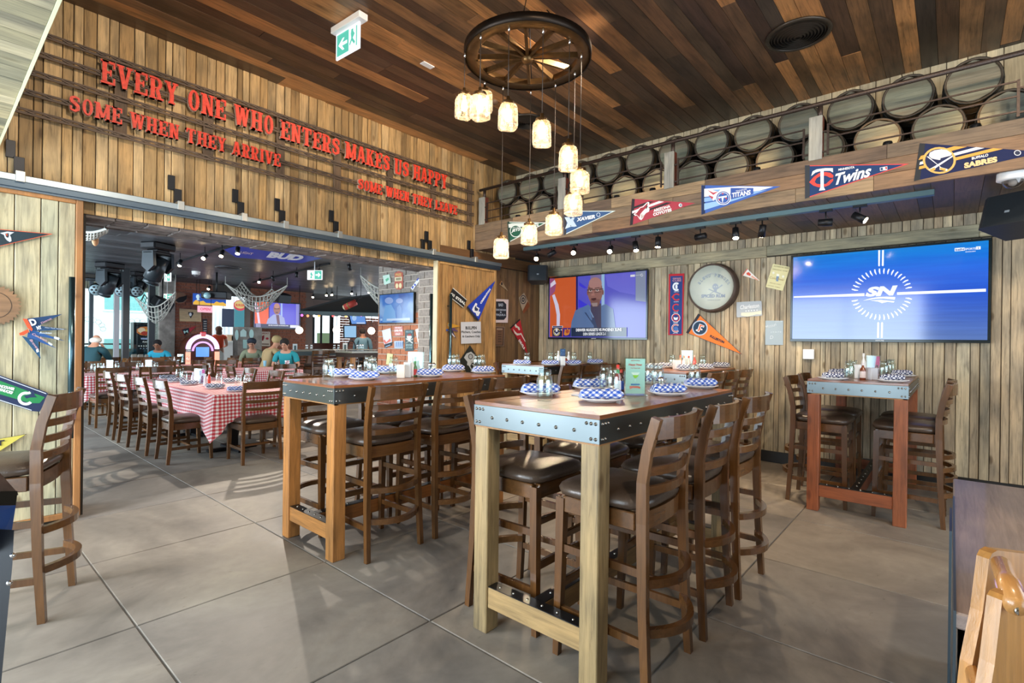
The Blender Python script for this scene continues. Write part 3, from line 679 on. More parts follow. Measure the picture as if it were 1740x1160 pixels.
plate(1105, 651, 'behind the menu stand on the front table', RZ+.3, k=2)
jar(925, 681, 'standing before the near left napkin of the front table')
jar(1041, 672, 'nearest the menu stand among two on the front table'); jar(1029, 664, 'behind another jar left of the menu stand')
jar(1180, 658, 'behind the far right napkin of the front table'); jar(1117, 658, 'right behind the menu stand of the front table'); jar(1104, 655, 'mostly hidden by the menu stand')
ob('tray', M().box(put(1000, 672)+Vector((0, 0, .004)), (.17, .09, .008), .003, Euler((0, 0, RZ+.4))), m_china, label='white rectangular saucer under the near napkins of the front table', cat='tray')
shaker(1123, 664, 'with steel cap right of the menu stand, front table')
def bottle(px, py, h, r, col, cap, name, label, z=TH, lab=None, cat='bottle', g=None):
    c = put(px, py, z); t = thing(name, label, cat, c, g)
    ob('body', M().lathe(c, [(.0002, 0), (r, 0), (r*1.02, .01), (r, h*.58), (r*.9, h*.64), (r*.42, h*.76), (r*.4, h*.86), (.0002, h*.86)], 14), plain('bottle_'+col, hx(col), .18, coat=.6), t)
    ob('cap', M().lathe(c+Vector((0, 0, h*.855)), [(r*.48, 0), (r*.5, h*.14), (r*.3, h*.15), (.0002, h*.15)], 10), pa(cap, .35), t)
    if lab: ob('label', M().lathe(c, [(r*1.03, h*.12), (r*1.04, h*.13), (r*1.03, h*.5)], 14), pa(lab, .5), t)
    return t
b1 = bottle(1049.5, 672, .165, .017, '8c1c12', 'c42a1c', 'hot_sauce_bottle', 'red hot sauce bottle with green neck band, left of the menu stand', lab='dfe3ee')
c = put(1049.5, 672); ob('neck_band', M().cyl(c+Vector((0, 0, .108)), c+Vector((0, 0, .14)), .0095, n=10), pa('1c8040', .4), b1)
bottle(1055, 666, .13, .018, '3a1c12', '9c2a1c', 'sauce_bottle', 'short dark sauce bottle behind the hot sauce, front table', lab='2a4a9c')
def stand_card(px0, px1, pyb, h, face, label, z=TH, yawd=0, art=None, acrylic=True, name='menu_stand'):
    A = put(px0, pyb, z); B = put(px1, pyb, z); ctr = (A+B)/2
    # the card faces the camera side
    e = Vector((Fw.y, -Fw.x, 0)).normalized(); e = (Matrix.Rotation(math.radians(yawd), 3, 'Z') @ e); n = Vector((e.y, -e.x, 0))
    if n.dot(Fw) > 0: n = -n
    wd = (put(px1, pyb, z)-put(px0, pyb, z)).dot(e); wd = abs(wd) if abs(wd) > .02 else .1
    dpt = (ctr-CP).dot(Fw); wd = (px1-px0)/FPX*dpt
    t = thing(name, label, 'menu', ctr)
    def q(u, v, d): return ctr+e*((u-.5)*wd)+Vector((0, 0, v*h))+n*d
    cd = ob('card', M().prism([q(.07, .04, .001), q(.93, .04, .001), q(.93, .96, .001), q(.07, .96, .001)], -n*.002), pa(face, .6), t)
    if acrylic:
        ac = M().prism([q(0, 0, .004), q(1, 0, .004), q(1, 1, .004), q(0, 1, .004)], -n*.0015); ac.prism([q(0, 0, -.006), q(1, 0, -.006), q(1, 1, -.006), q(0, 1, -.006)], -n*.0015)
        ac.prism([q(0, 0, .05), q(1, 0, .05), q(1, 0, -.05), q(0, 0, -.05)], (0, 0, .003)); ob('holder', ac, m_glass, t)
    if art:
        for (k, kind, a) in [(i, a[0], a[1:]) for i, a in enumerate(art)]:
            if kind == 'poly': ob('print', M().prism([q(u, v, .0012+.0003*(k+1)) for u, v in a[0]], -n*.0002), pa(a[1], .6), cd)
            else:
                s, u0, u1, v, hh, colr = a
                lettering('lettering', s, q(u0, v, .0015+.0003*k), q(u1, v, .0015+.0003*k), hh*h, n, pa(colr, .6), cd, depth=.0004, bold=.02)
    return t
stand_card(1060, 1098, 671, .205, 'b7dcd4', 'clear acrylic menu stand with a pale green drinks card on the front table', art=[
 ('text', 'Happy Hour', .2, .8, .76, .075, 'd0402c'), ('text', 'EVERY DAY SPECIAL', .3, .7, .9, .025, 'c0584a'), ('text', 'Your Time to relax', .28, .72, .70, .03, 'c07060'),
 ('poly', [(.3, .6), (.7, .6), (.62, .54), (.52, .5), (.48, .5), (.38, .54)], 'e8efe8'), ('poly', [(.38, .53), (.66, .53), (.56, .46), (.5, .44), (.44, .46)], '8cc83a'), ('poly', [(.49, .44), (.51, .44), (.51, .36), (.49, .36)], 'dfeeea'),
 ('poly', [(.3, .3), (.7, .3), (.7, .265), (.3, .265)], '3a7ab0'), ('poly', [(.24, .24), (.36, .24), (.62, .235), (.72, .22), (.72, .17), (.6, .19), (.4, .19), (.26, .16)], 'd0705c')])
# table by the opening
W2 = 'near the opening'
for i, (x, y, wtxt) in enumerate([(582, 640, 'second from the left'), (619, 645, 'at the near edge, left half'), (660, 634, 'left of the white caddy'), (730, 640, 'right of the white caddy'), (770, 631, 'left of the last one at the far end'), (821, 634, 'at the far right end')]): plate(x, y, f'{wtxt} {W2}', RZ+.1*i, k=i)
for (x, y, wtxt) in [(558, 645, 'standing alone at the left end'), (632, 640, 'behind the near napkin'), (626, 635, 'second behind the near napkin'), (669, 639, 'left of the white caddy'), (767, 627, 'behind the fifth plate'), (775, 627, 'right one of the pair behind the fifth plate'), (811, 628, 'left one of the pair at the far end'), (818, 628, 'right one of the pair at the far end')]: jar(x, y, f'{wtxt} {W2}')
shaker(598, 634, f'left one behind the plates {W2}'); shaker(611, 636, f'right one behind the plates {W2}'); shaker(731, 632, f'behind the fourth plate {W2}'); shaker(737, 632, f'right one behind the fourth plate {W2}')
def boxy(name, px, py, sx, sy, sz, col, label, cat, z=TH, rz=RZ, **k):
    p = put(px, py, z); return ob(name, M().box(p+Vector((0, 0, sz/2)), (sx, sy, sz), .004, Euler((0, 0, rz))), pa(col, .35), label=label, cat=cat, **k)
boxy('napkin_box', 681, 642, .06, .07, .10, 'e6e2dc', f'cream paper napkin cup with a lime packet {W2}', 'box')
boxy('napkin_dispenser', 692, 641, .055, .07, .115, 'c9d3dc', f'white and steel napkin dispenser {W2}', 'dispenser')
bottle(700, 640, .15, .019, 'd7dbe0', 'c9ced4', 'sauce_bottle', f'white sauce bottle beside the napkin dispenser {W2}')
bottle(705, 640, .12, .017, '4c7a52', '3c8a4c', 'sauce_bottle', f'green capped sauce bottle {W2}', lab='c24a50')
stand_card(693, 720, 639, .19, 'c8d6d8', f'blank white menu card standing {W2}', acrylic=True)
# other bar tables
W3 = 'on the corner table'
for i, (x, y, wtxt) in enumerate([(887, 620, 'at the left end'), (935, 620.5, 'left of the condiments'), (973, 620, 'right of the condiments'), (1011, 618, 'at the far end')]): plate(x, y, f'{wtxt} {W3}', RZ, k=i)
for (x, y, wtxt) in [(895, 619, 'on the left end'), (946, 618.5, 'left of the menu card'), (935, 617.5, 'behind the second napkin'), (975, 617.5, 'right of the menu card'), (1002, 616.5, 'near the far end')]: jar(x, y, f'{wtxt} {W3}')
stand_card(951, 961, 618.5, .2, '2a5c9c', f'blue menu card standing {W3}', art=[('poly', [(.15, .1), (.85, .1), (.85, .45), (.15, .45)], 'dfe8f2')])
bottle(948.5, 619, .17, .02, 'e8e8e6', 'e8e8e6', 'sauce_bottle', f'white pump bottle left of the menu card {W3}'); bottle(966, 619, .16, .02, 'e8e8e6', 'e8e8e6', 'sauce_bottle', f'white pump bottle right of the menu card {W3}')
boxy('napkin_dispenser', 955, 620.5, .06, .08, .11, 'dfe3e4', f'white napkin dispenser {W3}', 'dispenser'); bottle(962, 620, .1, .02, '9c3a28', 'd8d4c8', 'sauce_bottle', f'small red sauce bottle {W3}')
W4 = 'on the middle back table'
for i, (x, y, wtxt) in enumerate([(1112, 627, 'at the left end'), (1134, 625, 'left of the condiments'), (1166, 629, 'at the near edge'), (1196, 627, 'right of the condiments'), (1225, 624, 'at the far end')]): plate(x, y, f'{wtxt} {W4}', RZ, navy=True, k=i)
for (x, y, wtxt) in [(1142, 625, 'left of the white menu card'), (1194, 624.5, 'right of the white menu card'), (1215, 622, 'near the far end')]: jar(x, y, f'{wtxt} {W4}')
stand_card(1158, 1177, 624, .20, 'eef0f2', f'white menu card standing {W4}', art=[('poly', [(.05, .45), (.2, .45), (.2, .75), (.05, .75)], '5a6470')])
for i, (x, y, c1, c2, lb) in enumerate([(1156, 626.5, 'e2a48a', 'd8604a', 'orange sauce bottle left of the white menu card'), (1180, 626, 'd85a4a', 'e0b0a0', 'red sauce bottle right of the white menu card'), (1162, 628, 'e8e4de', 'c0a080', 'cream sauce bottle before the white menu card'), (1170, 628, 'c9c4be', 'b04a38', 'clear sauce bottle before the white menu card')]): bottle(x, y, .15, .02, c1, c2, 'sauce_bottle', f'{lb} {W4}')
boxy('napkin_dispenser', 1150, 627.5, .06, .08, .10, 'e8e6e4', f'white napkin dispenser {W4}', 'dispenser')
W5 = 'on the reddish table'
plate(1415, 645, f'on the left half {W5}', RZ+.2, navy=True); plate(1516, 649, f'on the right half {W5}', RZ+.1, navy=True, k=1); plate(1532, 640, f'at the far right {W5}', RZ+.1, navy=True, k=0); plate(1425, 638, f'behind the left plate {W5}', RZ+.1, navy=True, k=1)
for (x, y, wtxt) in [(1443, 645, 'front left of the menu card'), (1449, 640, 'behind left of the menu card'), (1502, 643, 'right of the menu card'), (1509, 638, 'far right'), (1514, 636, 'farthest right')]: jar(x, y, f'{wtxt} {W5}')
bottle(1466, 645, .14, .021, '7a3a22', 'd8d4d8', 'sauce_bottle', f'brown sauce bottle with white label {W5}', lab='e6d8d8'); bottle(1467, 638, .21, .02, 'e4e2de', 'e4e2de', 'sauce_bottle', f'tall white pump bottle behind the menu card {W5}')
boxy('napkin_dispenser', 1479, 645, .07, .08, .10, 'c9ccd4', f'steel napkin dispenser {W5}', 'dispenser')
boxy('napkin_box', 1457, 643, .03, .05, .12, 'eef0f2', f'white paper pack {W5}', 'box')
stand_card(1472, 1496, 638, .19, 'b9cfe8', f'menu card with pink corner and a face in sunglasses {W5}', art=[('poly', [(.5, .04), (.93, .04), (.93, .96), (.7, .96)], 'd0508c'), ('poly', [(.45, .05), (.62, .5), (.72, .56), (.82, .5), (.93, .1)], '6a2a50'), ('poly', [(.62, .15), (.68, .42), (.76, .44), (.82, .2), (.75, .06)], 'd89a8c'), ('poly', [(.62, .36), (.8, .38), (.79, .3), (.63, .29)], '2a1c28')])
# ================================================================== sliding doors, rail and sign on the left wall
def sliding_door(name, x0, x1, z0, z1, fw, bm, wmin, wmax, seed, frame_mat):
    d = thing(name, None, None, ((x0+x1)/2, 4.93, 0), kind='structure')
    ob('core', M().bx(x0+.01, x1-.01, 4.935, 4.965, z0, z1), m_plaster, d)
    boards(d, 1, 4.935, x0+fw, x1-fw, z0+fw, z1-fw, bm, wmin, wmax, .02, .010, -1, seed)
    ob('frame', M().bx(x0, x0+fw, 4.905, 4.97, z0, z1, .004).bx(x1-fw, x1, 4.905, 4.97, z0, z1, .004).bx(x0+fw, x1-fw, 4.905, 4.97, z0, z0+fw, .004).bx(x0+fw, x1-fw, 4.905, 4.97, z1-fw, z1, .004), frame_mat, d)
    return d
d1 = sliding_door('door_1', -1.1, .79, .02, 2.375, .042, m_doorL, .07, .17, 81, m_frame)
h = M().tube([(.72, 4.845, .615), (.72, 4.845, 1.785)], .019, 14); h.cyl((.72, 4.845, .75), (.72, 4.91, .75), .009).cyl((.72, 4.845, 1.65), (.72, 4.91, 1.65), .009)
m_handle = plain('blued_steel', (.07, .13, .16), .2, .9)
ob('handle', h, m_handle, d1)
d2 = sliding_door('door_2', 4.245, 5.335, .02, 2.36, .035, m_doorR, .05, .1, 82, m_doorR)
ob('edge_board', M().bx(4.232, 4.245, 4.90, 4.975, .02, 2.36), wood('pale_edge', [hx('c8bd9c')], 2, .6, .5, .2), d2)
h = M().tube([(4.42, 4.85, .2), (4.42, 4.85, 1.95)], .019, 14); h.cyl((4.42, 4.85, .4), (4.42, 4.91, .4), .009).cyl((4.42, 4.85, 1.8), (4.42, 4.91, 1.8), .009); ob('handle', h, m_handle, d2)
ob('handle', M().tube([(4.262, 5.04, .2), (4.262, 5.04, 1.95)], .019, 14).cyl((4.262, 5.04, .4), (4.262, 4.97, .4), .009), m_handle, d2)
rl = thing('sliding_rail', 'long zinc sliding door rail running across the plank wall under the red lettering', 'rail', (2.2, 4.88, 2.4))
ob('rail', M().bx(-1.8, 5.40, 4.865, 4.925, 2.415, 2.462, .004), m_alu, rl)
ob('channel', M().bx(-1.8, 5.385, 4.873, 4.918, 2.375, 2.415, .002).bx(-1.8, 5.385, 4.885, 4.905, 2.36, 2.376), plain('channel_dark', hx('4c5a66'), .4, .7), rl)
GB = 'black hanging brackets above the door rail'
for i, px in enumerate((24, 296, 404, 475, 567, 728, 800)):
    x = at(px, 330, 1, 4.96).x; side = 1
    b = thing('rail_bracket', ['first black rail bracket from the left, above the grey door', 'second black rail bracket from the left', 'third black rail bracket from the left', 'fourth black rail bracket, middle of the wall', 'fifth black rail bracket, before the last pair', 'black rail bracket at the edge of the warm door', 'last black rail bracket, beside the balcony end'][i], 'bracket', (x, 4.95, 2.46), GB)
    ob('strap', M().bx(x-.045, x+.005, 4.955, 4.975, 2.59, 2.71, .002).bx(x-.005, x+.05, 4.935, 4.96, 2.47, 2.60, .002), m_black, b)
    if i == 5: ob('strap', M().bx(x-.11, x-.06, 4.935, 4.96, 2.47, 2.58, .002).bx(x-.11, x+.0, 4.955, 4.975, 2.575, 2.60, .002), m_black, b)
    ob('clamp', M().bx(x, x+.045, 4.855, 4.95, 2.462, 2.486, .003).bx(x-.002, x+.047, 4.852, 4.866, 2.412, 2.486, .003), plain('clamp', hx('aeb0ac'), .35, .7), b)
# sign frame with rows of twisted rods
sg = thing('wall_sign', 'red western lettering EVERY ONE WHO ENTERS MAKES US HAPPY on a rusty rack of rods', 'sign', (2.6, 4.96, 3.2))
m_rod = wood('rusted_rod', [hx('5f4c3c'), hx('6d5846')], 0, .6, 1, 0, dark=.6)
for z in (3.505, 3.36, 3.212, 3.066, 2.927):
    mb = M().bx(.3, 4.90, 4.935, 4.948, z-.02, z-.008).bx(.3, 4.90, 4.935, 4.948, z+.012, z+.022)
    for k in range(2):
        mb.strip([(x_*.04+.3, 4.941+.006*math.cos(x_*1.3+k*PI), z+.002+.011*math.sin(x_*1.3+k*PI)) for x_ in range(116)], .009, .009)
    ob('rod', mb, m_rod, sg)
for px in (205, 354, 477, 574, 664, 738, 800):
    x = at(px, 250, 1, 4.955).x; ob('strap', M().bx(x-.04, x+.04, 4.955, 4.968, 2.92, 3.52).bx(x-.045, x-.035, 4.94, 4.968, 2.92, 3.52), wood('rusted_strap', [hx('5a4836'), hx('6b5642')], 2, .7, 1, .3), sg)
# slab-serif letters built stroke by stroke: unit cell 0..1 high
def gl_box(mb, x0, y0, x1, y1): mb.append([(x0, y0), (x1, y0), (x1, y1), (x0, y1)])
def diag(o, xa, ya, xb, yb, w): o.append([(xa-w/2, ya), (xa+w/2, ya), (xb+w/2, yb), (xb-w/2, yb)])
def glyph(ch):
    o = []; B = .27; t = .1; sf = .07
    def stem(x, y0=0, y1=1): gl_box(o, x, y0, x+B*.75, y1)
    def serif(x, y, w): gl_box(o, x-sf, y, x+w+sf, y+t*.8)
    def bowl(x0, x1, y0, y1, w):
        cx, cy, rx, ry = x0, (y0+y1)/2, x1-x0, (y1-y0)/2
        P = [(cx+rx*math.cos(a), cy+ry*math.sin(a)) for a in [-PI/2+PI*i/8 for i in range(9)]]
        Q = [(cx+(rx-w)*math.cos(a), cy+(ry-t)*math.sin(a)) for a in [-PI/2+PI*i/8 for i in range(9)]]
        for i in range(8): o.append([P[i], P[i+1], Q[i+1], Q[i]])
    s = B*.75; W = .62
    if ch in 'EL':
        stem(.05); serif(.05, 0, s); serif(.05, 1-t*.8, s); gl_box(o, .05, 0, W, t); gl_box(o, W-.09, 0, W, .3)
        if ch == 'E': gl_box(o, .05, 1-t, W, 1); gl_box(o, W-.09, .72, W, 1); gl_box(o, .05, .46, .45, .56); gl_box(o, .38, .38, .46, .64)
    elif ch == 'V': diag(o, .12, 1, .33, 0, s); diag(o, .56, 1, .35, 0, s*.7); serif(.03, 1-t*.8, s); serif(.48, 1-t*.8, s*.7); W = .68
    elif ch in 'RPB':
        stem(.05); serif(.05, 0, s); serif(.05, 1-t*.8, s); gl_box(o, .05, 1-t, .35, 1); gl_box(o, .05, .44, .35, .44+t); bowl(.33, .62, .44, 1, .18)
        if ch == 'R': diag(o, .36, .48, .52, 0, .19); serif(.42, 0, .2)
        W = .66
    elif ch == 'Y': diag(o, .13, 1, .32, .5, s*.9); diag(o, .54, 1, .36, .5, s*.7); gl_box(o, .25, 0, .25+s, .52); serif(.25, 0, s); serif(.05, 1-t*.8, s*.8); serif(.46, 1-t*.8, s*.7); W = .68
    elif ch in 'O':
        P = [(.32+.3*math.cos(2*PI*i/16), .5+.5*math.sin(2*PI*i/16)) for i in range(17)]; Q = [(.32+.12*math.cos(2*PI*i/16), .5+.4*math.sin(2*PI*i/16)) for i in range(17)]
        for i in range(16): o.append([P[i], P[i+1], Q[i+1], Q[i]])
        W = .64
    elif ch in 'NM':
        stem(.05); serif(.05, 0, s*.8); serif(.02, 1-t*.8, s*.8)
        if ch == 'N': gl_box(o, .5, 0, .62, 1); diag(o, .16, 1, .55, 0, .2); serif(.48, 1-t*.8, .14); W = .68
        else: gl_box(o, .66, 0, .66+s, 1); diag(o, .16, 1, .44, .1, .2); diag(o, .76, 1, .46, .1, .14); serif(.66, 0, s); serif(.68, 1-t*.8, s*.8); W = .9
    elif ch == 'W': diag(o, .12, 1, .28, 0, s); diag(o, .46, 1, .30, 0, .13); diag(o, .46, 1, .64, 0, s); diag(o, .82, 1, .66, 0, .13); serif(.04, 1-t*.8, s); serif(.38, 1-t*.8, .14); serif(.74, 1-t*.8, .12); W = .94
    elif ch == 'H': stem(.05); stem(.46); gl_box(o, .1, .45, .6, .56); W = .72; [serif(a, b, s) for a in (.05, .46) for b in (0, 1-t*.8)]
    elif ch == 'T': gl_box(o, .26, 0, .26+s, 1); gl_box(o, .02, 1-t, .7, 1); gl_box(o, .02, .72, .1, 1); gl_box(o, .62, .72, .7, 1); serif(.26, 0, s); W = .74
    elif ch == 'S':
        pts = [(.55, .68), (.56, .86), (.34, .93), (.15, .82), (.14, .66), (.33, .54), (.5, .40), (.52, .2), (.33, .07), (.12, .13), (.11, .32)]
        ww = [.12, .1, .11, .17, .2, .2, .21, .18, .11, .1, .12]
        for i in range(len(pts)-1):
            (xa, ya), (xb, yb) = pts[i], pts[i+1]; dx, dy = xb-xa, yb-ya; l = math.hypot(dx, dy); nx, ny = -dy/l, dx/l
            o.append([(xa-nx*ww[i]/2-dx*.12, ya-ny*ww[i]/2-dy*.12), (xb-nx*ww[i+1]/2+dx*.12, yb-ny*ww[i+1]/2+dy*.12), (xb+nx*ww[i+1]/2+dx*.12, yb+ny*ww[i+1]/2+dy*.12), (xa+nx*ww[i]/2-dx*.12, ya+ny*ww[i]/2-dy*.12)])
        W = .64
    elif ch == 'A': diag(o, .3, 1, .1, 0, .13); diag(o, .36, 1, .58, 0, s); gl_box(o, .16, .26, .52, .36); serif(.04, 0, .12); serif(.48, 0, s); W = .72
    elif ch == 'K': stem(.05); serif(.05, 0, s); serif(.05, 1-t*.8, s); diag(o, .56, 1, .26, .45, .13); diag(o, .34, .6, .56, 0, s); serif(.48, 1-t*.8, .14); serif(.47, 0, s); W = .74
    elif ch == 'U': gl_box(o, .05, .2, .05+s, 1); gl_box(o, .5, .2, .62, 1); gl_box(o, .12, 0, .54, t*1.2); diag(o, .05+s/2, .22, .18, .04, s*.9); diag(o, .56, .22, .48, .04, .14); serif(.05, 1-t*.8, s); serif(.5, 1-t*.8, .12); W = .7
    elif ch == 'I': stem(.1); serif(.1, 0, s); serif(.1, 1-t*.8, s); W = .4
    return o, W
m_red = plain('chipped_red_paint', hx('e0402a'), .5, var=.2, bump=.3, nscale=40)
m_redside = plain('worn_letter_edge', hx('a9917c'), .6)
def western(text, xa, xb, zb, h, y=4.905):
    items = []; x = 0
    for c in text:
        if c == ' ': x += .42; continue
        o, W = glyph(c); items.append((c, x, o)); x += W+.1
    sc = (xb-xa)/(x-.1)
    for (c, cx, o) in items:
        mb = M(); back = M()
        for k, q in enumerate(o):
            e = .0006*(k % 3); P = [(xa+(cx+u)*sc, y-e, zb+v*h) for u, v in q]
            # front face towards -y
            a = sum(P[i][0]*P[(i+1) % 4][2]-P[(i+1) % 4][0]*P[i][2] for i in range(4))
            if a < 0: P = P[::-1]
            mb.prism(P[::-1] if False else P, (0, .014, 0))
            cxm = sum(p[0] for p in P)/4; czm = sum(p[2] for p in P)/4
            back.prism([(cxm+(p[0]-cxm)*1.0+math.copysign(.0035, p[0]-cxm), y+.012, czm+(p[2]-czm)+math.copysign(.0035, p[2]-czm)) for p in P], (0, .022, 0))
        l = ob('letter', mb, m_red, sg); ob('letter_edge', back, m_redside, l)
def wa(px, py): return at(px, py, 1, 4.905)
western('EVERY ONE WHO ENTERS MAKES US HAPPY', wa(172, 120).x, wa(760, 310).x, 3.285, .175)
western('SOME WHEN THEY ARRIVE', wa(117, 175).x, wa(477, 270).x, 3.005, .12)
western('SOME WHEN THEY LEAVE', wa(609, 315).x, wa(777, 350).x, 2.995, .115)
# ================================================================== balcony railing and barrels
ra = thing('railing', 'rusty steel railing with grey timber posts along the balcony in front of the barrels', 'railing', (4.97, 1.6, 2.93))
ob('handrail', M().tube([(4.975, -1.6, 3.40), (4.975, 4.9, 3.405)], .019, 12), m_rust, ra)
m_post = wood('grey_post', [hx('a8a69c'), hx('9a988e')], 2, .7, .8, .3)
PYS = [4.85, 3.53, 2.20, .90, -.42]
for i, y in enumerate(PYS):
    ob('post', M().bx(4.955, 4.98, y-.05, y+.05, 2.93, 3.30, .003), m_post, ra); ob('post_core', M().bx(4.98, 5.04, y-.05, y-.03, 2.93, 3.30), plain('rust_plate', hx('7a3f30'), .6, .4), ra)
    ob('upright', M().cyl((4.985, y-.03, 3.28), (4.985, y-.03, 3.39), .02, n=10), m_rust, ra)
for i in range(4):
    a, b = PYS[i+1]+.09, PYS[i]-.09
    mb = M()
    for y in (a, b): mb.box((4.975, y, 3.09), (.014, .016, .26))
    ob('panel_frame', mb, m_rust, ra)
    for z in (3.21, 3.105, 3.0): ob('bar', M().box((4.975, (a+b)/2, z), (.010, b-a, .011)), m_rust, ra)
    ob('stub', M().box((4.975, a-.03, 3.16), (.01, .06, .014)).box((4.975, b+.03, 3.16), (.01, .06, .014)).box((4.975, a-.03, 2.99), (.01, .06, .014)).box((4.975, b+.03, 2.99), (.01, .06, .014)), m_rust, ra)
m_head = wood('barrel_head_cool_lit', [hx('646c5e'), hx('74786a'), hx('5c6056'), hx('7e7866')], 1, .55, .9, .2, dark=.4)  # greenish grey tint: cool window light put into the wood colour
m_stave = wood('barrel_stave_wood', [hx('3a332a'), hx('4a4032')], 0, .6, .9, .2)
m_hoop = plain('barrel_hoop', hx('2a2c2b'), .45, .6)
def barrel(name, label, loc, r, ln, group, hr=None):
    t = thing(name, label, 'barrel', loc, group); R_ = r
    ob('body', M().lathe(loc, [(R_*.93, 0), (R_*1.0, ln*.3), (R_*1.02, ln*.5), (R_*1.02, ln)], 28, 0).lathe(loc, [(R_*.93, 0), (R_*.86, 0), (R_*.86, .012)], 28, 0), m_stave, t)
    hd = None
    for k in range(7):
        y0 = -R_*.87+2*R_*.87*k/7; y1 = y0+2*R_*.87/7; P = []
        for (ya, sgn) in ((y0, 1), (y1, 1), (y1, -1), (y0, -1)):
            zz = math.sqrt(max(0, (R_*.87)**2-ya*ya)); P.append((loc[0]+.008, loc[1]+sgn*zz*1.0, loc[2]+ya))
        if abs(P[0][1]-P[3][1]) < .004: P[0] = (P[0][0], P[0][1]+.012, P[0][2]); P[3] = (P[3][0], P[3][1]-.012, P[3][2])
        ob('head_board', M().prism(P, (.012, 0, 0)), m_head, t)
    for (h0, h1, rr) in ((.0, .022, .955), (.07, .10, 1.0), (.20, .23, 1.025)):
        ob('hoop', M().lathe((loc[0]-.001 if h0 == 0 else loc[0], loc[1], loc[2]), [(R_*rr-.004, h0), (R_*rr, h0), (R_*(rr+.008), h1), (R_*rr-.004, h1)], 28, 0), m_hoop, t)
    return t
GBR = 'barrels lying on the balcony behind the railing'
for k in range(13):
    y = -.10+.398*k
    if y < 4.75: barrel('barrel', f'barrel in the upper row on the balcony, number {k+1} from the right end' if 0 else ['upper barrel above the last post, at the frame edge', 'upper barrel over the yellow striped pennant', 'upper barrel right of the pennant-side post', 'upper barrel just behind the tall grey post', 'upper barrel left of the tall grey post', 'upper barrel above the twin uplight', 'upper barrel over the blue flame pennant', 'upper barrel right of the second grey post', 'upper barrel left of the second grey post', 'upper barrel over the red pennant', 'upper barrel behind the jar lamp strings', 'upper barrel near the corner, dark face', 'upper barrel in the corner by the plank wall'][k], (5.27, y, 3.405), .182, .5, GBR)
for k in range(-1, 12):
    y = .105+.397*k
    if -1 <= k and y < 4.75: barrel('barrel', ['lower barrel at the frame edge, top row of the pennant shelf', 'lower barrel above the dark blue pennant', 'lower barrel between two uplights near the tall post', 'lower barrel beside the tall grey post', 'lower barrel behind the tall grey post', 'lower barrel lit warm on its left half', 'lower barrel with warm patch left of the tall post', 'lower barrel cut by the second grey post', 'lower barrel above the red pennant', 'lower barrel lit in its middle by an uplight', 'lower barrel with orange face behind the jar lamps', 'lower barrel in shade near the corner', 'lower orange lit barrel in the corner'][k+1], (5.28, y, 3.112), .178, .5, GBR)
GU = 'small black uplights on the balcony ledge'
for (px, py, lb) in ((1657, 222, 'near the frame edge'), (1508, 252, 'above the dark blue pennant'), (1286, 291, 'left of the tall grey post'), (1109, 325, 'above the red pennant'), (1048, 340, 'third from the corner'), (985, 352, 'behind the hanging jar lamps'), (880, 370, 'nearest the corner')):
    p = at(px, py, 0, 5.08); t = thing('uplight', f'small round black uplight on the balcony ledge {lb}', 'lamp', (5.08, p.y, 2.925), GU)
    ob('body', M().lathe((5.08, p.y, 2.925), [(.02, 0), (.03, .02), (.034, .06), (.03, .075), (.0002, .075)], 12), m_black, t)
    lamp('SPOT', 'uplight_lamp', (5.1, p.y, 3.02), 5, (1, .6, .28), .02, None, (.9, .25, .35), 120, .7)
# ================================================================== wheel lamp with hanging jars
m_bronze = plain('aged_bronze', hx('6e5434'), .36, .85, bump=.1, nscale=20, var=.2)
m_bulb = plain('bulb_glow', (1, .66, .32), .3, emit=28)
mt, t_, b_ = nt('jar_frost'); t_.nodes.remove(b_); o_ = t_.nodes['Material Output']
tr = N(t_, 'ShaderNodeBsdfTransparent'); tl = N(t_, 'ShaderNodeBsdfTranslucent'); tl.inputs[0].default_value = (1, .96, .88, 1); tr.inputs[0].default_value = (1, .98, .95, 1)
gs = N(t_, 'ShaderNodeBsdfGlossy'); gs.inputs['Roughness'].default_value = .1; m1 = N(t_, 'ShaderNodeMixShader'); m2 = N(t_, 'ShaderNodeMixShader')
nz = N(t_, 'ShaderNodeTexNoise'); nz.inputs['Scale'].default_value = 30; rr_ = ramp(t_, [(.38, (.2,)*3), (.62, (.42,)*3)]); tc_ = N(t_, 'ShaderNodeTexCoord'); L(t_, tc_, 'Object', nz, 0); L(t_, nz, 'Fac', rr_, 'Fac'); L(t_, rr_, 'Color', m1, 0)
L(t_, tr, 0, m1, 1); L(t_, tl, 0, m1, 2); m2.inputs[0].default_value = .1; L(t_, m1, 0, m2, 1); L(t_, gs, 0, m2, 2); L(t_, m2, 0, o_, 'Surface'); m_frost = mt
WC = Vector((2.955, 2.43, 3.47)); RW = .475
wh = thing('wheel_chandelier', 'bronze wagon wheel chandelier hanging from the plank ceiling', 'chandelier', WC)
ob('rim', M().lathe(WC, [(RW-.10, 0), (RW-.008, 0), (RW-.008, .045), (RW-.10, .045), (RW-.10, 0)], 56), m_bronze, wh)
ob('tyre', M().lathe(WC, [(RW-.008, -.006), (RW, -.006), (RW, .055), (RW-.008, .055), (RW-.008, -.006)], 56), plain('dark_bronze', hx('2e2620'), .4, .8), wh)
ob('hub', M().lathe(WC, [(.0002, -.035), (.03, -.03), (.042, -.012), (.045, .01), (.045, .055), (.0002, .06)], 20), m_bronze, wh)
for k in range(12):
    a = 2*PI*k/12+.12; d = Vector((math.cos(a), math.sin(a), 0)); ob('spoke', M().strip([WC+d*.04+Vector((0, 0, .02)), WC+d*(RW-.09)+Vector((0, 0, .02))], .022, .04), m_bronze, wh)
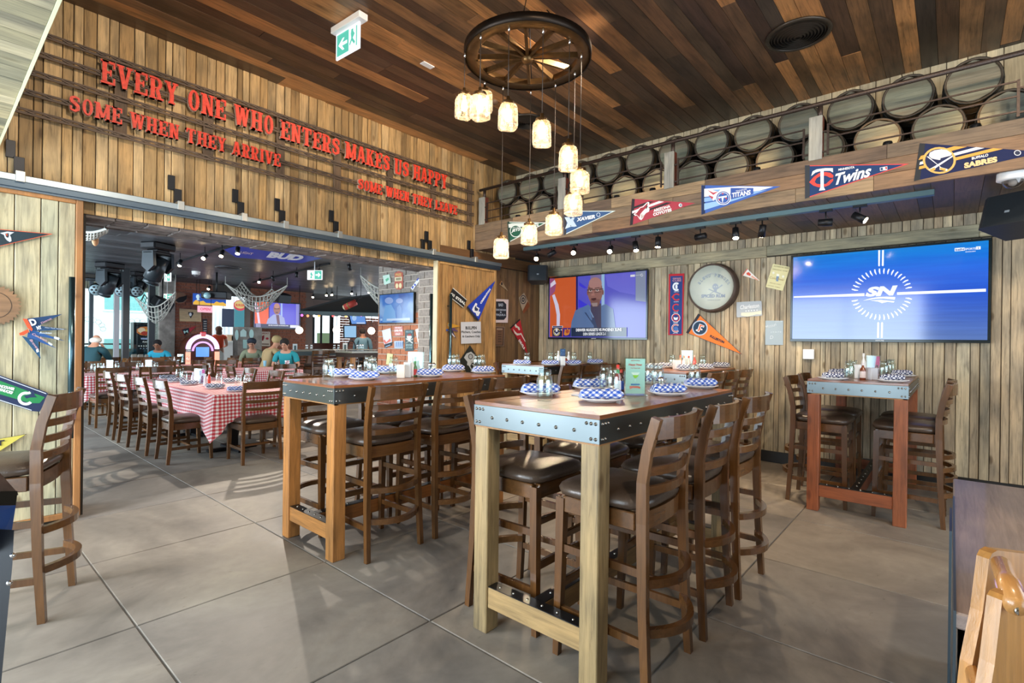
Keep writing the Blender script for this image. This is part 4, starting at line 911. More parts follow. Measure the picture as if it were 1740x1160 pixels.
for k in range(4):
    a = .6+PI/2*k; d = Vector((math.cos(a), math.sin(a), 0)); ob('hanger_rod', M().cyl(WC+d*(RW-.06)+Vector((0, 0, .04)), WC+d*.14+Vector((0, 0, .36)), .004, n=6), m_black, wh)
jbody = M().lathe((0, 0, 0), [(.0002, 0), (.054, 0), (.062, .008), (.063, .02), (.060, .13), (.052, .15), (.040, .158), (.040, .175)], 24, sq=2.2)
lid_m = M().lathe((0, 0, 0), [(.043, .155), (.044, .178), (.03, .184), (.012, .19), (.012, .215), (.0002, .215)], 16)
bulb_m = M().lathe((0, 0, 0), [(.0002, .045), (.018, .055), (.024, .08), (.018, .105), (.010, .125), (.010, .155), (.0002, .155)], 12)
def py_of(P):
    d = P-CP; return 580-FPX*d.dot(Up)/d.dot(Fw)
PND = [((790, 88), 180, 'leftmost'), ((817, 57), 181, 'second from the left, front one of a close pair'), ((824, 136), 172, 'half hidden behind the second one from the left'), ((865, 43), 197, 'high, fourth from the left'), ((923, 47), 226, 'hanging below the hub, right of the high fourth'), ((968, 65), 268, 'at the right side, highest of three in a column'), ((988, 90), 308, 'at the right side, middle of three in a column'), ((977, 120), 347, 'at the right side, lowest of three in a column'), ((944, 140), 381, 'third from the bottom, before the blue pennant'), ((902, 152), 398, 'before the green pennant'), ((855, 145), 421, 'lowest of all, before the plank corner')]
for (ap, jy, lb) in PND:
    P = at(ap[0], ap[1], 2, 3.47); q0 = py_of(Vector((P.x, P.y, 2.0))); q1 = py_of(Vector((P.x, P.y, 3.0))); z = 2+(jy-q0)/(q1-q0)-.085
    t = thing('jar_lamp', f'glowing glass jar lamp {lb}', 'lamp', (P.x, P.y, z), 'glass jar lamps on strings')
    rot = rnd.uniform(0, 1.5); cs, sn = math.cos(rot), math.sin(rot)
    for (nm, src, mat) in (('jar', jbody, m_frost), ('lid', lid_m, m_bronze), ('bulb', bulb_m, m_bulb)):
        mb = M(); mb.add([(P.x+p[0]*cs-p[1]*sn, P.y+p[0]*sn+p[1]*cs, z+p[2]) for p in src.v], src.f, True); ob(nm, mb, mat, t)
    ob('cord', M().cyl((P.x, P.y, z+.21), (P.x, P.y, 3.47), .003, n=6), plain('cord', hx('3c332c'), .5), t)
    ob('grip', M().cyl((P.x, P.y, 3.43), (P.x, P.y, 3.475), .007, n=8), m_chrome, t)
    lamp('POINT', 'jar_lamp_light', (P.x, P.y, z+.075), L_JAR, (1, .74, .44), .024)
# ================================================================== ceiling fixtures
def disc_vent(cx, cy, R_, z, label, mat):
    t = thing('ceiling_vent', label, 'vent', (cx, cy, z)); c = Vector((cx, cy, z))
    ob('flange', M().lathe(c, [(R_*.86, -.004), (R_, 0), (R_, -.012), (R_*.86, -.022), (R_*.86, -.004)], 36), mat, t)
    ob('backing', M().lathe(c, [(.0002, -.002), (R_*.88, -.002)], 36), plain('vent_dark', (.004, .004, .004), .9), t)
    for k in range(8):
        r0 = R_*(.84-.1*k); ob('ring', M().lathe(c, [(r0, -.006-.002*k), (r0-R_*.045, -.02-.002*k), (r0-R_*.05, -.018-.002*k), (r0-.003, -.004-.002*k)], 32), mat, t)
    return t
m_vent = plain('vent_paint', hx('3a332c'), .35, .4)
disc_vent(4.545, .955, .235, ZC-.004, 'large round dark ceiling diffuser with concentric rings at upper right', m_vent)
disc_vent(4.43, 3.64, .2, ZC-.004, 'round ceiling diffuser hidden behind the jar lamps', m_vent)
ob('smoke_detector', M().lathe((3.85, 3.61, ZC), [(.0002, -.03), (.02, -.03), (.04, -.018), (.045, 0)], 16), pa('5c4634'), label='small brown smoke detector on the plank ceiling', cat='detector')
p = at(726, 110, 2, ZC-.004); e = Euler((0, 0, 0)); ob('ceiling_plate', M().box((p.x, p.y, ZC-.008), (.12, .06, .008), .002), m_white, label='small white rectangular plate on the plank ceiling', cat='plate')
# exit sign
ex = thing('exit_sign', 'white and green exit sign with left arrow hanging from the plank ceiling', 'sign', (2.2, 3.7, 3.6))
E0, E1 = at(571, 53, 2, ZC-.02), at(616, 25, 2, ZC-.02); dx = (E1-E0); L_ = dx.length; dx.normalize(); nn = Vector((-dx.y, dx.x, 0)); nn = nn if nn.dot(Fw) < 0 else -nn
ctr = (E0+E1)/2; ang = math.atan2(dx.y, dx.x)
ob('bracket', M().box((ctr.x, ctr.y, ZC-.03), (L_*1.08, .08, .05), .004, Euler((0, 0, ang))), m_white, ex)
P0 = E0+dx*.012; P1 = E1-dx*.03
def q(u, v, d=0): return P0.lerp(P1, u)+Vector((0, 0, -.04-v*.20))+nn*d
m_exg = screen('exit_green', hx('5cc8b0'), 1.1); m_exw = screen('exit_white', (.9, .96, 1), 1.3)
ob('panel', M().prism([q(0, 0, .006), q(1, 0, .006), q(1, 1, .006), q(0, 1, .006)], -nn*.012), m_exw, ex)
ob('green_field', M().prism([q(.05, .06, .0075), q(.56, .06, .0075), q(.56, .9, .0075), q(.05, .9, .0075)], -nn*.001), m_exg, ex)
ob('arrow', M().prism([q(.12, .5, .009), q(.3, .28, .009), q(.38, .28, .009), q(.28, .44, .009), q(.5, .44, .009), q(.5, .56, .009), q(.28, .56, .009), q(.38, .74, .009), q(.3, .74, .009)], -nn*.001), m_exw, ex)
ob('running_figure', M().prism([q(.68, .14, .009), q(.76, .14, .009), q(.76, .24, .009), q(.82, .36, .009), q(.74, .5, .009), q(.84, .68, .009), q(.8, .76, .009), q(.7, .58, .009), q(.62, .74, .009), q(.6, .68, .009), q(.68, .48, .009), q(.66, .3, .009)], -nn*.001).prism([q(.88, .1, .009), q(.92, .1, .009), q(.92, .86, .009), q(.88, .86, .009)], -nn*.001), m_exg, ex)
# track and spots under the balcony
tk = thing('track_light', 'long teal grey lighting track under the balcony with black spot heads', 'track light', (5.28, 2.2, 2.58))
ob('track', M().bx(5.25, 5.31, .12, 4.35, 2.565, 2.61, .002), plain('track_grey', hx('5c7478'), .4, .5), tk)
SPOTS = [(912, 437, 1, (-1, -.55, -.75)), (937, 431, 0, (-.3, .8, -.5)), (975, 427, 1, (-1, -.5, -.7)), (1037, 424, 1, (-1, -.35, -.8)), (1080, 419, 1, (-.3, -.3, -1)), (1118, 412, 1, (-.1, 0, -1)), (1190, 402, 0, (.2, 1, -.05)), (1250, 397, 1, (-.35, -.15, -1)), (1295, 393, 1, (.5, .3, -1)), (1403, 378, 0, (.2, -1, -.05)), (1461, 370, 1, (-.1, -.7, -.5))]
m_lens = plain('lamp_lens', (1, .74, .45), .3, emit=60)
for i, (px, py, on, d) in enumerate(SPOTS):
    p = at(px, py, 0, 5.28); p.z = max(2.44, min(2.50, p.z)); d = Vector(d).normalized()
    ob('adapter', M().bx(5.262, 5.298, p.y-.05, p.y+.05, 2.545, 2.568, .002).cyl((5.28, p.y, 2.55), (5.28, p.y, p.z+.01), .006, n=6), m_black, tk)
    hd = ob('spot_head', M().cyl(p-d*.06, p+d*.05, .03, .034, 14), m_black, tk)
    ob('lens', M().cyl(p+d*.0502, p+d*.053, .027, n=14), m_lens if on else plain('dark_lens', (.02, .02, .025), .2), hd)
    if on: lamp('SPOT', 'track_spot', p+d*.065, L_TRK, (1, .76, .5), .02, None, d, 75, .6)
# ================================================================== televisions
def zp(ox, oy, s): return lambda *pts: [(ox+x/s, oy+y/s) for x, y in pts]
SC = {}
def em(h, e=1.0): return screen(f'display_{h}_{e}', hx(h), e)
def tv(name, label, corners, ax, v, bez=.022, depth=.045, cat='television'):
    P = [at(x, y, ax, v) for x, y in corners]; o = 1-ax
    a0, a1 = sorted((sum(p[o] for p in (P[0], P[3]))/2, sum(p[o] for p in (P[1], P[2]))/2)); z1 = (P[0].z+P[1].z)/2; z0 = (P[2].z+P[3].z)/2
    c = [0, 0, z0]; c[ax] = v; c[o] = (a0+a1)/2; t = thing(name, label, cat, c)
    def B(u0, u1, w0, w1, d0, d1, ch=0):
        k = {ax: (v+d0, v+d1), o: (u0, u1)}; return (k[0][0], k[0][1], k[1][0], k[1][1], w0, w1, ch)
    ob('housing', M().bx(*B(a0+.01, a1-.01, z0+.01, z1-.01, .008, depth, .004)), m_black, t)
    ob('bezel', M().bx(*B(a0, a1, z0, z0+bez*1.3, -.003, .012, .002)).bx(*B(a0, a1, z1-bez, z1, -.003, .012, .002)).bx(*B(a0, a0+bez, z0+bez*1.3, z1-bez, -.003, .012, .002)).bx(*B(a1-bez, a1, z0+bez*1.3, z1-bez, -.003, .012, .002)), plain('bezel_gloss', (.02, .03, .035), .15, .3), t)
    return t, (a0+bez, a1-bez, z0+bez*1.3, z1-bez), B
XT = 6.37
def zface(parent_name, t, polys, ax, v, Z, e=1.0):
    par = None
    for k, (pts, colr) in enumerate(polys):
        o = slab('picture', Z(*pts) if not isinstance(pts, str) else pts, ax, v, .0004*(k+1), em(colr, e), t if par is None else par, th=.0003)
        if par is None: par = o; OFF[o.name] = OFF[t.name]; o.name = parent_name; OFF[o.name] = OFF[t.name]
    return par
t1, rc, B = tv('television', 'wide television showing a bald man in a grey blazer, nearer the corner', [(932, 472), (1101, 456), (1100, 577), (931, 576)], 0, XT)
Z = zp(920, 450, 8.284)
def fullrect(t, rc, ax, v, colr, e):
    k = {ax: (v-.0002, v+.006), 1-ax: (rc[0], rc[1])}; return ob('display', M().bx(k[0][0], k[0][1], k[1][0], k[1][1], rc[2], rc[3]), em(colr, e), t)
dp = fullrect(t1, rc, 0, XT, '5656d0', .75)
HEAD = circ(755, 370, 106, 190, 28)
E1_ = .75
for k, (pts, c) in enumerate([
 ([(118, 170), (490, 158), (490, 1008), (118, 1010)], 'd8602c'), ([(486, 158), (512, 156), (512, 1008), (486, 1008)], '16186a'),
 ([(690, 148), (845, 130), (845, 420), (690, 420)], '7d72a8'), ([(845, 130), (888, 126), (888, 600), (845, 600)], '9cc4ea'),
 ([(530, 240), (640, 320), (600, 330), (530, 290)], '3a36e0'), ([(520, 480), (650, 560), (600, 590), (520, 600)], '3a36e0'), ([(900, 140), (1320, 100), (1320, 420), (1100, 380), (930, 300)], '6d6be0'), ([(1325, 95), (1470, 80), (1470, 520), (1325, 500)], '8c98b4'),
 ([(118, 190), (182, 190), (206, 262), (190, 370), (150, 420), (118, 440)], 'a0527e'), ([(128, 262), (186, 210), (206, 262), (128, 320)], 'e6dcee'),
 ([(150, 430), (184, 410), (240, 560), (262, 700), (256, 856), (214, 856), (214, 700), (188, 560)], 'e0daf2'),
 ([(398, 1008), (424, 800), (478, 640), (660, 556), (700, 600), (830, 580), (905, 548), (1010, 620), (1060, 1008)], '5a78a8'),
 ([(690, 560), (840, 540), (842, 1000), (770, 1000), (700, 700)], '443e58'), ([(604, 668), (628, 668), (700, 780), (742, 740), (790, 890), (770, 900)], '34486e'), ([(690, 640), (740, 738), (722, 742), (672, 620)], '7e9cc4'),
 (HEAD, '93655e'), (circ(758, 262, 92, 88, 20), 'b0807a'), (circ(652, 390, 12, 40, 10), '83554e'), (circ(866, 385, 12, 40, 10), '7c4e48'),
 ([(690, 480), (820, 480), (826, 530), (790, 585), (720, 585), (690, 540)], '7c544e'), ([(700, 536), (790, 530), (786, 580), (722, 584)], '9c8a88'),
 ([(698, 470), (770, 462), (772, 490), (738, 506), (704, 496)], '54242c'), ([(714, 476), (758, 472), (756, 484), (718, 488)], '2e1218'),
 ([(712, 370), (736, 366), (752, 430), (700, 434)], 'a8746c'), (circ(690, 362, 22, 16, 12), 'c8b4b0'), (circ(786, 356, 24, 16, 12), 'c8b4b0'), (circ(692, 362, 9, 10, 10), '241418'), (circ(784, 356, 9, 10, 10), '241418'),
 ([(640, 348), (870, 332), (870, 342), (640, 358)], '2c2024'), ([(652, 385), (730, 388), (730, 394), (652, 392)], '3c2c30'), ([(746, 384), (840, 376), (840, 382), (746, 392)], '3c2c30'),
 ([(660, 322), (724, 326), (724, 336), (660, 334)], '40282a'), ([(750, 322), (820, 312), (820, 322), (750, 332)], '40282a'),
 ([(420, 884), (1200, 878), (1200, 1008), (420, 1008)], '1c3050'), ([(152, 884), (292, 884), (292, 1008), (152, 1008)], '122050'), ([(302, 886), (414, 886), (414, 1008), (302, 1008)], '33258c'), ([(152, 858), (300, 856), (300, 882), (152, 884)], 'dfe2ea'), ([(160, 862), (292, 860), (292, 878), (160, 880)], '24386a'),
 (arcband(214, 944, 48, 54, 9, 0, 360), 'e0c46a'), ([(196, 905), (214, 890), (232, 905), (226, 940), (202, 940)], 'e6e8ee'), ([(180, 940), (214, 975), (248, 940), (240, 970), (214, 990), (188, 970)], 'd8dce6'),
 ([(316, 980), (330, 900), (350, 916), (366, 888), (380, 914), (404, 900), (396, 960), (380, 984), (340, 994)], 'e08a34'), (circ(364, 936, 24, 26, 14), 'b04a34'),
 ([(1252, 140), (1316, 134), (1316, 164), (1252, 168)], 'eef0f6'), ([(1322, 146), (1392, 138), (1392, 142), (1322, 150)], 'dfe2ee'), (arcband(1412, 142, 18, 20, 6, 0, 360, 10), 'eef0f6'),
]): slab('picture', Z(*pts), 0, XT, .0006+.00035*k, em(c, E1_), dp, th=.0003)
def tvtext(s, a, b, h, colr, ax, v, Zf, par, off=.02, **k):
    (A,), (Bp,) = Zf(a), Zf(b); s_ = (Zf((0, 100))[0][1]-Zf((0, 0))[0][1])/100
    return ptext('lettering', s, A, Bp, h*s_, ax, v, off, em(colr, 1.0), par, depth=.0006, **k)
tvtext('DENVER NUGGETS VS PHOENIX SUNS', (487, 936), (1130, 930), 40, 'f0f2f6', 0, XT, Z, dp, bold=.03)
tvtext('DEN SERIES LEADS 2-1', (588, 992), (906, 988), 40, 'e6eaf0', 0, XT, Z, dp, bold=.02)
tvtext('vs', (270, 922), (290, 922), 18, 'f0f2f6', 0, XT, Z, dp)
ptext('brand_lettering', 'SAMSUNG', (1004.6, 575.6), (1012.4, 575.6), 1.6, 0, XT, .0045, pa('d0d4d8', .3), t1, depth=.001, bold=.02)
t2, rc, B = tv('television', 'largest television, blue screen with a white ring of dashes and SN letters', [(1344.6, 434), (1684, 403.7), (1685, 582.6), (1342, 580)], 0, XT)
mt, t_, b_ = nt('blue_broadcast'); b_.inputs['Base Color'].default_value = (.01, .01, .012, 1); b_.inputs['Roughness'].default_value = .1
tc_ = N(t_, 'ShaderNodeTexCoord'); mp_ = N(t_, 'ShaderNodeMapping'); mp_.inputs['Rotation'].default_value = (.6, 0, 0); mp_.inputs['Location'].default_value = (0, 0, 0); L(t_, tc_, 'Generated', mp_, 0)
sp_ = N(t_, 'ShaderNodeSeparateXYZ'); L(t_, tc_, 'Generated', sp_, 0)
rz_ = ramp(t_, [(.0, hx('5a7cc0')), (.25, hx('3c68c8')), (.5, hx('1058d8')), (.75, hx('1068e8')), (1, hx('0e86e2'))]); L(t_, sp_, 2, rz_, 'Fac')
nz = N(t_, 'ShaderNodeTexNoise'); nz.inputs['Scale'].default_value = 2; mp_.inputs['Scale'].default_value = (1, 1, 14); mp_.inputs['Rotation'].default_value = (0, 0, 0); L(t_, mp_, 0, nz, 0)
mx_ = N(t_, 'ShaderNodeMixRGB', blend_type='OVERLAY'); mx_.inputs[0].default_value = .35; L(t_, rz_, 0, mx_, 1); L(t_, nz, 'Fac', mx_, 2); L(t_, mx_, 0, b_, 'Emission Color'); b_.inputs['Emission Strength'].default_value = .95; b_.inputs['Specular IOR Level'].default_value = .9
dp = ob('display', M().bx(XT-.0002, XT+.006, rc[0], rc[1], rc[2], rc[3]), mt, t2)
Z = zp(1340, 380, 4.345); WH_ = 'eef4ff'
pol = [[(38, 536), (560, 513), (560, 534), (38, 546)], [(800, 506), (1457, 479), (1457, 501), (800, 525)]]
pol += [[(662, 196), (676, 195), (674, 310), (668, 316), (662, 310)], [(690, 195), (704, 194), (702, 308), (695, 314), (688, 308)], [(655, 732), (661, 724), (669, 732), (667, 842), (653, 842)], [(683, 732), (690, 724), (697, 732), (695, 842), (681, 842)]]
for k in range(40):
    a = math.radians(4.5+9*k); ca, sa = math.cos(a), math.sin(a)
    if abs(sa) < .1: continue
    cx, cy = 688, 520+ -8*ca; r0, r1 = .88, 1.12; rx, ry = 204, 170; tx, ty = -sa*10, ca*9
    p_ = lambda r_, o_: (cx+rx*r_*ca+tx*o_, cy+ry*r_*sa+ty*o_)
    pol.append([p_(r0, -.1), p_(1.0, -.75), p_(r1, -.35), p_(r1, .5), p_(.98, .45), p_(r0, .35)])
multi('ring_graphic', [Z(*q_) for q_ in pol], 0, XT, .0012, em(WH_, 1.15), dp, th=.0005)
multi('swoosh', [Z((548, 568), (600, 552), (660, 541), (720, 538), (788, 541), (784, 560), (700, 552), (640, 554)), Z((600, 566), (680, 562), (782, 572), (776, 582), (730, 576), (690, 586), (660, 574))], 0, XT, .0016, em(WH_, 1.15), dp, th=.0005)
tvtext('SN', (566, 540), (806, 528), 72, WH_, 0, XT, Z, dp, off=.002, bold=.06, shear=.25)
slab('picture', Z((1226, 180), (1300, 175), (1300, 198), (1226, 204)), 0, XT, .0012, em(WH_, 1.1), dp); slab('picture', Z((1384, 168), (1418, 166), (1418, 188), (1384, 191)), 0, XT, .0012, em(WH_, 1.1), dp)
tvtext('beIN', (1232, 200), (1294, 196), 15, '3458a8', 0, XT, Z, dp, off=.002, bold=.03); tvtext('SPORTS', (1302, 195), (1382, 190), 15, WH_, 0, XT, Z, dp, off=.002, bold=.03); tvtext('2', (1396, 186), (1406, 185), 13, '3458a8', 0, XT, Z, dp, off=.002, bold=.03)
tvtext('ENGLISH', (1306, 212), (1380, 206), 8, WH_, 0, XT, Z, dp, off=.002, bold=.02)
ptext('brand_lettering', 'SAMSUNG', (1487.5, 579.4), (1502, 579.5), 2.2, 0, XT, .0045, pa('d8dce0', .3), t2, depth=.001, bold=.02)
# ================================================================== pennants and plates
XW = XB-.020; YW = YA-.022; YD = 4.9
def pennant(label, tri, strip_c, body, ax, v, border=None, group=None, cat='pennant', th=.003, bt=.06, strip=True):
    """tri = top of the fixed edge, tip, bottom of the fixed edge"""
    P = [at(x, y, ax, v) for x, y in tri]; c = (P[0]+P[2])/2
    t = thing('pennant', label, cat, c, group)
    ob('felt', M().prism(P, -NRM[ax]*-th if False else NRM[ax]*th), pa(body, .85, bump=.15, nscale=200), t)
    if border:
        (x0, y0), (x1, y1), (x2, y2) = tri; cx, cy = (x0+x1+x2)/3, (y0+y1+y2)/3
        A = tri; g = ((x0*.46+x1*.08+x2*.46), (y0*.46+y1*.08+y2*.46)); I = [(x+(cx-x)*bt*1.6, y+(cy-y)*bt*1.6) for x, y in tri]
        multi('border', [[A[i], A[(i+1) % 3], I[(i+1) % 3], I[i]] for i in range(3)], ax, v, th+.0006, pa(border, .8), t, th=.0005)
    if strip:
        (x0, y0), (x1, y1), (x2, y2) = tri; f = .045
        slab('header_strip', [(x0, y0), (x0+(x1-x0)*f, y0+(y1-y0)*f), (x2+(x1-x2)*f, y2+(y1-y2)*f), (x2, y2)], ax, v, th+.0012, pa(strip_c, .8), t, th=.0008)
    return t
def deco(t, ax, v, polys, off=.0045):
    for k, (nm, pts, c) in enumerate(polys): slab(nm, pts, ax, v, off+.0004*k, pa(c, .75), t, th=.0003)
def ltr(t, ax, v, s, a, b, h, c, off=.008, nm='lettering', **k): return ptext(nm, s, a, b, h, ax, v, off, pa(c, .7), t, depth=.0008, **k)
GF = 'team pennants along the balcony front'; FX = XF
# green pennant
t = pennant('dark green team pennant with white oval, first on the balcony front', [(862.4, 376.5), (929, 378), (864, 412)], '1c3a30', '1f5a44', 0, FX, 'e6ece4', GF)
Z = zp(860, 260, 5.8)
deco(t, 0, FX, [('stripe', Z((22, 700), (60, 690), (330, 690), (240, 720), (26, 735)), 'e2e8e0'), ('oval', circ(876.3, 392.5, 10, 10.5), 'e6ece4'), ('oval', circ(876.3, 392.5, 8.8, 9.2), '1f5a44')])
ltr(t, 0, FX, 'JETS', (869, 395.5), (884, 393), 6, 'eef2ee', bold=.04, shear=.2); ltr(t, 0, FX, 'NEW YORK', (871, 388), (882, 386.8), 2, 'eef2ee'); ltr(t, 0, FX, 'JETS', (900, 392), (916, 386), 6, 'eef2ee', bold=.03)
# blue X pennant
t = pennant('slate blue pennant with white border reading XAVIER', [(959, 358), (1046, 358), (958, 399.5)], '3a3a40', '3e5f8c', 0, FX, 'e6f2ea', GF)
Z = zp(940, 340, 14.5)
deco(t, 0, FX, [('emblem', Z((280, 420), (400, 420), (430, 470), (470, 430), (530, 430), (495, 500), (580, 640), (520, 655), (440, 650), (290, 710), (350, 560)), 'ccdce8'), ('dot', circ(940+432/14.5, 340+630/14.5, .8), '24303c')])
ltr(t, 0, FX, 'XAVIER', (979.8, 376.5), (1011.8, 370.6), 6.2, 'f2f6f8', bold=.05, shear=.1)
multi('mark', [arcband(1017, 364.7, 3.6, 3.6, .8, 60, 300, 10), arcband(1018, 364.7, 2, 3.4, .8, -100, 100, 8)], 0, FX, .005, pa('dfeaf2'), t, th=.0004)
# red desert pennant
t = pennant('brick red pennant with a howling head emblem reading ARIZONA COYOTES', [(1073.8, 337.6), (1181, 345), (1070.3, 383)], '2e2a2e', 'b2404e', 0, FX, None, GF)
Z = zp(1060, 320, 12.43)
deco(t, 0, FX, [('stripe', Z((180, 398), (520, 275), (640, 278), (180, 440)), '2e2c30'), ('stripe', Z((176, 480), (740, 268), (850, 280), (520, 400), (176, 530)), 'f0eef0'), ('stripe', Z((180, 570), (900, 296), (1010, 302), (180, 595)), '2e2c30'),
 ('emblem', Z((205, 545), (250, 510), (290, 455), (340, 400), (400, 380), (470, 310), (510, 282), (540, 300), (520, 400), (545, 430), (530, 490), (470, 520), (430, 570), (410, 620), (370, 670), (330, 650), (300, 600), (280, 570), (240, 580)), 'f4f2f0'),
 ('emblem', Z((225, 545), (270, 520), (310, 470), (350, 412), (410, 396), (478, 330), (508, 300), (490, 390), (400, 480), (350, 540), (330, 610), (350, 650), (310, 590), (270, 555)), 'a83644'), ('emblem', Z((460, 440), (490, 360), (505, 380), (480, 430)), '24403c'), ('emblem', Z((355, 560), (380, 520), (372, 570), (400, 530), (392, 590), (430, 540), (410, 610), (370, 640)), 'c8b8ae'),
 ('badge', circ(1060+1195/12.43, 320+355/12.43, 3), 'e6eaee'), ('badge', circ(1060+1200/12.43, 320+355/12.43, 1.8, 2.2), '8a98a4')])
ltr(t, 0, FX, 'ARIZONA', (1110.5, 360.8), (1139.5, 352.6), 5.2, 'f4f0ee', bold=.05); ltr(t, 0, FX, 'COYOTES', (1110, 367.3), (1141.5, 358.8), 5.4, 'f4f0ee', bold=.06)
# light blue flame pennant
t = pennant('light blue striped pennant with flaming disc reading TENNESSEE TITANS', [(1192, 314.7), (1326, 316.7), (1192, 364.7)], '24345c', '4468b8', 0, FX, None, GF)
Z = zp(1100, 300, 5.8)
deco(t, 0, FX, [('stripe', Z((560, 120), (900, 96), (1040, 98), (1240, 100), (1100, 140), (560, 200)), 'f0f4fa'), ('stripe', Z((560, 210), (1040, 150), (1180, 130), (1040, 175), (560, 250)), '8fb8e8'), ('stripe', Z((560, 265), (1010, 180), (880, 228), (560, 330)), '9cc4ec'), ('field', Z((820, 112), (1045, 112), (1045, 170), (820, 225)), '3a5cae'),
 ('flame', Z((568, 128), (640, 150), (700, 130), (760, 150), (700, 180), (650, 240), (610, 180)), 'f0f4fa'), ('flame', Z((590, 130), (650, 158), (700, 145), (650, 180)), 'c44858'), ('flame', Z((600, 180), (650, 200), (640, 225)), 'c44858'), ('flame', Z((640, 130), (720, 125), (700, 150)), '8fb8e8'),
 ('disc', circ(1229, 336, 13.2, 12.2), 'f0f4fa'), ('disc', circ(1229, 336, 11.6, 10.8), '2a4ea0'), ('disc', circ(1229, 336, 10, 9.4), 'f0f4fa'), ('disc', circ(1229, 336, 9, 8.5), '3a62b4'),
 ('sword', Z((700, 200), (785, 185), (780, 205), (752, 206), (742, 262), (730, 206), (705, 215)), 'f0f4fa'), ('star', circ(1228, 329, 1.4), 'c83a48'), ('star', circ(1222.5, 339, 1.4), 'c83a48'), ('star', circ(1234, 337, 1.4), 'c83a48')])
ltr(t, 0, FX, 'TITANS', (1243.5, 336), (1275.5, 330.6), 8.2, 'f0f4fa', bold=.04); ltr(t, 0, FX, 'TENNESSEE', (1250, 326.2), (1269, 322.4), 2.6, 'f0f4fa')
# navy TC pennant
t = pennant('navy pennant with red border reading MINNESOTA Twins', [(1368, 281), (1545, 278), (1368, 337.5)], '34383e', '1c3a68', 0, FX, 'e05048', GF, bt=.045)
Z = zp(1360, 260, 8.7)
deco(t, 0, FX, [('emblem', Z((130, 430), (200, 350), (280, 295), (370, 280), (440, 290), (490, 330), (480, 365), (430, 360), (380, 335), (300, 335), (240, 370), (210, 425), (240, 455), (300, 462), (380, 455), (440, 400), (485, 375), (485, 405), (430, 470), (370, 495), (270, 505), (190, 480)), 'e2483e'),
 ('emblem', Z((160, 340), (180, 270), (240, 240), (370, 222), (480, 222), (482, 286), (440, 262), (345, 262), (345, 500), (368, 545), (275, 555), (298, 500), (296, 265), (220, 290)), 'f4f6fa'), ('badge', Z((1175, 215), (1285, 195), (1285, 250), (1178, 262)), 'f0f2f6'), ('badge', Z((1183, 220), (1215, 214), (1225, 250), (1185, 255)), '24466e'), ('badge', Z((1250, 206), (1280, 202), (1280, 240), (1262, 240)), 'c83a44')])
ltr(t, 0, FX, 'Twins', (1420, 314.5), (1482, 299), 19, 'f4f6fa', bold=.03, shear=.45); ltr(t, 0, FX, 'MINNESOTA', (1424.5, 290.5), (1452, 285.8), 4, 'f4f6fa', bold=.03)
# dark blue pennant with crossed sabres
t = pennant('dark blue pennant with gold ring and crossed sabres reading BUFFALO SABRES', [(1562.8, 243.4), (1775, 258), (1553, 307.6)], '2a2c2e', '16204a', 0, FX, None, GF)
Z = zp(1500, 200, 7.25)
deco(t, 0, FX, [('stripe', Z((470, 470), (880, 350), (1040, 356), (440, 520)), 'e2a448'), ('stripe', Z((460, 545), (1150, 362), (1252, 372), (450, 580)), 'f0f2f6'), ('stripe', Z((450, 600), (1360, 374), (1480, 384), (445, 636)), 'e2a448'),
 ('ring', Z(*circ(697, 525, 205, 165)), 'e0b060'), ('disc', Z(*circ(697, 525, 176, 142)), '16204a'),
 ('sabre', Z((540, 478), (560, 476), (720, 610), (800, 632), (790, 655), (700, 640), (700, 600)), 'f2f2f2'), ('sabre', Z((855, 465), (862, 480), (680, 600), (600, 660), (560, 640), (650, 590)), 'f2f2f2'),
 ('animal', Z((568, 470), (580, 430), (640, 400), (720, 388), (790, 398), (850, 440), (840, 465), (800, 475), (740, 490), (700, 520), (640, 510), (600, 500)), 'f4f4f2'), ('animal', Z((700, 500), (790, 480), (740, 495), (720, 510)), '16204a'), ('grip', Z((570, 640), (640, 610), (650, 640), (600, 660)), 'd8a850'), ('grip', Z((700, 610), (780, 630), (770, 655), (710, 640)), 'd8a850'),
 ('badge', Z(*circ(1660, 432, 44, 34)), 'e6e8ea'), ('badge', Z(*circ(1660, 432, 34, 26)), '2a3048')])
ltr(t, 0, FX, 'SABRES', (1638.5, 286.3), (1695, 275), 9.5, 'f0c890', bold=.06); ltr(t, 0, FX, 'BUFFALO', (1651.5, 271.5), (1679.5, 265.3), 4.6, 'f2f2f2', bold=.03)
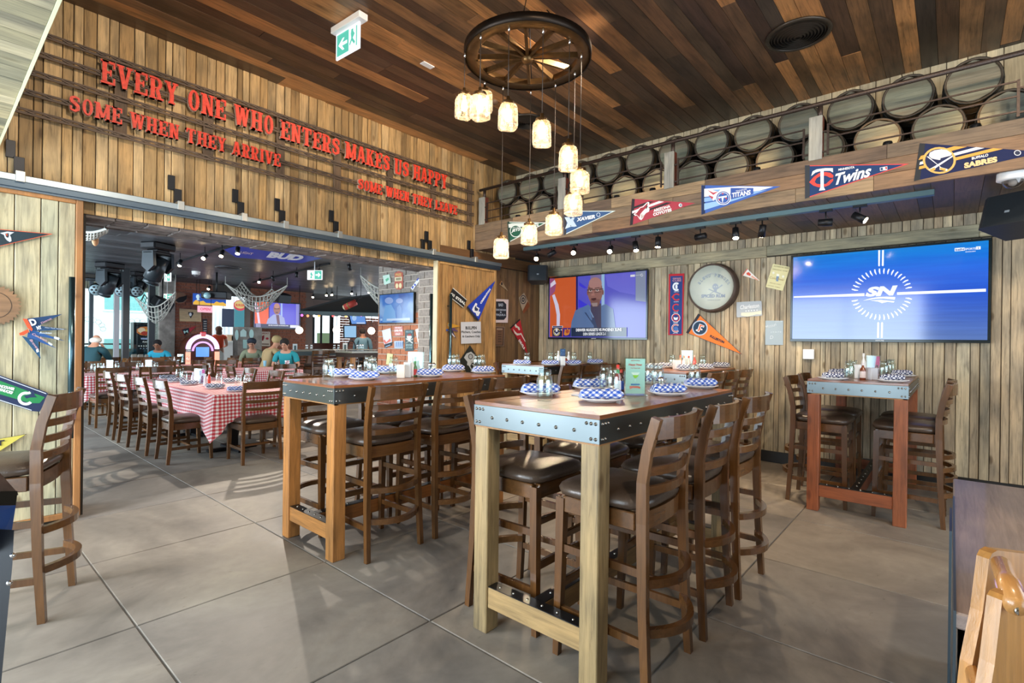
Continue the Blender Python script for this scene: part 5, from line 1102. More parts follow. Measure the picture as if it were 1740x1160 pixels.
# ---- right wall
ba = slab('banner', [(1136.5, 465.5), (1162.8, 464.3), (1160, 569.5), (1135.5, 569)], 0, XW, .004, pa('c02430', .8), th=.003, label='tall narrow red and blue banner with five letter C emblems', cat='banner')
OFF[ba.name] = ba.location.copy()
Z = zp(1130, 450, 7.25)
def on(par, ax, v, polys, off): [slab(nm, pts, ax, v, off+.0004*k, pa(c, .75), par, th=.0003) for k, (nm, pts, c) in enumerate(polys)]
on(ba, 0, XW, [('field', Z((66, 138), (218, 134), (205, 850), (57, 854)), '1c3c80'),
 ('emblem', Z(*arcband(140, 268, 48, 54, 20, 50, 310)), 'eef2f6'), ('emblem', Z(*circ(140, 268, 14, 30)), 'eef2f6'), ('emblem', Z(*arcband(142, 395, 50, 46, 17, 40, 320)), 'cc2c34'), ('emblem', Z((78, 395), (100, 372), (100, 418)), 'cc2c34'),
 ('emblem', Z(*arcband(138, 525, 48, 48, 14, 45, 315)), 'c83038'), ('emblem', Z(*circ(133, 650, 54, 56)), 'e6eaee'), ('emblem', Z(*circ(133, 650, 48, 50)), 'c02c3a'), ('emblem', Z(*circ(133, 650, 36, 38)), '1c3c80'), ('emblem', Z((105, 640), (133, 650), (161, 640), (155, 672), (133, 680), (110, 672)), 'e6eaee'),
 ('emblem', Z(*arcband(132, 778, 54, 54, 20, 45, 315)), 'e6eaee'), ('emblem', Z(*arcband(132, 778, 48, 48, 10, 50, 310)), 'c83038'), ('emblem', Z((105, 770), (135, 755), (160, 770), (165, 800), (120, 810)), '4a74b8')], .0045)
for (s_, x0, x1, y, h, c) in (('CHICAGO', 96, 196, 176, 18, 'd89aa8'), ('CUBS', 92, 200, 206, 26, 'c890a8'), ('1908-1910', 110, 172, 336, 9, 'e6eaee'), ('1914-1915', 108, 168, 460, 9, 'e6eaee'), ('1920-1926', 104, 162, 588, 9, 'e6eaee'), ('1957-1978', 100, 160, 718, 9, 'e6eaee'), ('1979-1993', 98, 158, 846, 9, 'e6eaee')):
    (a, b) = Z((x0, y), (x1, y-3)); ltr(ba, 0, XW, s_, a, b, h/7.25, c, off=.011, bold=.03)
# barrel head sign
cb = at(1213, 489.5, 0, XW); R_ = .30
t = thing('barrel_head_sign', 'round pale barrel head sign with crossed cutlasses on the grey plank wall', 'sign', (XW, cb.y, cb.z))
ob('barrel_rim', M().lathe((XW-.11, cb.y, cb.z), [(R_*.9, .02), (R_*.9, 0), (R_*.96, 0), (R_, .05), (R_*1.02, .105)], 40, 0), plain('barrel_rim', hx('4a3a30'), .6, var=.2, nscale=12, bump=.3), t)
ob('face', M().lathe((XW-.098, cb.y, cb.z), [(.0002, 0), (R_*.9, 0), (R_*.9, .004)], 40, 0), plain('pale_sign_face', hx('cdd3c6'), .6, var=.05, nscale=6), t)
Z = zp(1130, 450, 7.25); XS = XW-.098
def arctext(par, s_, cx, cy, rx, ry, a0, a1, h, c, off):
    n_ = len(s_)
    for i, ch in enumerate(s_):
        if ch == ' ': continue
        a = math.radians(a0+(a1-a0)*(i+.1)/n_); b = math.radians(a0+(a1-a0)*(i+.85)/n_)
        ltr(par, 0, XS, ch, (cx+rx*math.cos(a), cy+ry*math.sin(a)), (cx+rx*math.cos(b), cy+ry*math.sin(b)), h, c, off=off, bold=.04)
arctext(t, 'BLIND FINGER', 1213, 494, 26, 24, 205, 338, 5.2, '98a4ac', .001)
arctext(t, 'ORIGINAL AGED', 1213, 487, 22, 21, 225, 315, 2.6, 'a4aeb4', .001)
ltr(t, 0, XS, 'SPICED RUM', (1191.5, 505.8), (1232, 505.2), 5.6, '98a4b4', off=.001, bold=.05); ltr(t, 0, XS, 'CARIBBEAN ISLANDS', (1202, 510.4), (1224, 510.2), 1.8, 'a4aeb4', off=.001)
on(t, 0, XS, [('skull', circ(1215.5, 487, 5, 5.5), 'a8b2be'), ('cutlass', Z((530, 300), (545, 295), (690, 350), (685, 362), (640, 350)), 'a8b4bc'), ('cutlass', Z((700, 240), (712, 250), (560, 360), (540, 362), (620, 310)), 'a8b4bc'), ('eye', circ(1213.8, 487, 1.1), 'cdd3c6'), ('eye', circ(1217.6, 487, 1.1), 'cdd3c6'), ('jaw', [(1213, 492), (1218, 492), (1217.5, 496), (1213.5, 496)], 'a8b2be')], .0008)
# orange pennant
Z = zp(1130, 450, 7.25)
t = pennant('orange pennant with round F emblem reading FULLERTON below the barrel head', Z((410, 598), (955, 1105), (258, 832)), '2a2c34', 'e07a34', 0, XW, '20304a', None, bt=.025)
on(t, 0, XW, [('disc', Z(*circ(430, 776, 96, 94)), 'b8c4d4'), ('disc', Z(*circ(430, 776, 82, 80)), '1e3a54'), ('emblem', Z((425, 722), (486, 748), (478, 772), (448, 760), (440, 782), (462, 790), (456, 806), (434, 798), (420, 828), (378, 808), (384, 792), (400, 796)), 'f2f0ee'), ('emblem', Z((432, 730), (478, 752), (474, 762), (444, 750), (432, 788), (452, 796), (450, 800), (430, 794), (415, 818), (392, 806), (408, 800)), 'e0673a')], .0045)
(a, b) = Z((548, 888), (722, 968)); ltr(t, 0, XW, 'FULLERTON', a, b, 4.2, '2a2c3c', off=.008, bold=.05)
Z = zp(1240, 440, 7.25)
t = pennant('tiny white pennant with red star beside the barrel head', Z((213, 117), (372, 268), (152, 200)), 'd85a44', 'eee8e0', 0, XW, None, None)
on(t, 0, XW, [('emblem', Z((205, 170), (235, 160), (262, 190), (250, 208), (228, 200), (210, 192)), 'd8503c'), ('stripe', Z((270, 200), (350, 255), (340, 262), (265, 225)), 'e8a890')], .0045)
def sheet(name, label, quad, face, ax=0, v=None, cat='sign', th=.003, rim=None, off=.003):
    v = XW if v is None else v
    s_ = slab(name, quad, ax, v, off, pa(face, .5), th=th, label=label, cat=cat); OFF[s_.name] = s_.location.copy(); return s_
Y1 = sheet('tin_sign', 'pale yellow tin sign tilted beside the large television', Z((540, 58), (735, 95), (740, 110), (655, 388), (640, 390), (448, 345), (445, 335), (530, 62)), 'e0d7a0')
for (s_, a, b, h, c) in (('AUTHENTIC IRISH', (540, 92), (726, 122), 14, 'a89a70'), ('DRINKING TEAM', (526, 130), (706, 158), 13, 'b0a478'), ('Cold Beer', (486, 238), (670, 272), 28, 'b8a470'), ('SERVED DAILY', (490, 296), (636, 324), 12, 'b4a67c'), ('GOOD TIMES', (464, 328), (620, 360), 12, 'b4a67c')):
    (p0, p1) = Z(a, b); ltr(Y1, 0, XW, s_, p0, p1, h/7.25, c, off=.0045, bold=.01)
on(Y1, 0, XW, [('glass', Z((575, 210), (608, 215), (596, 275), (570, 270)), '7a98b8'), ('foam', Z((578, 180), (610, 186), (608, 215), (575, 210)), 'f0eedc'), ('shamrock', Z(*circ(538, 170, 14, 16)), 'f0ecd8'), ('shamrock', Z(*circ(658, 215, 14, 16)), 'f0ecd8')], .0042)
Y2 = sheet('tin_plate', 'grey embossed licence plate with a pale ribbon, under the tiny pennant', Z((84, 530), (386, 514), (392, 524), (400, 690), (394, 698), (92, 718), (84, 706)), 'a4abb0')
(a, b) = Z((130, 620), (364, 596)); ltr(Y2, 0, XW, 'Charleston', a, b, 7, 'dfe2e2', off=.0045, bold=.02, shear=.2)
on(Y2, 0, XW, [('ribbon', Z((140, 660), (270, 655), (390, 636), (390, 682), (330, 680), (220, 710), (140, 696)), 'd8d4c0')]+[('star', Z(*circ(200+34*i, 640-3*i, 8, 7)), 'e8ecec') for i in range(5)], .0042)
Y3 = sheet('tin_plate', 'upright pale blue grey licence plate next to the television corner', Z((440, 758), (660, 758), (658, 1058), (436, 1056)), '94a4ae')
for (s_, a, b, h) in (('Missouri', (448, 860), (580, 820), 40), ('SHOW-ME', (560, 778), (650, 775), 12), ('STATE', (500, 910), (640, 905), 16), ('D', (496, 985), (540, 980), 40)):
    (p0, p1) = Z(a, b); ltr(Y3, 0, XW, s_, p0, p1, h/7.25, 'c0ccd2', off=.0045, bold=.01, shear=.15)
p = at(1374.5, 601.5, 0, XW); ob('wall_switch', M().bx(XW-.03, XW, p.y-.055, p.y+.055, p.z-.055, p.z+.055, .004), m_white, label='square white junction box under the large television', cat='switch')
# ---- sliding door and corner boards
Z = zp(740, 460, 6.444); VD = 4.893
t = pennant('royal blue pennant reading CREIGHTON on the warm plank door', Z((340, 398), (652, 110), (466, 556)), '1c2440', '1c3cae', 1, VD, None, None)
on(t, 1, VD, [('emblem', Z((410, 400), (440, 350), (458, 362), (450, 390), (482, 410), (470, 440), (492, 452), (470, 495), (450, 492), (440, 460), (415, 450), (400, 425)), 'e8ecf2'), ('emblem', Z((428, 405), (445, 375), (446, 400), (470, 418), (460, 440), (430, 436)), '24345c'), ('emblem', Z((448, 460), (476, 462), (460, 484)), 'd8dce4')], .0045)
(a, b) = Z((498, 366), (604, 208)); ltr(t, 1, VD, 'CREIGHTON', a, b, 3.6, 'eef0f6', off=.008, bold=.05)
Y = sheet('license_plate', 'black licence plate sign tilted on the warm plank door', Z((192, 184), (344, 316), (306, 404), (150, 284)), '1c1c1a', 1, VD)
multi('border', [Z((192, 184), (344, 316), (340, 322), (192, 194)), Z((306, 404), (150, 284), (156, 280), (304, 394))], 1, VD, .0036, pa('d0d4cc'), Y)
(a, b) = Z((162, 264), (322, 382)); ltr(Y, 1, VD, '#1 STEAL', a, b, 5.6, 'e2e4de', off=.0045, bold=.05)
bl = sheet('bullpen_sign', 'white square sign reading BULLPEN Pitchers, Coaches & Catchers Only', Z((278, 560), (496, 556), (500, 790), (282, 798)), 'c9cbd0', 1, VD)
for (s_, a, b, h, bo) in (('BULLPEN', (330, 642), (450, 640), 34, .03), ('Pitchers, Coaches', (284, 686), (494, 684), 30, .015), ('& Catchers Only', (294, 736), (488, 732), 30, .015)):
    (p0, p1) = Z(a, b); ltr(bl, 1, VD, s_, p0, p1, h/6.444, '24262a', off=.0045, bold=bo)
dm = sheet('tin_plate', 'black diamond sign with a grey football helmet on the warm plank door', Z((378, 812), (496, 1000), (380, 1180), (262, 984)), '24261f', 1, VD)
on(dm, 1, VD, [('helmet', Z((312, 950), (340, 905), (390, 885), (440, 930), (452, 985), (420, 1000), (392, 990), (370, 1040), (345, 1030), (350, 995)), 'b4b6b4'), ('oval', Z(*circ(384, 938, 26, 30)), '24261f'), ('oval', Z(*circ(384, 938, 18, 22)), 'a8aaa8'), ('face_mask', Z((392, 995), (440, 1000), (436, 1008), (400, 1004), (380, 1040), (400, 1080), (392, 1086), (366, 1040)), 'b4b6b4'), ('face_mask', Z((400, 1020), (430, 1030), (424, 1070), (416, 1070), (420, 1036), (398, 1030)), 'b4b6b4')], .0042)
t = pennant('cluster of small pennants, yellow above purple, beside the door handle', Z((130, 566), (275, 606), (134, 634)), 'b87a20', 'c8922c', 1, VD, None, None)
on(t, 1, VD, [('disc', Z(*circ(152, 592, 15, 19)), 'c8c8a8'), ('disc', Z(*circ(152, 592, 9, 12)), '3c3c28')], .0045)
deco(t, 1, VD, [('flag', Z((124, 640), (200, 622), (256, 668)), '5a3f66'), ('flag', Z((122, 648), (180, 640), (230, 744)), '343050'), ('flag', Z((116, 640), (130, 636), (136, 655), (120, 660)), '2a50a0'), ('print', Z((140, 652), (160, 650), (215, 722), (205, 724)), 'd8d4e0')], .0032)
VC = YA-.024
Z = zp(840, 460, 8.29)
t = pennant('faded little pennant with dark disc on the dark corner boards', Z((100, 138), (190, 285), (70, 190)), 'a8682c', 'a08a6c', 1, VC, None, None)
on(t, 1, VC, [('disc', Z(*circ(104, 182, 14, 22)), '382a20')], .0045)
fr = ob('framed_poster', M().prism([at(x, y, 1, VC-.012) for x, y in Z((10, 395), (200, 405), (190, 730), (6, 730))], (0, .012, 0)), pa('d8c9c8', .4), label='framed sign with white rim in the shade beside the warm door', cat='picture'); OFF[fr.name] = fr.location.copy()
on(fr, 1, VC, [('panel', Z((20, 430), (130, 430), (168, 470), (170, 650), (135, 690), (14, 690)), '1e2430')], .0125)
for (s_, a, b, h) in (('BAD', (60, 500), (124, 500), 42), ('DECISIONS', (24, 560), (164, 565), 26), ('&', (80, 594), (104, 594), 22), ('TEQUILA', (20, 638), (160, 640), 34)):
    (p0, p1) = Z(a, b); ltr(fr, 1, VC, s_, p0, p1, h/8.29, 'a8b4c4', off=.0135, bold=.04)
fr = ob('framed_poster', M().prism([at(x, y, 1, VC-.010) for x, y in Z((12, 782), (150, 786), (140, 1062), (8, 1062))], (0, .010, 0)), pa('7c6450', .5), label='narrow brown framed notice with pale rim under the white framed sign', cat='picture'); OFF[fr.name] = fr.location.copy()
on(fr, 1, VC, [('panel', Z((18, 796), (136, 800), (128, 1050), (14, 1050)), '3c2a20'), ('sheet', Z((24, 806), (124, 810), (116, 1040), (20, 1040)), '6c4e38'), ('print', Z((34, 810), (114, 812), (113, 828), (34, 828)), 'a08c78')]+[('print', Z((50, 850+34*i), (100, 851+34*i), (98, 866+34*i), (52, 866+34*i)), '4a3424') for i in range(5)], .0105)
dm = sheet('tin_plate', 'kite shaped tan baseball plate with round black emblem on the corner boards', Z((420, 308), (478, 440), (405, 598), (345, 380)), 'a89880', 1, VC)
on(dm, 1, VC, [('disc', Z(*circ(406, 405, 42, 64)), '2c2c34'), ('disc', Z(*circ(406, 405, 32, 50)), 'b4a890'), ('disc', Z(*circ(406, 405, 22, 34)), '2c2c34'), ('disc', Z(*circ(406, 405, 10, 14)), '9c907c')], .0042)
dm2 = sheet('tin_plate', 'small reddish tin flag below the tan baseball plate', Z((470, 430), (500, 500), (412, 604), (398, 570)), '7c4420', 1, VC-.006)
t = pennant('red pennant with white emblem reading DEVILS near the corner', Z((358, 672), (470, 1180), (222, 800)), '241a1c', 'b01c28', 1, VC, None, None)
on(t, 1, VC, [('emblem', Z((285, 770), (300, 745), (320, 775), (350, 790), (365, 830), (345, 838), (325, 800), (300, 800)), 'd8d4c8'), ('emblem', Z((262, 815), (290, 850), (320, 880), (365, 880), (372, 900), (320, 912), (285, 880)), 'd8d4c8'), ('emblem', Z((365, 880), (376, 872), (440, 992), (432, 1000)), 'e4e0d8')], .0045)
(a, b) = Z((340, 985), (416, 1112)); ltr(t, 1, VC, 'DEVILS', a, b, 4.6, 'f0e8e4', off=.008, bold=.05)
t = pennant('small brown pennant just above the corner table', [(846, 612), (861, 634), (839, 630)], '4c3020', '6c4428', 1, VC, None, None)
# ---- grey sliding door
Z = zp(0, 380, 8.923)
t = pennant('black pennant with orange border and bird emblem on the grey door', Z((-260, 60), (800, 155), (-260, 400)), '202428', '203038', 1, VD, 'e0582c', None, bt=.035)
on(t, 1, VD, [('emblem', Z((0, 140), (110, 118), (215, 130), (150, 170), (170, 215), (175, 260), (150, 278), (110, 255), (75, 215), (60, 170)), 'b8bcc4'), ('emblem', Z((80, 150), (130, 140), (135, 190), (120, 215), (90, 195)), '20242c'), ('emblem', Z((88, 160), (112, 150), (108, 190)), 'd85a34')], .0045)
mb = M(); n_ = 32; c = at(-12, 518, 1, VD-.004); P = []
for i in range(n_*2):
    a = 2*PI*i/(n_*2); rr = .125 if i % 2 else .142; P.append((c.x+rr*math.cos(a+(.03 if i % 2 else 0)), VD-.006, c.z+rr*math.sin(a)))
sb = ob('saw_blade', mb.prism(P, (0, .005, 0)), wood('saw_wood', [hx('8c6a4a')], 0, .5, .6, .1), label='round toothed brown saw blade on the grey door', cat='saw blade'); OFF[sb.name] = sb.location.copy()
ob('groove', M().lathe((c.x, VD-.007, c.z), [(.088, 0), (.092, 0)], 40, 1), pa('3c2a1c'), sb)
Z = zp(0, 520, 4.4615)
fan = thing('pennant_fan', 'fan of five small navy pennants with orange headers on the grey door', 'pennant', at(45, 560, 1, VD))
for k, (q_, c_, s_, a_, b_, h_) in enumerate([([(205, 95), (472, 60), (240, 175)], '1c3c64', 'Detroit', (315, 135), (395, 98), 22), ([(230, 140), (515, 176), (245, 190)], '20466e', 'New York Yankees', (340, 165), (484, 178), 12), ([(220, 170), (494, 264), (230, 215)], '24508a', 'Rockies', (300, 208), (392, 210), 22), ([(215, 195), (430, 320), (205, 235)], '28508c', 'Cardinals', (240, 215), (352, 270), 26), ([(165, 225), (290, 262), (308, 400)], '1e4a6c', 'Braves', (222, 255), (280, 330), 26)]):
    f = slab('flag', Z(*q_), 1, VD, .002+.002*k, pa(c_, .8), fan, th=.0018); (p0, p1) = Z(a_, b_); ltr(fan, 1, VD, s_, p0, p1, h_/4.46*.6, 'c8d4e0' if k in (1, 2) else 'c8a0ac', off=.0035+.002*k, bold=.01, shear=.2)
deco(fan, 1, VD, [('header', Z((172, 95), (205, 97), (248, 175), (240, 190), (210, 165)), 'd8502c'), ('header', Z((145, 205), (200, 180), (212, 172), (220, 195), (180, 220), (150, 222)), 'd8502c'), ('badge', Z((412, 228), (452, 240), (446, 258), (408, 244)), 'c8d4e4'), ('badge', Z((368, 270), (398, 288), (390, 300), (366, 285)), 'c8d4e4'), ('badge', Z((272, 330), (290, 322), (296, 345), (278, 352)), 'd0d8e4')], .014)
for s_, a_, b_, h_ in (('D', (240, 150), (285, 138), 50), ('NY', (285, 180), (320, 172), 28)):
    (p0, p1) = Z(a_, b_); ltr(fan, 1, VD, s_, p0, p1, h_/4.46, 'e6ecf2', off=.014, bold=.04)
lp = sheet('license_plate', 'navy and green licence plate with an orca emblem on the grey door', Z((-60, 502), (10, 526), (352, 652), (370, 668), (364, 686), (300, 800), (240, 795), (-60, 700)), '18284c', 1, VD)
multi('border', [Z((-60, 510), (8, 534), (350, 660), (350, 666), (8, 540), (-60, 516)), Z((-60, 690), (240, 786), (240, 792), (-60, 696))], 1, VD, .0036, pa('c8d0dc'), lp)
on(lp, 1, VD, [('band', Z((-60, 545), (0, 565), (340, 690), (300, 735), (230, 735), (-60, 650)), '1e8048'), ('emblem', Z(*arcband(195, 700, 62, 52, 24, 40, 290)), 'dfe6ec'), ('emblem', Z((180, 680), (235, 668), (240, 638), (262, 645), (262, 675), (280, 690), (230, 692), (200, 700)), '1c3054'), ('emblem', Z((205, 655), (225, 645), (235, 662), (215, 668)), 'dfe6ec')], .0042)
for s_, a_, b_ in (('VANCOUVER', (-40, 607), (106, 640)), ('CANUCKS', (-30, 634), (90, 668))):
    (p0, p1) = Z(a_, b_); ltr(lp, 1, VD, s_, p0, p1, 4.8, 'eef2f4', off=.006, bold=.06)
t = pennant('yellow pennant with dark border on the grey door behind the stool', Z((-160, 1030), (205, 968), (-160, 1200)), '24242c', 'c8bc54', 1, VD, '24243c', None, bt=.025)
(p0, p1) = Z((-40, 1062), (36, 1052)); ltr(t, 1, VD, 'T', p0, p1, 9, '2c2c34', off=.006, bold=.06)
# ================================================================== loudspeakers, camera
def wedge(name, label, cen, yawd, w, h, dp_, tilt=0):
    t = thing(name, label, 'loudspeaker', cen); R = Euler((math.radians(tilt), 0, math.radians(yawd))).to_matrix(); c = Vector(cen)
    f = lambda x, y, z: c+R @ Vector((x, y, z))
    pr = [(-w/2, 0), (-w*.42, .03), (w*.42, .03), (w/2, 0), (w*.3, -dp_), (-w*.3, -dp_)]
    ob('cabinet', M().prism([f(x, y, -h/2) for x, y in pr], R @ Vector((0, 0, h))), plain('speaker_black', (.02, .024, .03), .45, bump=.1, nscale=200), t)
    ob('grille', M().prism([f(x*.94, .0315 if abs(x) < w*.45 else .003, -h*.47) for x, y in pr[:4]]+[f(-w*.4, .028, -h*.47)][:0], R @ Vector((0, 0, h*.94))), plain('grille', (.035, .045, .055), .3, .5, bump=.4, nscale=600), t)
    ob('logo', M().box(f(0, .034, -h*.1), (.03, .002, .018), 0, Euler((math.radians(tilt), 0, math.radians(yawd)))), pa('9aa4ac', .3), t)
    ob('mount', M().cyl(f(0, -dp_, 0), f(0, -dp_-.32, .02), .015, n=8), m_black, t); return t
wedge('loudspeaker', 'black loudspeaker in the corner above the left television', (6.02, 4.70, 2.375), 128, .30, .24, .18, 12)
wedge('loudspeaker', 'large black loudspeaker hanging at the right frame edge above the television', (5.55, -.33, 2.43), 62, .36, .27, .24, 20)
p = Vector((5.10, -.315, ZM-.001)); t = thing('dome_camera', 'white dome security camera under the balcony edge', 'camera', p)
ob('base', M().lathe(p, [(.085, 0), (.088, -.05), (.07, -.06), (.0002, -.06)][::-1], 24), m_white, t)
ob('dome', M().lathe(p, [(.0002, -.115), (.03, -.108), (.052, -.085), (.06, -.06)], 20), glass('smoked_dome', (.6, .58, .56)), t)
ob('lens', M().ball(p+Vector((-.01, .0, -.075)), .026), plain('lens_white', (.6, .6, .6), .2), t)
# ================================================================== service counter, high chair, pinball table
ct = thing('service_counter', 'dark grey plank topped service counter at the right frame edge', 'counter', (2.1, -.4, 0))
H_ = .80; CX0, CX1, CY0, CY1 = 1.43, 2.87, -.75, -.008
m_ctop = wood('counter_top', [hx('857874'), hx('8d807a')], 0, .42, .8, .15, coat=.2)
ob('top', M().bx(CX0, CX1, CY0, CY1, H_-.035, H_, .004), m_ctop, ct)
ob('body', M().bx(CX0+.02, CX1-.02, CY0+.02, CY1-.02, .06, H_-.035), wood('counter_body', [hx('3c3a40')], 2, .5, .8, 0), ct)
ob('side_panel', M().bx(CX0, CX1-.35, CY1-.004, CY1+.001, .0, H_+.003), plain('steel_panel', hx('4c5860'), .35, .6), ct)
ob('side_panel', M().bx(CX1-.35, CX1+.02, CY1+.002, CY1+.010, .0, H_-.13), plain('steel_panel', hx('4c5860'), .35, .6), ct)
ob('drawer', M().bx(CX0-.006, CX0+.02, CY0+.02, CY1-.03, H_-.2, H_-.06, .003), wood('counter_drawer', [hx('44424a')], 1, .5, .8, 0), ct)
ob('slot', M().bx(CX0-.008, CX0-.004, CY1-.11, CY1-.05, H_-.1, H_-.07), plain('slot_black', (.004, .004, .004), .8), ct)
ob('cabinet_door', M().bx(CX0-.006, CX0+.02, CY0+.02, CY1-.03, .08, H_-.21, .003), wood('counter_door', [hx('3a3840')], 2, .5, .8, 0), ct)
hc = thing('high_chair', 'stacked honey wood high chair with rounded side boards at lower right corner', 'high chair', atd(1720, 1160, .93)+Vector((0, 0, -.0)))
hc.location.z = 0; OFF[hc.name] = hc.location.copy()
m_hc = wood('varnished_birch', [hx('b98548')], 2, .3, .6, .1, coat=.5)
def board_at(pts, d0, d1, w):
    """flat side board through photo directions, real depth d0 at its left and d1 at its right edge"""
    P = []
    xs = [p[0] for p in pts]; a, b = min(xs), max(xs)
    for (x, y) in pts: P.append(atd(x, y, d0+(d1-d0)*(x-a)/(b-a)))
    n = (P[1]-P[0]).cross(P[2]-P[0]).normalized(); n = n if n.dot(Fw) > 0 else -n
    return M().prism(P, n*w)
ob('side_board', board_at([(1640, 1240), (1652, 1130), (1670, 1040), (1681, 950), (1686, 940), (1695, 935), (1760, 943), (1860, 956), (1880, 1240)], 1.0, 1.12, .022), m_hc, hc)
ob('side_board', board_at([(1672, 1240), (1690, 1130), (1703, 1020), (1708, 1012), (1717, 1008), (1790, 1016), (1880, 1028), (1900, 1240)], .86, .97, .022), m_hc, hc)
ob('rung', M().cyl(atd(1701, 958, 1.0), atd(1726, 1030, .86), .016, n=16), wood('rung_birch', [hx('c08a50')], 0, .25, .4, 0, coat=.5), hc)
ob('rung', M().cyl(atd(1658, 1145, 1.0), atd(1674, 1215, .86), .016, n=16), wood('rung_birch', [hx('c08a50')], 0, .25, .4, 0, coat=.5), hc)
q0, q1 = atd(1712, 990, .95), atd(1716, 1000, .93); ob('strap', M().cyl(q0, q1, .0185, n=16), pa('b890a8', .5), hc)
q0 = atd(1729, 1036.5, .862); ob('screw', M().cyl(q0, q0-Fw*.004, .007, n=12), m_chrome, hc)
pb = thing('pinball_table', 'corner of a dark blue pinball table with black leg at the left frame edge', 'pinball table', (.0, 1.9, 0))
K = [atd(-60, 850, 1.5), atd(30, 846, 1.62)]
def pq(x, y, d): return atd(x, y, d)
ob('cabinet', M().prism([pq(-200, 856, 1.25), pq(27, 858, 1.55), pq(18, 915, 1.55), pq(-10, 940, 1.5), pq(-200, 960, 1.25)], Vector((-.25, .2, 0))), plain('pinball_blue', hx('123c78'), .25, coat=.5, var=.15, nscale=8), pb)
ob('rail', M().prism([pq(-200, 838, 1.24), pq(30, 834, 1.54), pq(27, 858, 1.54), pq(-200, 862, 1.24)], Vector((-.25, .2, 0))), plain('pinball_rail', (.03, .03, .03), .3, .7), pb)
ob('glass_top', M().prism([pq(0, 803, 1.58), pq(31, 838, 1.56), pq(-200, 842, 1.3), pq(-200, 790, 1.4)], Vector((0, 0, -.006))), plain('pinball_top', hx('5a4c48'), .1, coat=1, var=.3, nscale=20), pb)
ob('leg', M().prism([pq(-30, 905, 1.52), pq(24, 900, 1.5), pq(21, 960, 1.5), pq(2, 1160, 1.5), pq(-2, 1250, 1.5), pq(-20, 1250, 1.52)], Vector((-.03, .04, 0))), m_black, pb)
for (x, y) in ((22, 943), (16, 990)):
    q0 = pq(x, y, 1.49); ob('bolt', M().ball(q0, .0075), m_chrome, pb)
for (x, y) in ((12, 885), (6, 868)): ob('star_decal', M().prism([pq(x+rr*math.cos(a), y+rr*math.sin(a), 1.548) for a, rr in [(PI*i/8, 4 if i % 2 else 1.2) for i in range(16)]], -Fw*.0005), pa('6c4a6c'), pb)
# ================================================================== far dining room
m_red_g = gingham('red_gingham', hx('b81e2e'), 26, base=(.86, .82, .84))
def cloth(x0, y0, x1, y1, z, label, drop=.30, seed=0, cdrop=.2):
    r = random.Random(seed); mb = M(); uv = []; P = []; n = 14
    cs = [(x0, y0), (x1, y0), (x1, y1), (x0, y1)]
    for e in range(4):
        (ax_, ay), (bx_, by) = cs[e], cs[(e+1) % 4]
        for i in range(n): P.append((ax_+(bx_-ax_)*i/n, ay+(by-ay)*i/n, e, i/n))
    k = len(P); nr = {0: (0, -1), 1: (1, 0), 2: (0, 1), 3: (-1, 0)}; rings = 4; ph = r.uniform(0, 6)
    for q_ in range(rings+1):
        for (x, y, e, f) in P:
            c = min(f, 1-f); cc = max(0, 1-c*n/2.2); nx, ny = nr[e]
            if f == 0: px_, py_ = nr[(e-1) % 4]; nx, ny = (nx+px_)*.8, (ny+py_)*.8
            d = (drop+cdrop*cc)*q_/rings; o = .012+.05*(q_/rings)*(.5+.5*math.sin(f*n*1.1+ph+e)) if q_ else .004
            mb.v.append((x+nx*o, y+ny*o, z-d)); s_ = (x if e in (0, 2) else y); uv.append((s_, z-d+e*.02))
    for q_ in range(rings):
        for i in range(k): mb.f.append((q_*k+i, (q_+1)*k+i, (q_+1)*k+(i+1) % k, q_*k+(i+1) % k)); mb.sm.append(True)
    b = len(mb.v)
    for (x, y) in cs: mb.v.append((x, y, z+.002)); uv.append((x, y))
    mb.f.append((b, b+1, b+2, b+3)); mb.sm.append(False)
    for e in range(4): mb.f.append((b+e, e*n, ((e+1)*n) % k, b+(e+1) % 4)); mb.sm.append(False)
    mb.uv = uv; return ob('tablecloth', mb, m_red_g, label=label, cat='tablecloth', group='red gingham tablecloths')
m_dkwood = wood('dark_table_wood', [hx('5a3a24')], 0, .4, .6, 0)
def dining_table(x0, y0, x1, y1, label, clabel, seed, z=.745, drop=.3):
    t = thing('dining_table', label, 'table', ((x0+x1)/2, (y0+y1)/2, 0), 'dining tables under gingham')
    ob('tabletop', M().bx(x0+.01, x1-.01, y0+.01, y1-.01, z-.03, z-.002, .003), m_dkwood, t)
    n = 1 if y1-y0 < 1.3 else 2
    for i in range(n):
        y = y0+(y1-y0)*(i+.5)/n; x = (x0+x1)/2
        ob('pedestal', M().bx(x-.05, x+.05, y-.05, y+.05, .03, z-.03, .004), m_black, t); ob('foot', M().bx(x-.28, x+.28, y-.04, y+.04, 0, .035, .006).bx(x-.04, x+.04, y-.28, y+.28, 0, .034, .006), m_black, t)
    cloth(x0, y0, x1, y1, z, clabel, drop, seed); return t
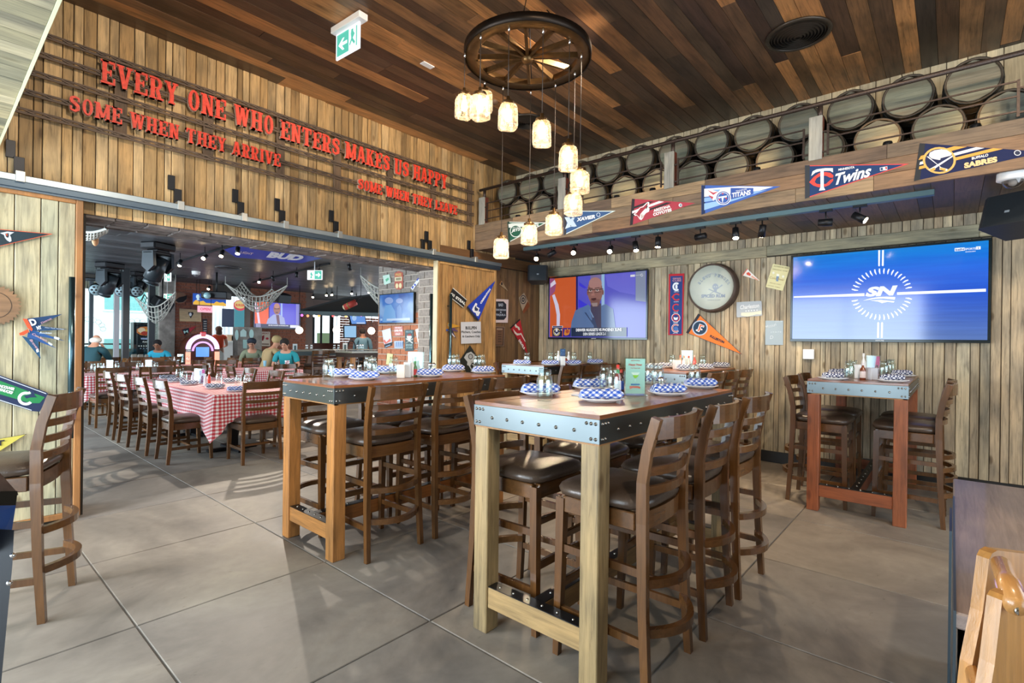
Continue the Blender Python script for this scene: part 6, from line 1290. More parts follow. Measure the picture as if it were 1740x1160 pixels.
FT = [(2.05, 5.95, 2.95, 8.7, 'long dining table just beyond the opening', 'red gingham tablecloth on the long table just beyond the opening'),
      (1.60, 10.0, 3.2, 10.8, 'dining table at the left behind the grey door edge', 'red gingham tablecloth on the table beside the grey door edge'),
      (3.96, 9.72, 4.95, 11.0, 'dining table where the man in the teal shirt eats', 'red gingham tablecloth under the elbows of the man in the teal shirt'),
      (2.9, 12.2, 4.3, 13.0, 'dining table before the jukebox', 'red gingham tablecloth on the table before the jukebox'),
      (1.5, 12.5, 2.4, 13.3, 'dining table near the window, before the bald man', 'red gingham tablecloth near the windows'),
      (4.9, 12.9, 5.9, 13.7, 'dining table before the passage', 'red gingham tablecloth before the bright passage'),
      (3.5, 8.3, 4.3, 9.1, 'small dining table right of the long table', 'red gingham tablecloth hidden behind the honey table leg')]
for i, f in enumerate(FT[:6]): dining_table(*f[:4], f[4], f[5], i+3, drop=.24 if i else .3)
GD = 'ladder back dining chairs'
CH = [(2.66-.2, 5.94, 0, 'dining chair with its back to us at the near end of the long gingham table'),
 (1.96, 6.50, -90, 'nearest of the four dining chairs along the left side of the long gingham table'), (1.93, 7.14, -91, 'second of the four dining chairs along the left side of the long table'), (1.90, 7.85, -89, 'third of the four dining chairs along the left side of the long table'), (1.90, 8.50, -92, 'farthest of the four dining chairs along the left side of the long table'),
 (3.1, 6.6, 90, 'dining chair with pale lit back right of the long table, nearest one'), (3.1, 7.35, 91, 'second dining chair with pale lit back right of the long table'), (3.08, 8.2, 89, 'third dining chair with pale lit back right of the long table'),
 (2.5, 9.0, 180, 'dining chair at the far end of the long gingham table facing us'),
 (1.9, 9.78, 2, 'dining chair with its back to us at the left table by the grey door'), (2.45, 9.76, -3, 'dining chair with its back to us, middle of the left table'), (2.98, 9.8, 0, 'dining chair with its back to us at the right end of the left table'),
 (4.36, 9.45, 0, 'reddish lit dining chair with its back to us before the man in the teal shirt')]
for (x, y, d, lb) in CH: seatat('dining_chair', x, y, d, lb, GD)
FL = ['chair behind the left far table, left one', 'chair behind the left far table, middle one', 'chair behind the left far table, right one', 'chair at the left end of the table of the man in teal', 'chair with its back to us before the jukebox table, left one', 'chair with its back to us before the jukebox table, right one', 'chair at the left end of the jukebox table', 'chair on the far side of the jukebox table', 'chair at the right end of the jukebox table', 'chair before the window table, left one', 'chair before the window table, right one', 'chair at the left end of the window table', 'chair at the right end of the window table', 'chair before the passage table, left one', 'chair before the passage table, right one', 'chair behind the passage table', 'chair at the left end of the passage table', 'chair alone right of the far end of the long table', 'turned chair between the teal man and the bar', 'chair between the jukebox table and the blond man', 'chair standing alone before the bar wall', 'chair against the jukebox, left one', 'chair against the jukebox, right one', 'chair near the grey chairs and the game cabinet']
for k, (x, y, d) in enumerate([(1.9, 11.05, 180), (2.5, 11.05, 180), (3.0, 11.05, 180), (3.72, 10.4, -90), (3.2, 11.95, 0), (3.8, 11.95, 5), (2.7, 12.6, -90), (3.4, 13.25, 180), (4.45, 12.6, 90), (1.7, 12.25, 0), (2.2, 12.3, 0), (1.3, 12.9, -90), (2.6, 13.3, 90), (5.1, 12.7, 0), (5.6, 12.7, 0), (5.5, 13.95, 180), (4.7, 13.3, -90), (3.6, 9.0, -95), (5.95, 10.3, 60), (4.2, 11.75, 0), (6.6, 13.4, 90), (3.3, 14.3, 0), (3.9, 14.3, 0), (2.7, 14.4, 10)]): seatat('dining_chair', x, y, d, 'ladder back dining '+FL[k], GD)
# tableware on the long gingham table
ZT = .747; WA = 'on the long gingham table'
for i, (px, py, wt) in enumerate([(366, 661, 'at the near left edge'), (322, 655, 'left of the menu card'), (300, 650, 'farther left'), (394, 651, 'right of the glasses'), (403, 666, 'at the near right edge'), (285, 645, 'at the far left end'), (345, 648, 'behind the menu card')]):
    plate(px, py-1, f'{wt} {WA}', RZ+.1*i, navy=i != 4, z=ZT, k=i)
for (px, py, wt) in [(313, 648, 'left of the menu card'), (372, 652, 'right of the ketchup'), (405, 655, 'near the right edge'), (419, 655, 'at the right edge, behind the end chair'), (308, 636, 'far left'), (303, 643, 'in the left group')]: jar(px, py, f'{wt} {WA}', z=ZT)
stand_card(330, 349, 652, .2, 'dcd4ea', f'menu card with pink corner {WA}', z=ZT, art=[('poly', [(.7, .7), (.93, .7), (.93, .96), (.7, .96)], 'd850a8'), ('poly', [(.55, .06), (.65, .5), (.78, .55), (.9, .1)], '8a3a70'), ('poly', [(.15, .6), (.6, .6), (.6, .85), (.15, .85)], 'b4c4ea')])
bottle(355, 655, .17, .022, 'd4402a', 'e8e0dc', 'ketchup_bottle', f'red ketchup bottle with white cap {WA}', z=ZT); bottle(349, 656, .15, .022, 'eceaf0', 'eceaf0', 'sauce_bottle', f'white sauce bottle before the ketchup {WA}', z=ZT); bottle(328, 650, .14, .025, 'd8dcf0', 'c8d0ea', 'sauce_bottle', f'pale sauce bottle left of the menu card {WA}', z=ZT)
def setting(px, py, wh, z=ZT):
    stand_card(px, px+11, py, .19, 'cfe2ee', f'small menu card {wh}', z=z, art=[('poly', [(.2, .2), (.8, .2), (.8, .8), (.2, .8)], '4aa8c8')])
    jar(px-12, py+1, f'left of the menu card {wh}', z=z); jar(px+18, py, f'right of the menu card {wh}', z=z); bottle(px-5, py+1, .14, .022, 'e6e6ee', 'dfe0ea', 'sauce_bottle', f'white sauce bottle {wh}', z=z)
setting(181, 630, 'on the left far table', ZT); setting(247, 629, 'mid left far table', ZT); setting(301, 615, 'before the jukebox', ZT)
bottle(140, 626, .19, .025, 'd85a30', 'e8e4e0', 'ketchup_bottle', 'orange red ketchup bottle on the left far table', z=ZT); jar(158, 632, 'at the left end of the left far table', z=ZT)
stand_card(484, 492, 626, .17, 'c86a78', 'small red menu card before the man in the teal shirt', z=ZT); jar(470, 627, 'left of the napkin dispenser before the teal man', z=ZT); boxy('napkin_dispenser', 478, 628, .07, .08, .1, 'e4e6ea', 'white napkin dispenser before the man in the teal shirt', 'dispenser', z=ZT)
o = ob('cup', M().lathe(put(450, 622, ZT), [(.025, 0), (.036, .12), (.034, .12), (.024, .006), (.0002, .006)], 14), pa('7cb0cc'), label='pale blue paper cup beside the blond man', cat='cup')
# ------------------------------------------------------------------ ceiling equipment of the far room
GM = 'moving head stage lights'
def moving_head(P, s, label, ya=0):
    t = thing('stage_light', label, 'stage light', P, GM); R = Euler((0, 0, ya)).to_matrix(); f = lambda x, y, z: Vector(P)+R @ Vector((x*s, y*s, z*s))
    ob('base', M().box(f(0, 0, -.05), (.36*s, .26*s, .10*s), .02*s, Euler((0, 0, ya))).box(f(0, 0, -.12), (.2*s, .2*s, .04*s), .01*s, Euler((0, 0, ya))), m_black, t)
    for sx in (-1, 1):
        ob('yoke_arm', M().prism([f(sx*.17, -.09, -.13), f(sx*.17, .09, -.13), f(sx*.17, .10, -.34), f(sx*.17, .0, -.42), f(sx*.17, -.10, -.34)], R @ Vector((-sx*.045*s, 0, 0))), plain('stage_body', hx('2a3238'), .3, .3), t)
    ob('yoke_bridge', M().box(f(0, 0, -.15), (.34*s, .17*s, .05*s), .015*s, Euler((0, 0, ya))), m_black, t)
    hd = ob('head', M().cyl(f(0, -.05, -.22), f(0, .10, -.50), .10*s, .115*s, 16).cyl(f(0, .10, -.50), f(0, .13, -.56), .09*s, .10*s, 16), plain('stage_body', hx('2a3238'), .3, .3), t)
    ob('lens', M().cyl(f(0, .13, -.56), f(0, .133, -.565), .085*s, n=16), plain('stage_lens', (.2, .3, .34), .1), hd)
def par_can(P, d, label, s=1):
    t = thing('stage_light', label, 'stage light', P, 'round par stage lights'); P = Vector(P); d = Vector(d).normalized()
    ob('can', M().cyl(P-d*.12*s, P+d*.06*s, .09*s, .11*s, 16), m_black, t); fc = ob('face', M().cyl(P+d*.061*s, P+d*.064*s, .1*s, n=16), plain('par_face', hx('8aa0a8'), .3), t)
    u = d.cross(Vector((0, 0, 1))).normalized(); w_ = u.cross(d)
    mb = M()
    for k in range(7):
        a = 2*PI*k/6; o_ = Vector((0, 0, 0)) if k == 6 else (u*math.cos(a)+w_*math.sin(a))*.06*s
        mb.cyl(P+d*.064*s+o_, P+d*.068*s+o_, .02*s, n=8)
    ob('led', mb, plain('par_led', (.03, .035, .04), .2), fc)
    ob('bracket', M().tube([P+u*.12*s, P+u*.12*s+Vector((0, 0, .16*s)), P-u*.12*s+Vector((0, 0, .16*s)), P-u*.12*s], .008*s, 6).cyl(P+Vector((0, 0, .16*s)), (P.x, P.y, ZF), .01, n=6), m_black, t)
hgt = lambda P: (P.x, P.y, ZF)
moving_head(hgt(atd(269, 440, 8.0)), 1.1, 'large black moving head stage light hanging in front', .5)
moving_head(hgt(atd(187, 460, 10.2)), 1.15, 'black moving head stage light near the windows', .5)
moving_head(hgt(atd(234, 470, 11.6)), .95, 'smaller moving head stage light between the two big ones', .5)
par_can(atd(163, 491, 11), (-.2, -1, -.35), 'round stage light with visible LED dots at the far left', 1.15); par_can(atd(206, 494, 11.3), (-.3, -1, -.3), 'round stage light next to the window column', 1.1); par_can(atd(233, 494, 11.5), (-.2, -1, -.3), 'round stage light right of the window column', 1.1)
def spot_can(px, py, d, lit, label, dirv=(0, .2, -1)):
    d = (ZF-.13-CAMH)*FPX/(577-py); P = atd(px, py, d); dv = Vector(dirv).normalized(); t = thing('ceiling_spot', label, 'spotlight', P, 'small spots on the black ceiling')
    ob('can', M().cyl(P-dv*.06, P+dv*.05, .032, n=12), m_black, t); ob('stem', M().cyl(P, (P.x, P.y, ZF), .006, n=6), m_black, t)
    ob('lens', M().cyl(P+dv*.051, P+dv*.056, .028, n=12), m_lens if lit else plain('dark_lens', (.02, .02, .025), .2), t)
for (px, py, d, lit, lb, dv) in [(306, 447, 7.6, 1, 'black ceiling spot right of the big stage light', (-.3, -.3, -1)), (348, 437, 7.2, 1, 'bright ceiling spot, first left of the blue banner', (-.7, -.7, -.6)), (377, 431, 7.0, 1, 'bright ceiling spot at the left tip of the blue banner', (-.4, -.5, -1)), (404, 426, 6.8, 1, 'bright ceiling spot over the blue banner', (-.2, -.4, -1)), (355, 489, 12.5, 1, 'lit ceiling spot above the projector', (-.6, -.7, -.8)), (441, 477, 9.6, 1, 'lit ceiling spot above the white net', (-.5, -.6, -.8)), (464, 473, 9.3, 0, 'dark tilted ceiling spot above the white net', (.6, .2, -.9)), (504, 467, 8.8, 0, 'dark upright ceiling spot left of the exit sign', (0, 0, -1)), (543, 462, 8.6, 0, 'dark ceiling spot in front of the exit sign', (.5, .1, -1)), (594, 454, 8.2, 0, 'dark ceiling spot at the right under the lintel', (.4, .1, -1)), (532, 503, 13, 1, 'small lit spot left of the bar', (-.5, -.7, -.8)), (555, 500, 13, 1, 'small lit spot over the bar, left of a pair', (-.5, -.7, -.8)), (564, 499, 13, 1, 'small lit spot over the bar, right of a pair', (-.5, -.7, -.8)), (598, 497, 12.5, 1, 'small lit spot near the brick pillar', (-.5, -.7, -.8)), (627, 495, 12.5, 1, 'small lit spot beside the right net', (-.5, -.7, -.8))]: spot_can(px, py, d, lit, lb, dv)
P, Q = at(300, 447, 2, ZF-.02), at(432, 405, 2, ZF-.02); ob('ceiling_track', M().strip([P, Q], .03, .03), m_black, label='long black lighting track on the black ceiling behind the lintel', cat='track')
P, Q = at(430, 480, 2, ZF-.02), at(560, 448, 2, ZF-.02); ob('ceiling_track', M().strip([P, Q], .03, .03), m_black, label='short black lighting track above the white net', cat='track')
bnr = ob('ceiling_banner', M().prism([at(x, y, 2, ZF-.03) for x, y in ((381, 424), (408, 418), (548, 438.5), (512, 447), (400, 437))], (0, 0, .01)), pa('1a3cb8', .5), label='blue banner with white lettering stretched on the black ceiling', cat='banner'); OFF[bnr.name] = bnr.location.copy()
A, B_ = at(452, 437, 2, ZF-.032), at(508, 443, 2, ZF-.032); C_ = at(458, 431, 2, ZF-.032)
lettering('lettering', 'BUD', A, B_, (C_-A).length*1.5, Vector((0, 0, -1)), pa('e6eaf4'), bnr, depth=.002, bold=.06, upv=(C_-A).normalized())
A, B_ = at(408, 430, 2, ZF-.032), at(428, 433, 2, ZF-.032); lettering('lettering', 'LIGHT', A, B_, .25, Vector((0, 0, -1)), pa('e0c8d0'), bnr, depth=.002, upv=(C_-at(452, 437, 2, ZF-.032)).normalized())
def vent2(px, py, R_, lb): p = at(px, py, 2, ZF-.004); disc_vent(p.x, p.y, R_, ZF-.004, lb, plain('vent_far', hx('50545a'), .35, .5))
vent2(388, 454, .24, 'round grille on the black ceiling under the blue banner'); vent2(300, 469, .26, 'round grille on the black ceiling near the stage lights')
p = at(333, 461, 2, ZF); t = thing('dome_camera', 'white dome camera on the black ceiling', 'camera', p); ob('base', M().lathe(p, [(.0002, -.07), (.08, -.07), (.085, 0)], 16), m_white, t); ob('dome', M().ball(p+Vector((0, 0, -.07)), .055), plain('smoked', (.1, .1, .11), .1), t)
def exit2(px0, py0, px1, py1, d, label, rev=False):
    A = atd(px0, py1, d); B_ = atd(px1, py1, d); T = atd(px0, py0, d); u = B_-A; v_ = Vector((0, 0, (T-A).z)); n = u.cross(v_).normalized(); n = n if n.dot(Fw) < 0 else -n
    t = thing('exit_sign', label, 'sign', A); q = lambda a, b, k=0: A+u*a+v_*b+n*k
    bd = ob('panel', M().prism([q(0, 0), q(1, 0), q(1, 1), q(0, 1)], -n*.03), m_exw, t); ob('green_field', M().prism([q(.5, .06, .002), q(.97, .06, .002), q(.97, .94, .002), q(.5, .94, .002)], -n*.001), m_exg, t)
    ob('arrow', M().prism([q(.56, .42, .004), q(.74, .42, .004), q(.74, .22, .004), q(.92, .5, .004), q(.74, .78, .004), q(.74, .58, .004), q(.56, .58, .004)], -n*.001), m_exw, t)
    ob('figure', M().prism([q(.2, .15, .003), q(.26, .45, .003), q(.2, .6, .003), q(.28, .85, .003), q(.34, .6, .003), q(.42, .4, .003), q(.3, .45, .003), q(.34, .15, .003)], -n*.001), m_exg, t)
    ob('bar', M().cyl(q(.5, 1), Vector((q(.5, 1).x, q(.5, 1).y, ZF)), .008, n=6), m_white, t)
exit2(522, 459, 547, 475, 9.7, 'teal exit sign with right arrow under the black ceiling'); exit2(275, 499, 293, 508, 13.2, 'small green exit sign near the brick column'); exit2(279, 463, 289, 478, 8.3, 'white edged exit sign beside the big stage light')
# rope nets
m_rope = plain('white_rope', hx('c9cac2'), .9)
def net(corners, sag, nu, nv, label, d_=None, r_=.009):
    P = [Vector(c) for c in corners]; mb = M()
    def f(u, v):
        b = P[0].lerp(P[1], u).lerp(P[3].lerp(P[2], u), v); b.z -= sag*math.sin(PI*u)*(.55+.45*math.sin(PI*v))+sag*.3*math.sin(PI*v); return b
    for i in range(nu+1): mb.tube([f(i/nu, j/10) for j in range(11)], r_*(1.8 if i in (0, nu) else 1), 4, cap=False)
    for j in range(nv+1): mb.tube([f(i/14, j/nv) for i in range(15)], r_*(1.8 if j in (0, nv) else 1), 4, cap=False)
    for c in P: mb.cyl(c, (c.x, c.y, ZF), r_*.6, n=4)
    return ob('rope_net', mb, m_rope, label=label, cat='net', group='white rope nets under the ceiling')
net([atd(383, 482, 12.2), atd(488, 485, 12.3), atd(462, 491, 13.6), atd(411, 479, 13.2)], .52, 16, 9, 'white rope net sagging above the far television')
net([atd(613, 468, 10.4), atd(700, 470, 10.2), atd(700, 476, 11.4), atd(625, 478, 11.8)], .5, 15, 9, 'white rope net half hidden by the brick pillar')
net([atd(120, 384, 5.9), atd(182, 388, 5.6), atd(178, 394, 6.5), atd(120, 392, 6.8)], .1, 12, 7, 'white rope net with wooden float at the upper left of the opening')
net([atd(228, 503, 12.2), atd(298, 496, 12), atd(296, 500, 13), atd(245, 500, 13.4)], .55, 12, 9, 'grey rope net hanging by the window column')
P = atd(162, 396, 6.2); ob('net_float', M().cyl(P, P+Vector((0, 0, -.03)), .008, n=6).ball(P+Vector((0, 0, -.09)), .035, 10, 8, (1, 1, 1.9)), pa('dca878'), label='peach wooden float hanging from the upper left net', cat='float')
# projector, hanging signs, speakers
t = thing('projector', 'black projector hanging before the blue mountain sign', 'projector', atd(368, 502, 11.5)); P = atd(368, 502, 11.5)
ob('body', M().box(P, (.52, .4, .16), .02, Euler((0, 0, -.6))), m_black, t); ob('lens', M().cyl(atd(352, 502, 11.2), atd(352, 502, 11.15), .07, n=14), plain('lens_blue', hx('8ab0b8'), .1), t); ob('pole', M().cyl(P, (P.x, P.y, ZF), .02, n=8), m_black, t)
def card(name, label, cat, px0, py0, px1, py1, d, face, emis=0, th=.03, yaw_=None, art=(), hang=False, frame=None):
    A = atd(px0, py1, d); W_ = (px1-px0)/FPX*d; Hh = (py1-py0)/FPX*d; e = Vector((1, 0, 0)) if yaw_ is None else Vector((math.cos(yaw_), math.sin(yaw_), 0)); n = Vector((e.y, -e.x, 0))
    if n.dot(Fw) > 0: n = -n
    e_c = Vector((Fw.y, -Fw.x, 0)).normalized(); W_ /= max(.25, abs(e.dot(e_c)))
    # keep the left and right edges where the photo shows them
    B_ = None; rb = ray(px1, py1); k = (A-CP); det = e.x*(-rb.y)+rb.x*e.y; s_ = (k.x*rb.y-k.y*rb.x)/-(det) if abs(det) > 1e-6 else W_
    s_ = abs(s_); W_ = s_ if .3*W_ < s_ < 3*W_ else W_
    t = thing(name, label, cat, A); q = lambda u, v, k=0: A+e*(u*W_)+Vector((0, 0, v*Hh))+n*k
    mt_ = em(face, emis) if emis else pa(face, .6)
    if frame: ob('frame', M().prism([q(-.04, -.06, -.001), q(1.04, -.06, -.001), q(1.04, 1.06, -.001), q(-.04, 1.06, -.001)], -n*th), pa(frame, .3), t)
    f_ = ob('face', M().prism([q(0, 0, .004), q(1, 0, .004), q(1, 1, .004), q(0, 1, .004)], -n*(.004 if frame else th)), mt_, t)
    for k, a in enumerate(art):
        if a[0] == 'p': ob('print', M().prism([q(u, v, .006+.0015*k) for u, v in a[1]], -n*.001), em(a[2], emis) if emis else pa(a[2], .6), f_)
        else: lettering('lettering', a[1], q(a[2], a[4], .007+.0015*k), q(a[3], a[4], .007+.0015*k), a[5]*Hh, n, em(a[6], max(emis, .8)) if emis else pa(a[6], .6), f_, depth=.002, bold=.03)
    if hang:
        for u in (.1, .9): ob('wire', M().cyl(q(u, 1), Vector((q(u, 1).x, q(u, 1).y, ZF)), .006, n=5), m_black, t)
    return t
E6 = lambda cx, cy, rx, ry, n=14: [(cx+rx*math.cos(2*PI*i/n), cy+ry*math.sin(2*PI*i/n)) for i in range(n)]
card('neon_mountain_sign', 'blue lit sign with yellow mountains behind the projector', 'sign', 328, 498, 384, 517, 13, '1c50b0', 1.0, art=[('p', [(.0, .0), (.0, .2), (.08, .42), (.18, .3), (.3, .38), (.38, .2), (.62, .2), (.7, .4), (.8, .3), (.9, .36), (1, .2), (1, 0)], 'e8b440'), ('p', E6(.14, .72, .06, .2), 'c0e0f0'), ('p', [(.1, .4), (.14, .95), (.2, .4)], 'c0e0f0')], hang=True)
card('pink_lit_sign', 'small pink glowing sign under the mountain sign', 'sign', 336, 519, 361, 530, 12.9, 'f0b0c4', 1.1, hang=True, art=[('t', 'OPEN', .15, .85, .3, .4, 'e05070')])
tvf, rcf, _ = tv('television', 'far television on the brick wall showing the bald man', [(431, 510), (511, 515.5), (511, 560), (431, 557)], 1, YB-.06, bez=.03)
dp = fullrect(tvf, rcf, 1, YB-.06, '6058d8', 1.0); Zf = zp(431, 510, 1.0); sx = 80
for k, (pts, c) in enumerate([([(2, 2), (26, 3), (26, 46), (2, 45)], 'f05a20'), ([(25.4, 3), (27, 3), (27, 46), (25.4, 46)], '20186a'), ([(46, 4), (49, 4), (49, 28), (46, 28)], 'a0b8f0'), ([(72, 5), (79, 5.5), (79, 47), (72, 47)], '9090d8'), ([(2, 4), (6, 4), (8, 14), (12, 44), (8, 44), (5, 18), (2, 14)], 'e8d0e8'), ([(20, 46), (24, 32), (34, 24), (44, 24), (52, 30), (55, 46)], 'a0a8d8'), ([(38, 25), (43, 25), (45, 42), (40, 40)], '6a3a50'), (circ(39.5, 15, 6, 9.5, 18), 'a06a60'), (circ(39.5, 9.5, 4.6, 4.6, 14), 'c08c80'), ([(35, 14), (44, 14), (44, 15), (35, 15)], '3a2028'), ([(37, 20), (42, 20), (41, 21.5), (38, 21.5)], '4a2028'), ([(2, 39.5), (79, 42), (79, 47), (2, 46)], '1c1c4c'), ([(62, 42), (79, 42.6), (79, 47), (62, 46.6)], 'e8e8f4'), ([(4, 39), (12, 39.4), (12, 45.8), (4, 45.6)], '8a88b0')]):
    slab('picture', Zf(*pts), 1, YB-.06, .001+.0006*k, em(c, 1.0), dp, th=.0004)
ptext('lettering', 'DENVER NUGGETS VS PHOENIX SUNS', (456, 553.3), (490, 554.2), 1.8, 1, YB-.06, .013, em('f0f0fa', 1.0), dp, depth=.001, bold=.03)
def box_speaker(P, dims, rot, label):
    t = thing('loudspeaker', label, 'loudspeaker', P); ob('cabinet', M().box(P, dims, .03, rot), m_black, t)
    ob('grille', M().box(P+rot.to_matrix() @ Vector((0, -dims[1]/2-.002, 0)), (dims[0]*.9, .006, dims[2]*.86), .002, rot), plain('grille', (.035, .045, .055), .3, .5, bump=.4, nscale=600), t); ob('mount', M().cyl(P, (P.x, P.y, ZF), .015, n=8), m_black, t)
box_speaker(atd(479, 506, 14.6), (.42, .3, .26), Euler((.3, 0, .2)), 'black loudspeaker above the far television')
card('hanging_screen', 'pale blue hanging panel with black side left of the brick column', 'screen', 270, 521, 289, 550, 13.4, 'a9c4d8', .0, th=.18, hang=True, yaw_=-.3)
box_speaker(atd(276, 516, 12.6), Vector((.40, .3, .26)), Euler((.4, .3, .3)), 'black tilted loudspeaker over the pale hanging panel')
P = atd(245, 600, 13.5); lb_ = card('lit_drinks_display', 'black game cabinet with orange fireworks picture and white lights', 'display', 228, 551, 262, 612, 13.3, '0a0f18', .6, th=.3, frame='15191e', art=[('p', E6(.5, .82, .42, .13, 9), 'e08038'), ('p', E6(.35, .84, .2, .08, 7), 'f8e0c0'), ('p', E6(.68, .8, .18, .09, 7), 'f4c058'), ('p', E6(.5, .76, .2, .06, 7), 'b83c2c'), ('t', 'WINNER', .3, .7, .58, .05, 'b0c0f0'), ('t', 'PLAY', .4, .66, .5, .03, 'ffffff')]+[('p', E6(.22+.12*i, .4, .035, .018, 6), 'ffffff') for i in range(6)]+[('p', E6(.3+.15*i, .33, .04, .014, 6), 'a0b0d0') for i in range(4)])
ob('stand', M().bx(P.x-.28, P.x+.24, P.y-.1, P.y+.2, 0, .95), m_black, lb_)
# wood sign, pennant, boards on the brick column (plane y = 15.5)
VB = YB-.03
ws = slab('emblem_board', [(305, 524), (342, 527), (342, 546.5), (305.5, 545.5)], 1, VB, .01, wood('pale_emblem_board', [hx('c0a880')], 0, .6, .8, .3), th=.03, label='pale plank board with black and white bird emblem on the brick column', cat='sign'); OFF[ws.name] = ws.location.copy()
on(ws, 1, VB, [('emblem', [(320, 530), (328, 530), (329, 533), (324, 541), (320, 533)], '24282c'), ('emblem', circ(323.5, 534, 2.2, 3, 10), 'e8ecec')], .011)
t = pennant('black and red pennant reading M above the jukebox', [(308, 560), (334, 553.5), (313, 570)], '7a1a24', '18202a', 1, VB, None, None); on(t, 1, VB, [('tip', [(321, 557), (334, 553.5), (322, 565)], 'a02430')], .0045); ltr(t, 1, VB, 'M', (313, 566.5), (320, 565), 4.4, 'b8e0dc', off=.01, bold=.03)
mb_ = slab('menu_board', [(344.5, 542), (352, 542), (352, 573), (345, 573)], 1, VB, .01, pa('2a2c34'), th=.02, label='narrow dark menu board on the brick column', cat='sign'); OFF[mb_.name] = mb_.location.copy(); on(mb_, 1, VB, [('print', [(346, 545+4*i), (351, 545+4*i), (351, 546.6+4*i), (346, 546.6+4*i)], 'a09c98') for i in range(6)], .011)
fd = slab('round_plaque', circ(306, 506, 12, 9.5, 20), 1, VB, .02, wood('plaque', [hx('96735a')], 0, .6, .7, 0), th=.03, label='round tan plaque with a black fish at the top of the brick column', cat='plaque'); OFF[fd.name] = fd.location.copy(); on(fd, 1, VB, [('fish', [(298, 510), (304, 505), (313, 503), (318, 501), (317, 508), (311, 513), (303, 514)], '1c1c1e')], .021)
po = slab('poster', [(442, 563), (459, 563.5), (459, 588), (442, 587.5)], 1, VB, .01, pa('d8cfc0'), th=.01, label='cream poster with red figures under the far television', cat='poster'); OFF[po.name] = po.location.copy()
on(po, 1, VB, [('figure', [(445, 571), (449, 569), (449, 574), (447, 579), (445, 578)], '8c2430'), ('figure', circ(454, 575, 2.6, 2, 8), 'b83040'), ('print', [(445, 583), (457, 583.4), (457, 586), (445, 585.6)], '8a7a70')], .012); ltr(po, 1, VB, 'GREAT', (443.5, 567.3), (457, 567.6), 2.6, '9a4c44', off=.013, bold=.02)
# jukebox
JC = Vector((4.83, 14.95, 0)); jk = thing('jukebox', 'jukebox with glowing purple and cream arch before the brick column', 'jukebox', JC)
def jarch(r0, r1, y, z0, zc, dep): 
    o_ = [(JC.x+r1*math.cos(a), y, zc+r1*math.sin(a)) for a in [PI*i/20 for i in range(21)]]; i_ = [(JC.x+r0*math.cos(a), y, zc+r0*math.sin(a)) for a in [PI*i/20 for i in range(21)]]
    mb = M()
    for k in range(20): mb.prism([o_[k], o_[k+1], i_[k+1], i_[k]], (0, dep, 0))
    return mb
ob('cabinet', jarch(0.001, .40, JC.y-.1, 0, 1.05, .4).bx(JC.x-.4, JC.x+.4, JC.y-.1, JC.y+.3, 0, 1.05), wood('jukebox_wood', [hx('5a2c1c')], 2, .3, .5, 0), jk)
ob('arch_light', jarch(.29, .39, JC.y-.16, 0, 1.05, .05), em('e0b8ff', 2.2), jk); ob('arch_core', jarch(.32, .36, JC.y-.165, 0, 1.05, .03), em('fff0e0', 3.0), jk)
ob('inner_arch', jarch(.21, .25, JC.y-.15, 0, 1.0, .04), em('d8a0ff', 1.6), jk)
ob('column_light', M().bx(JC.x-.39, JC.x-.29, JC.y-.16, JC.y-.11, .5, .98).bx(JC.x+.29, JC.x+.39, JC.y-.16, JC.y-.11, .5, .98), em('f8a088', 1.8), jk)
ob('screen', M().bx(JC.x-.15, JC.x+.15, JC.y-.13, JC.y-.1, .85, 1.1), em('6aa0f8', 1.3), jk); ob('crown', M().bx(JC.x-.07, JC.x+.07, JC.y-.17, JC.y-.1, 1.36, 1.5, .02), em('d82838', .8), jk)
ob('grille', M().bx(JC.x-.24, JC.x+.24, JC.y-.12, JC.y-.1, .2, .72), plain('juke_grille', hx('806040'), .3, .8), jk)
for k in range(5): ob('trim_band', M().bx(JC.x-.40, JC.x-.28, JC.y-.17, JC.y-.15, 1.0+.02*k-.03, 1.01+.02*k-.03), m_chrome, jk)
# neon and glazed passage beside the far television
card('glass_poster', 'teal glazed panel with a red and yellow neon ring left of the far television', 'window sign', 398, 514, 430, 556, 16.4, '5aa0b0', .8, th=.02, hang=True, art=[('p', [(.7, .1), (.95, .1), (.95, .9), (.7, .8)], 'c8f0f0'), ('p', E6(.28, .9, .34, .22, 18), 'e86070'), ('p', E6(.28, .93, .28, .16, 18), 'f0d890'), ('t', 'BURGER', .06, .52, .86, .1, 'e04050')])
card('window_blind', 'grey lilac window blind in the bright passage', 'blind', 377, 524, 399, 555, 17, '9a9cc0', .0, th=.02, hang=True)
wsx = slab('paper', [(413, 577), (420, 577), (419.5, 592), (413, 591.5)], 1, 15.1, .02, pa('a8d0cc'), th=.01, label='pale green sheet on the grey stone panel', cat='sign')
for i, (cx, cy, rx, ry, lb) in enumerate(((402.5, 569, 3, 9, 'left oval'), (427.5, 567, 3.8, 7.6, 'right oval'))): slab('oval_plaque', circ(cx, cy, rx, ry, 16), 1, 15.1, .02, pa('b8dcd8'), th=.015, label=f'{lb} white plaque on the grey stone panel', cat='plaque')
slab('house_plaque', [(408.5, 572), (408.5, 563), (413.5, 558.5), (419, 563), (418.5, 572)], 1, 15.1, .02, pa('c0dcd8'), th=.015, label='house shaped white plaque between the two ovals', cat='plaque')
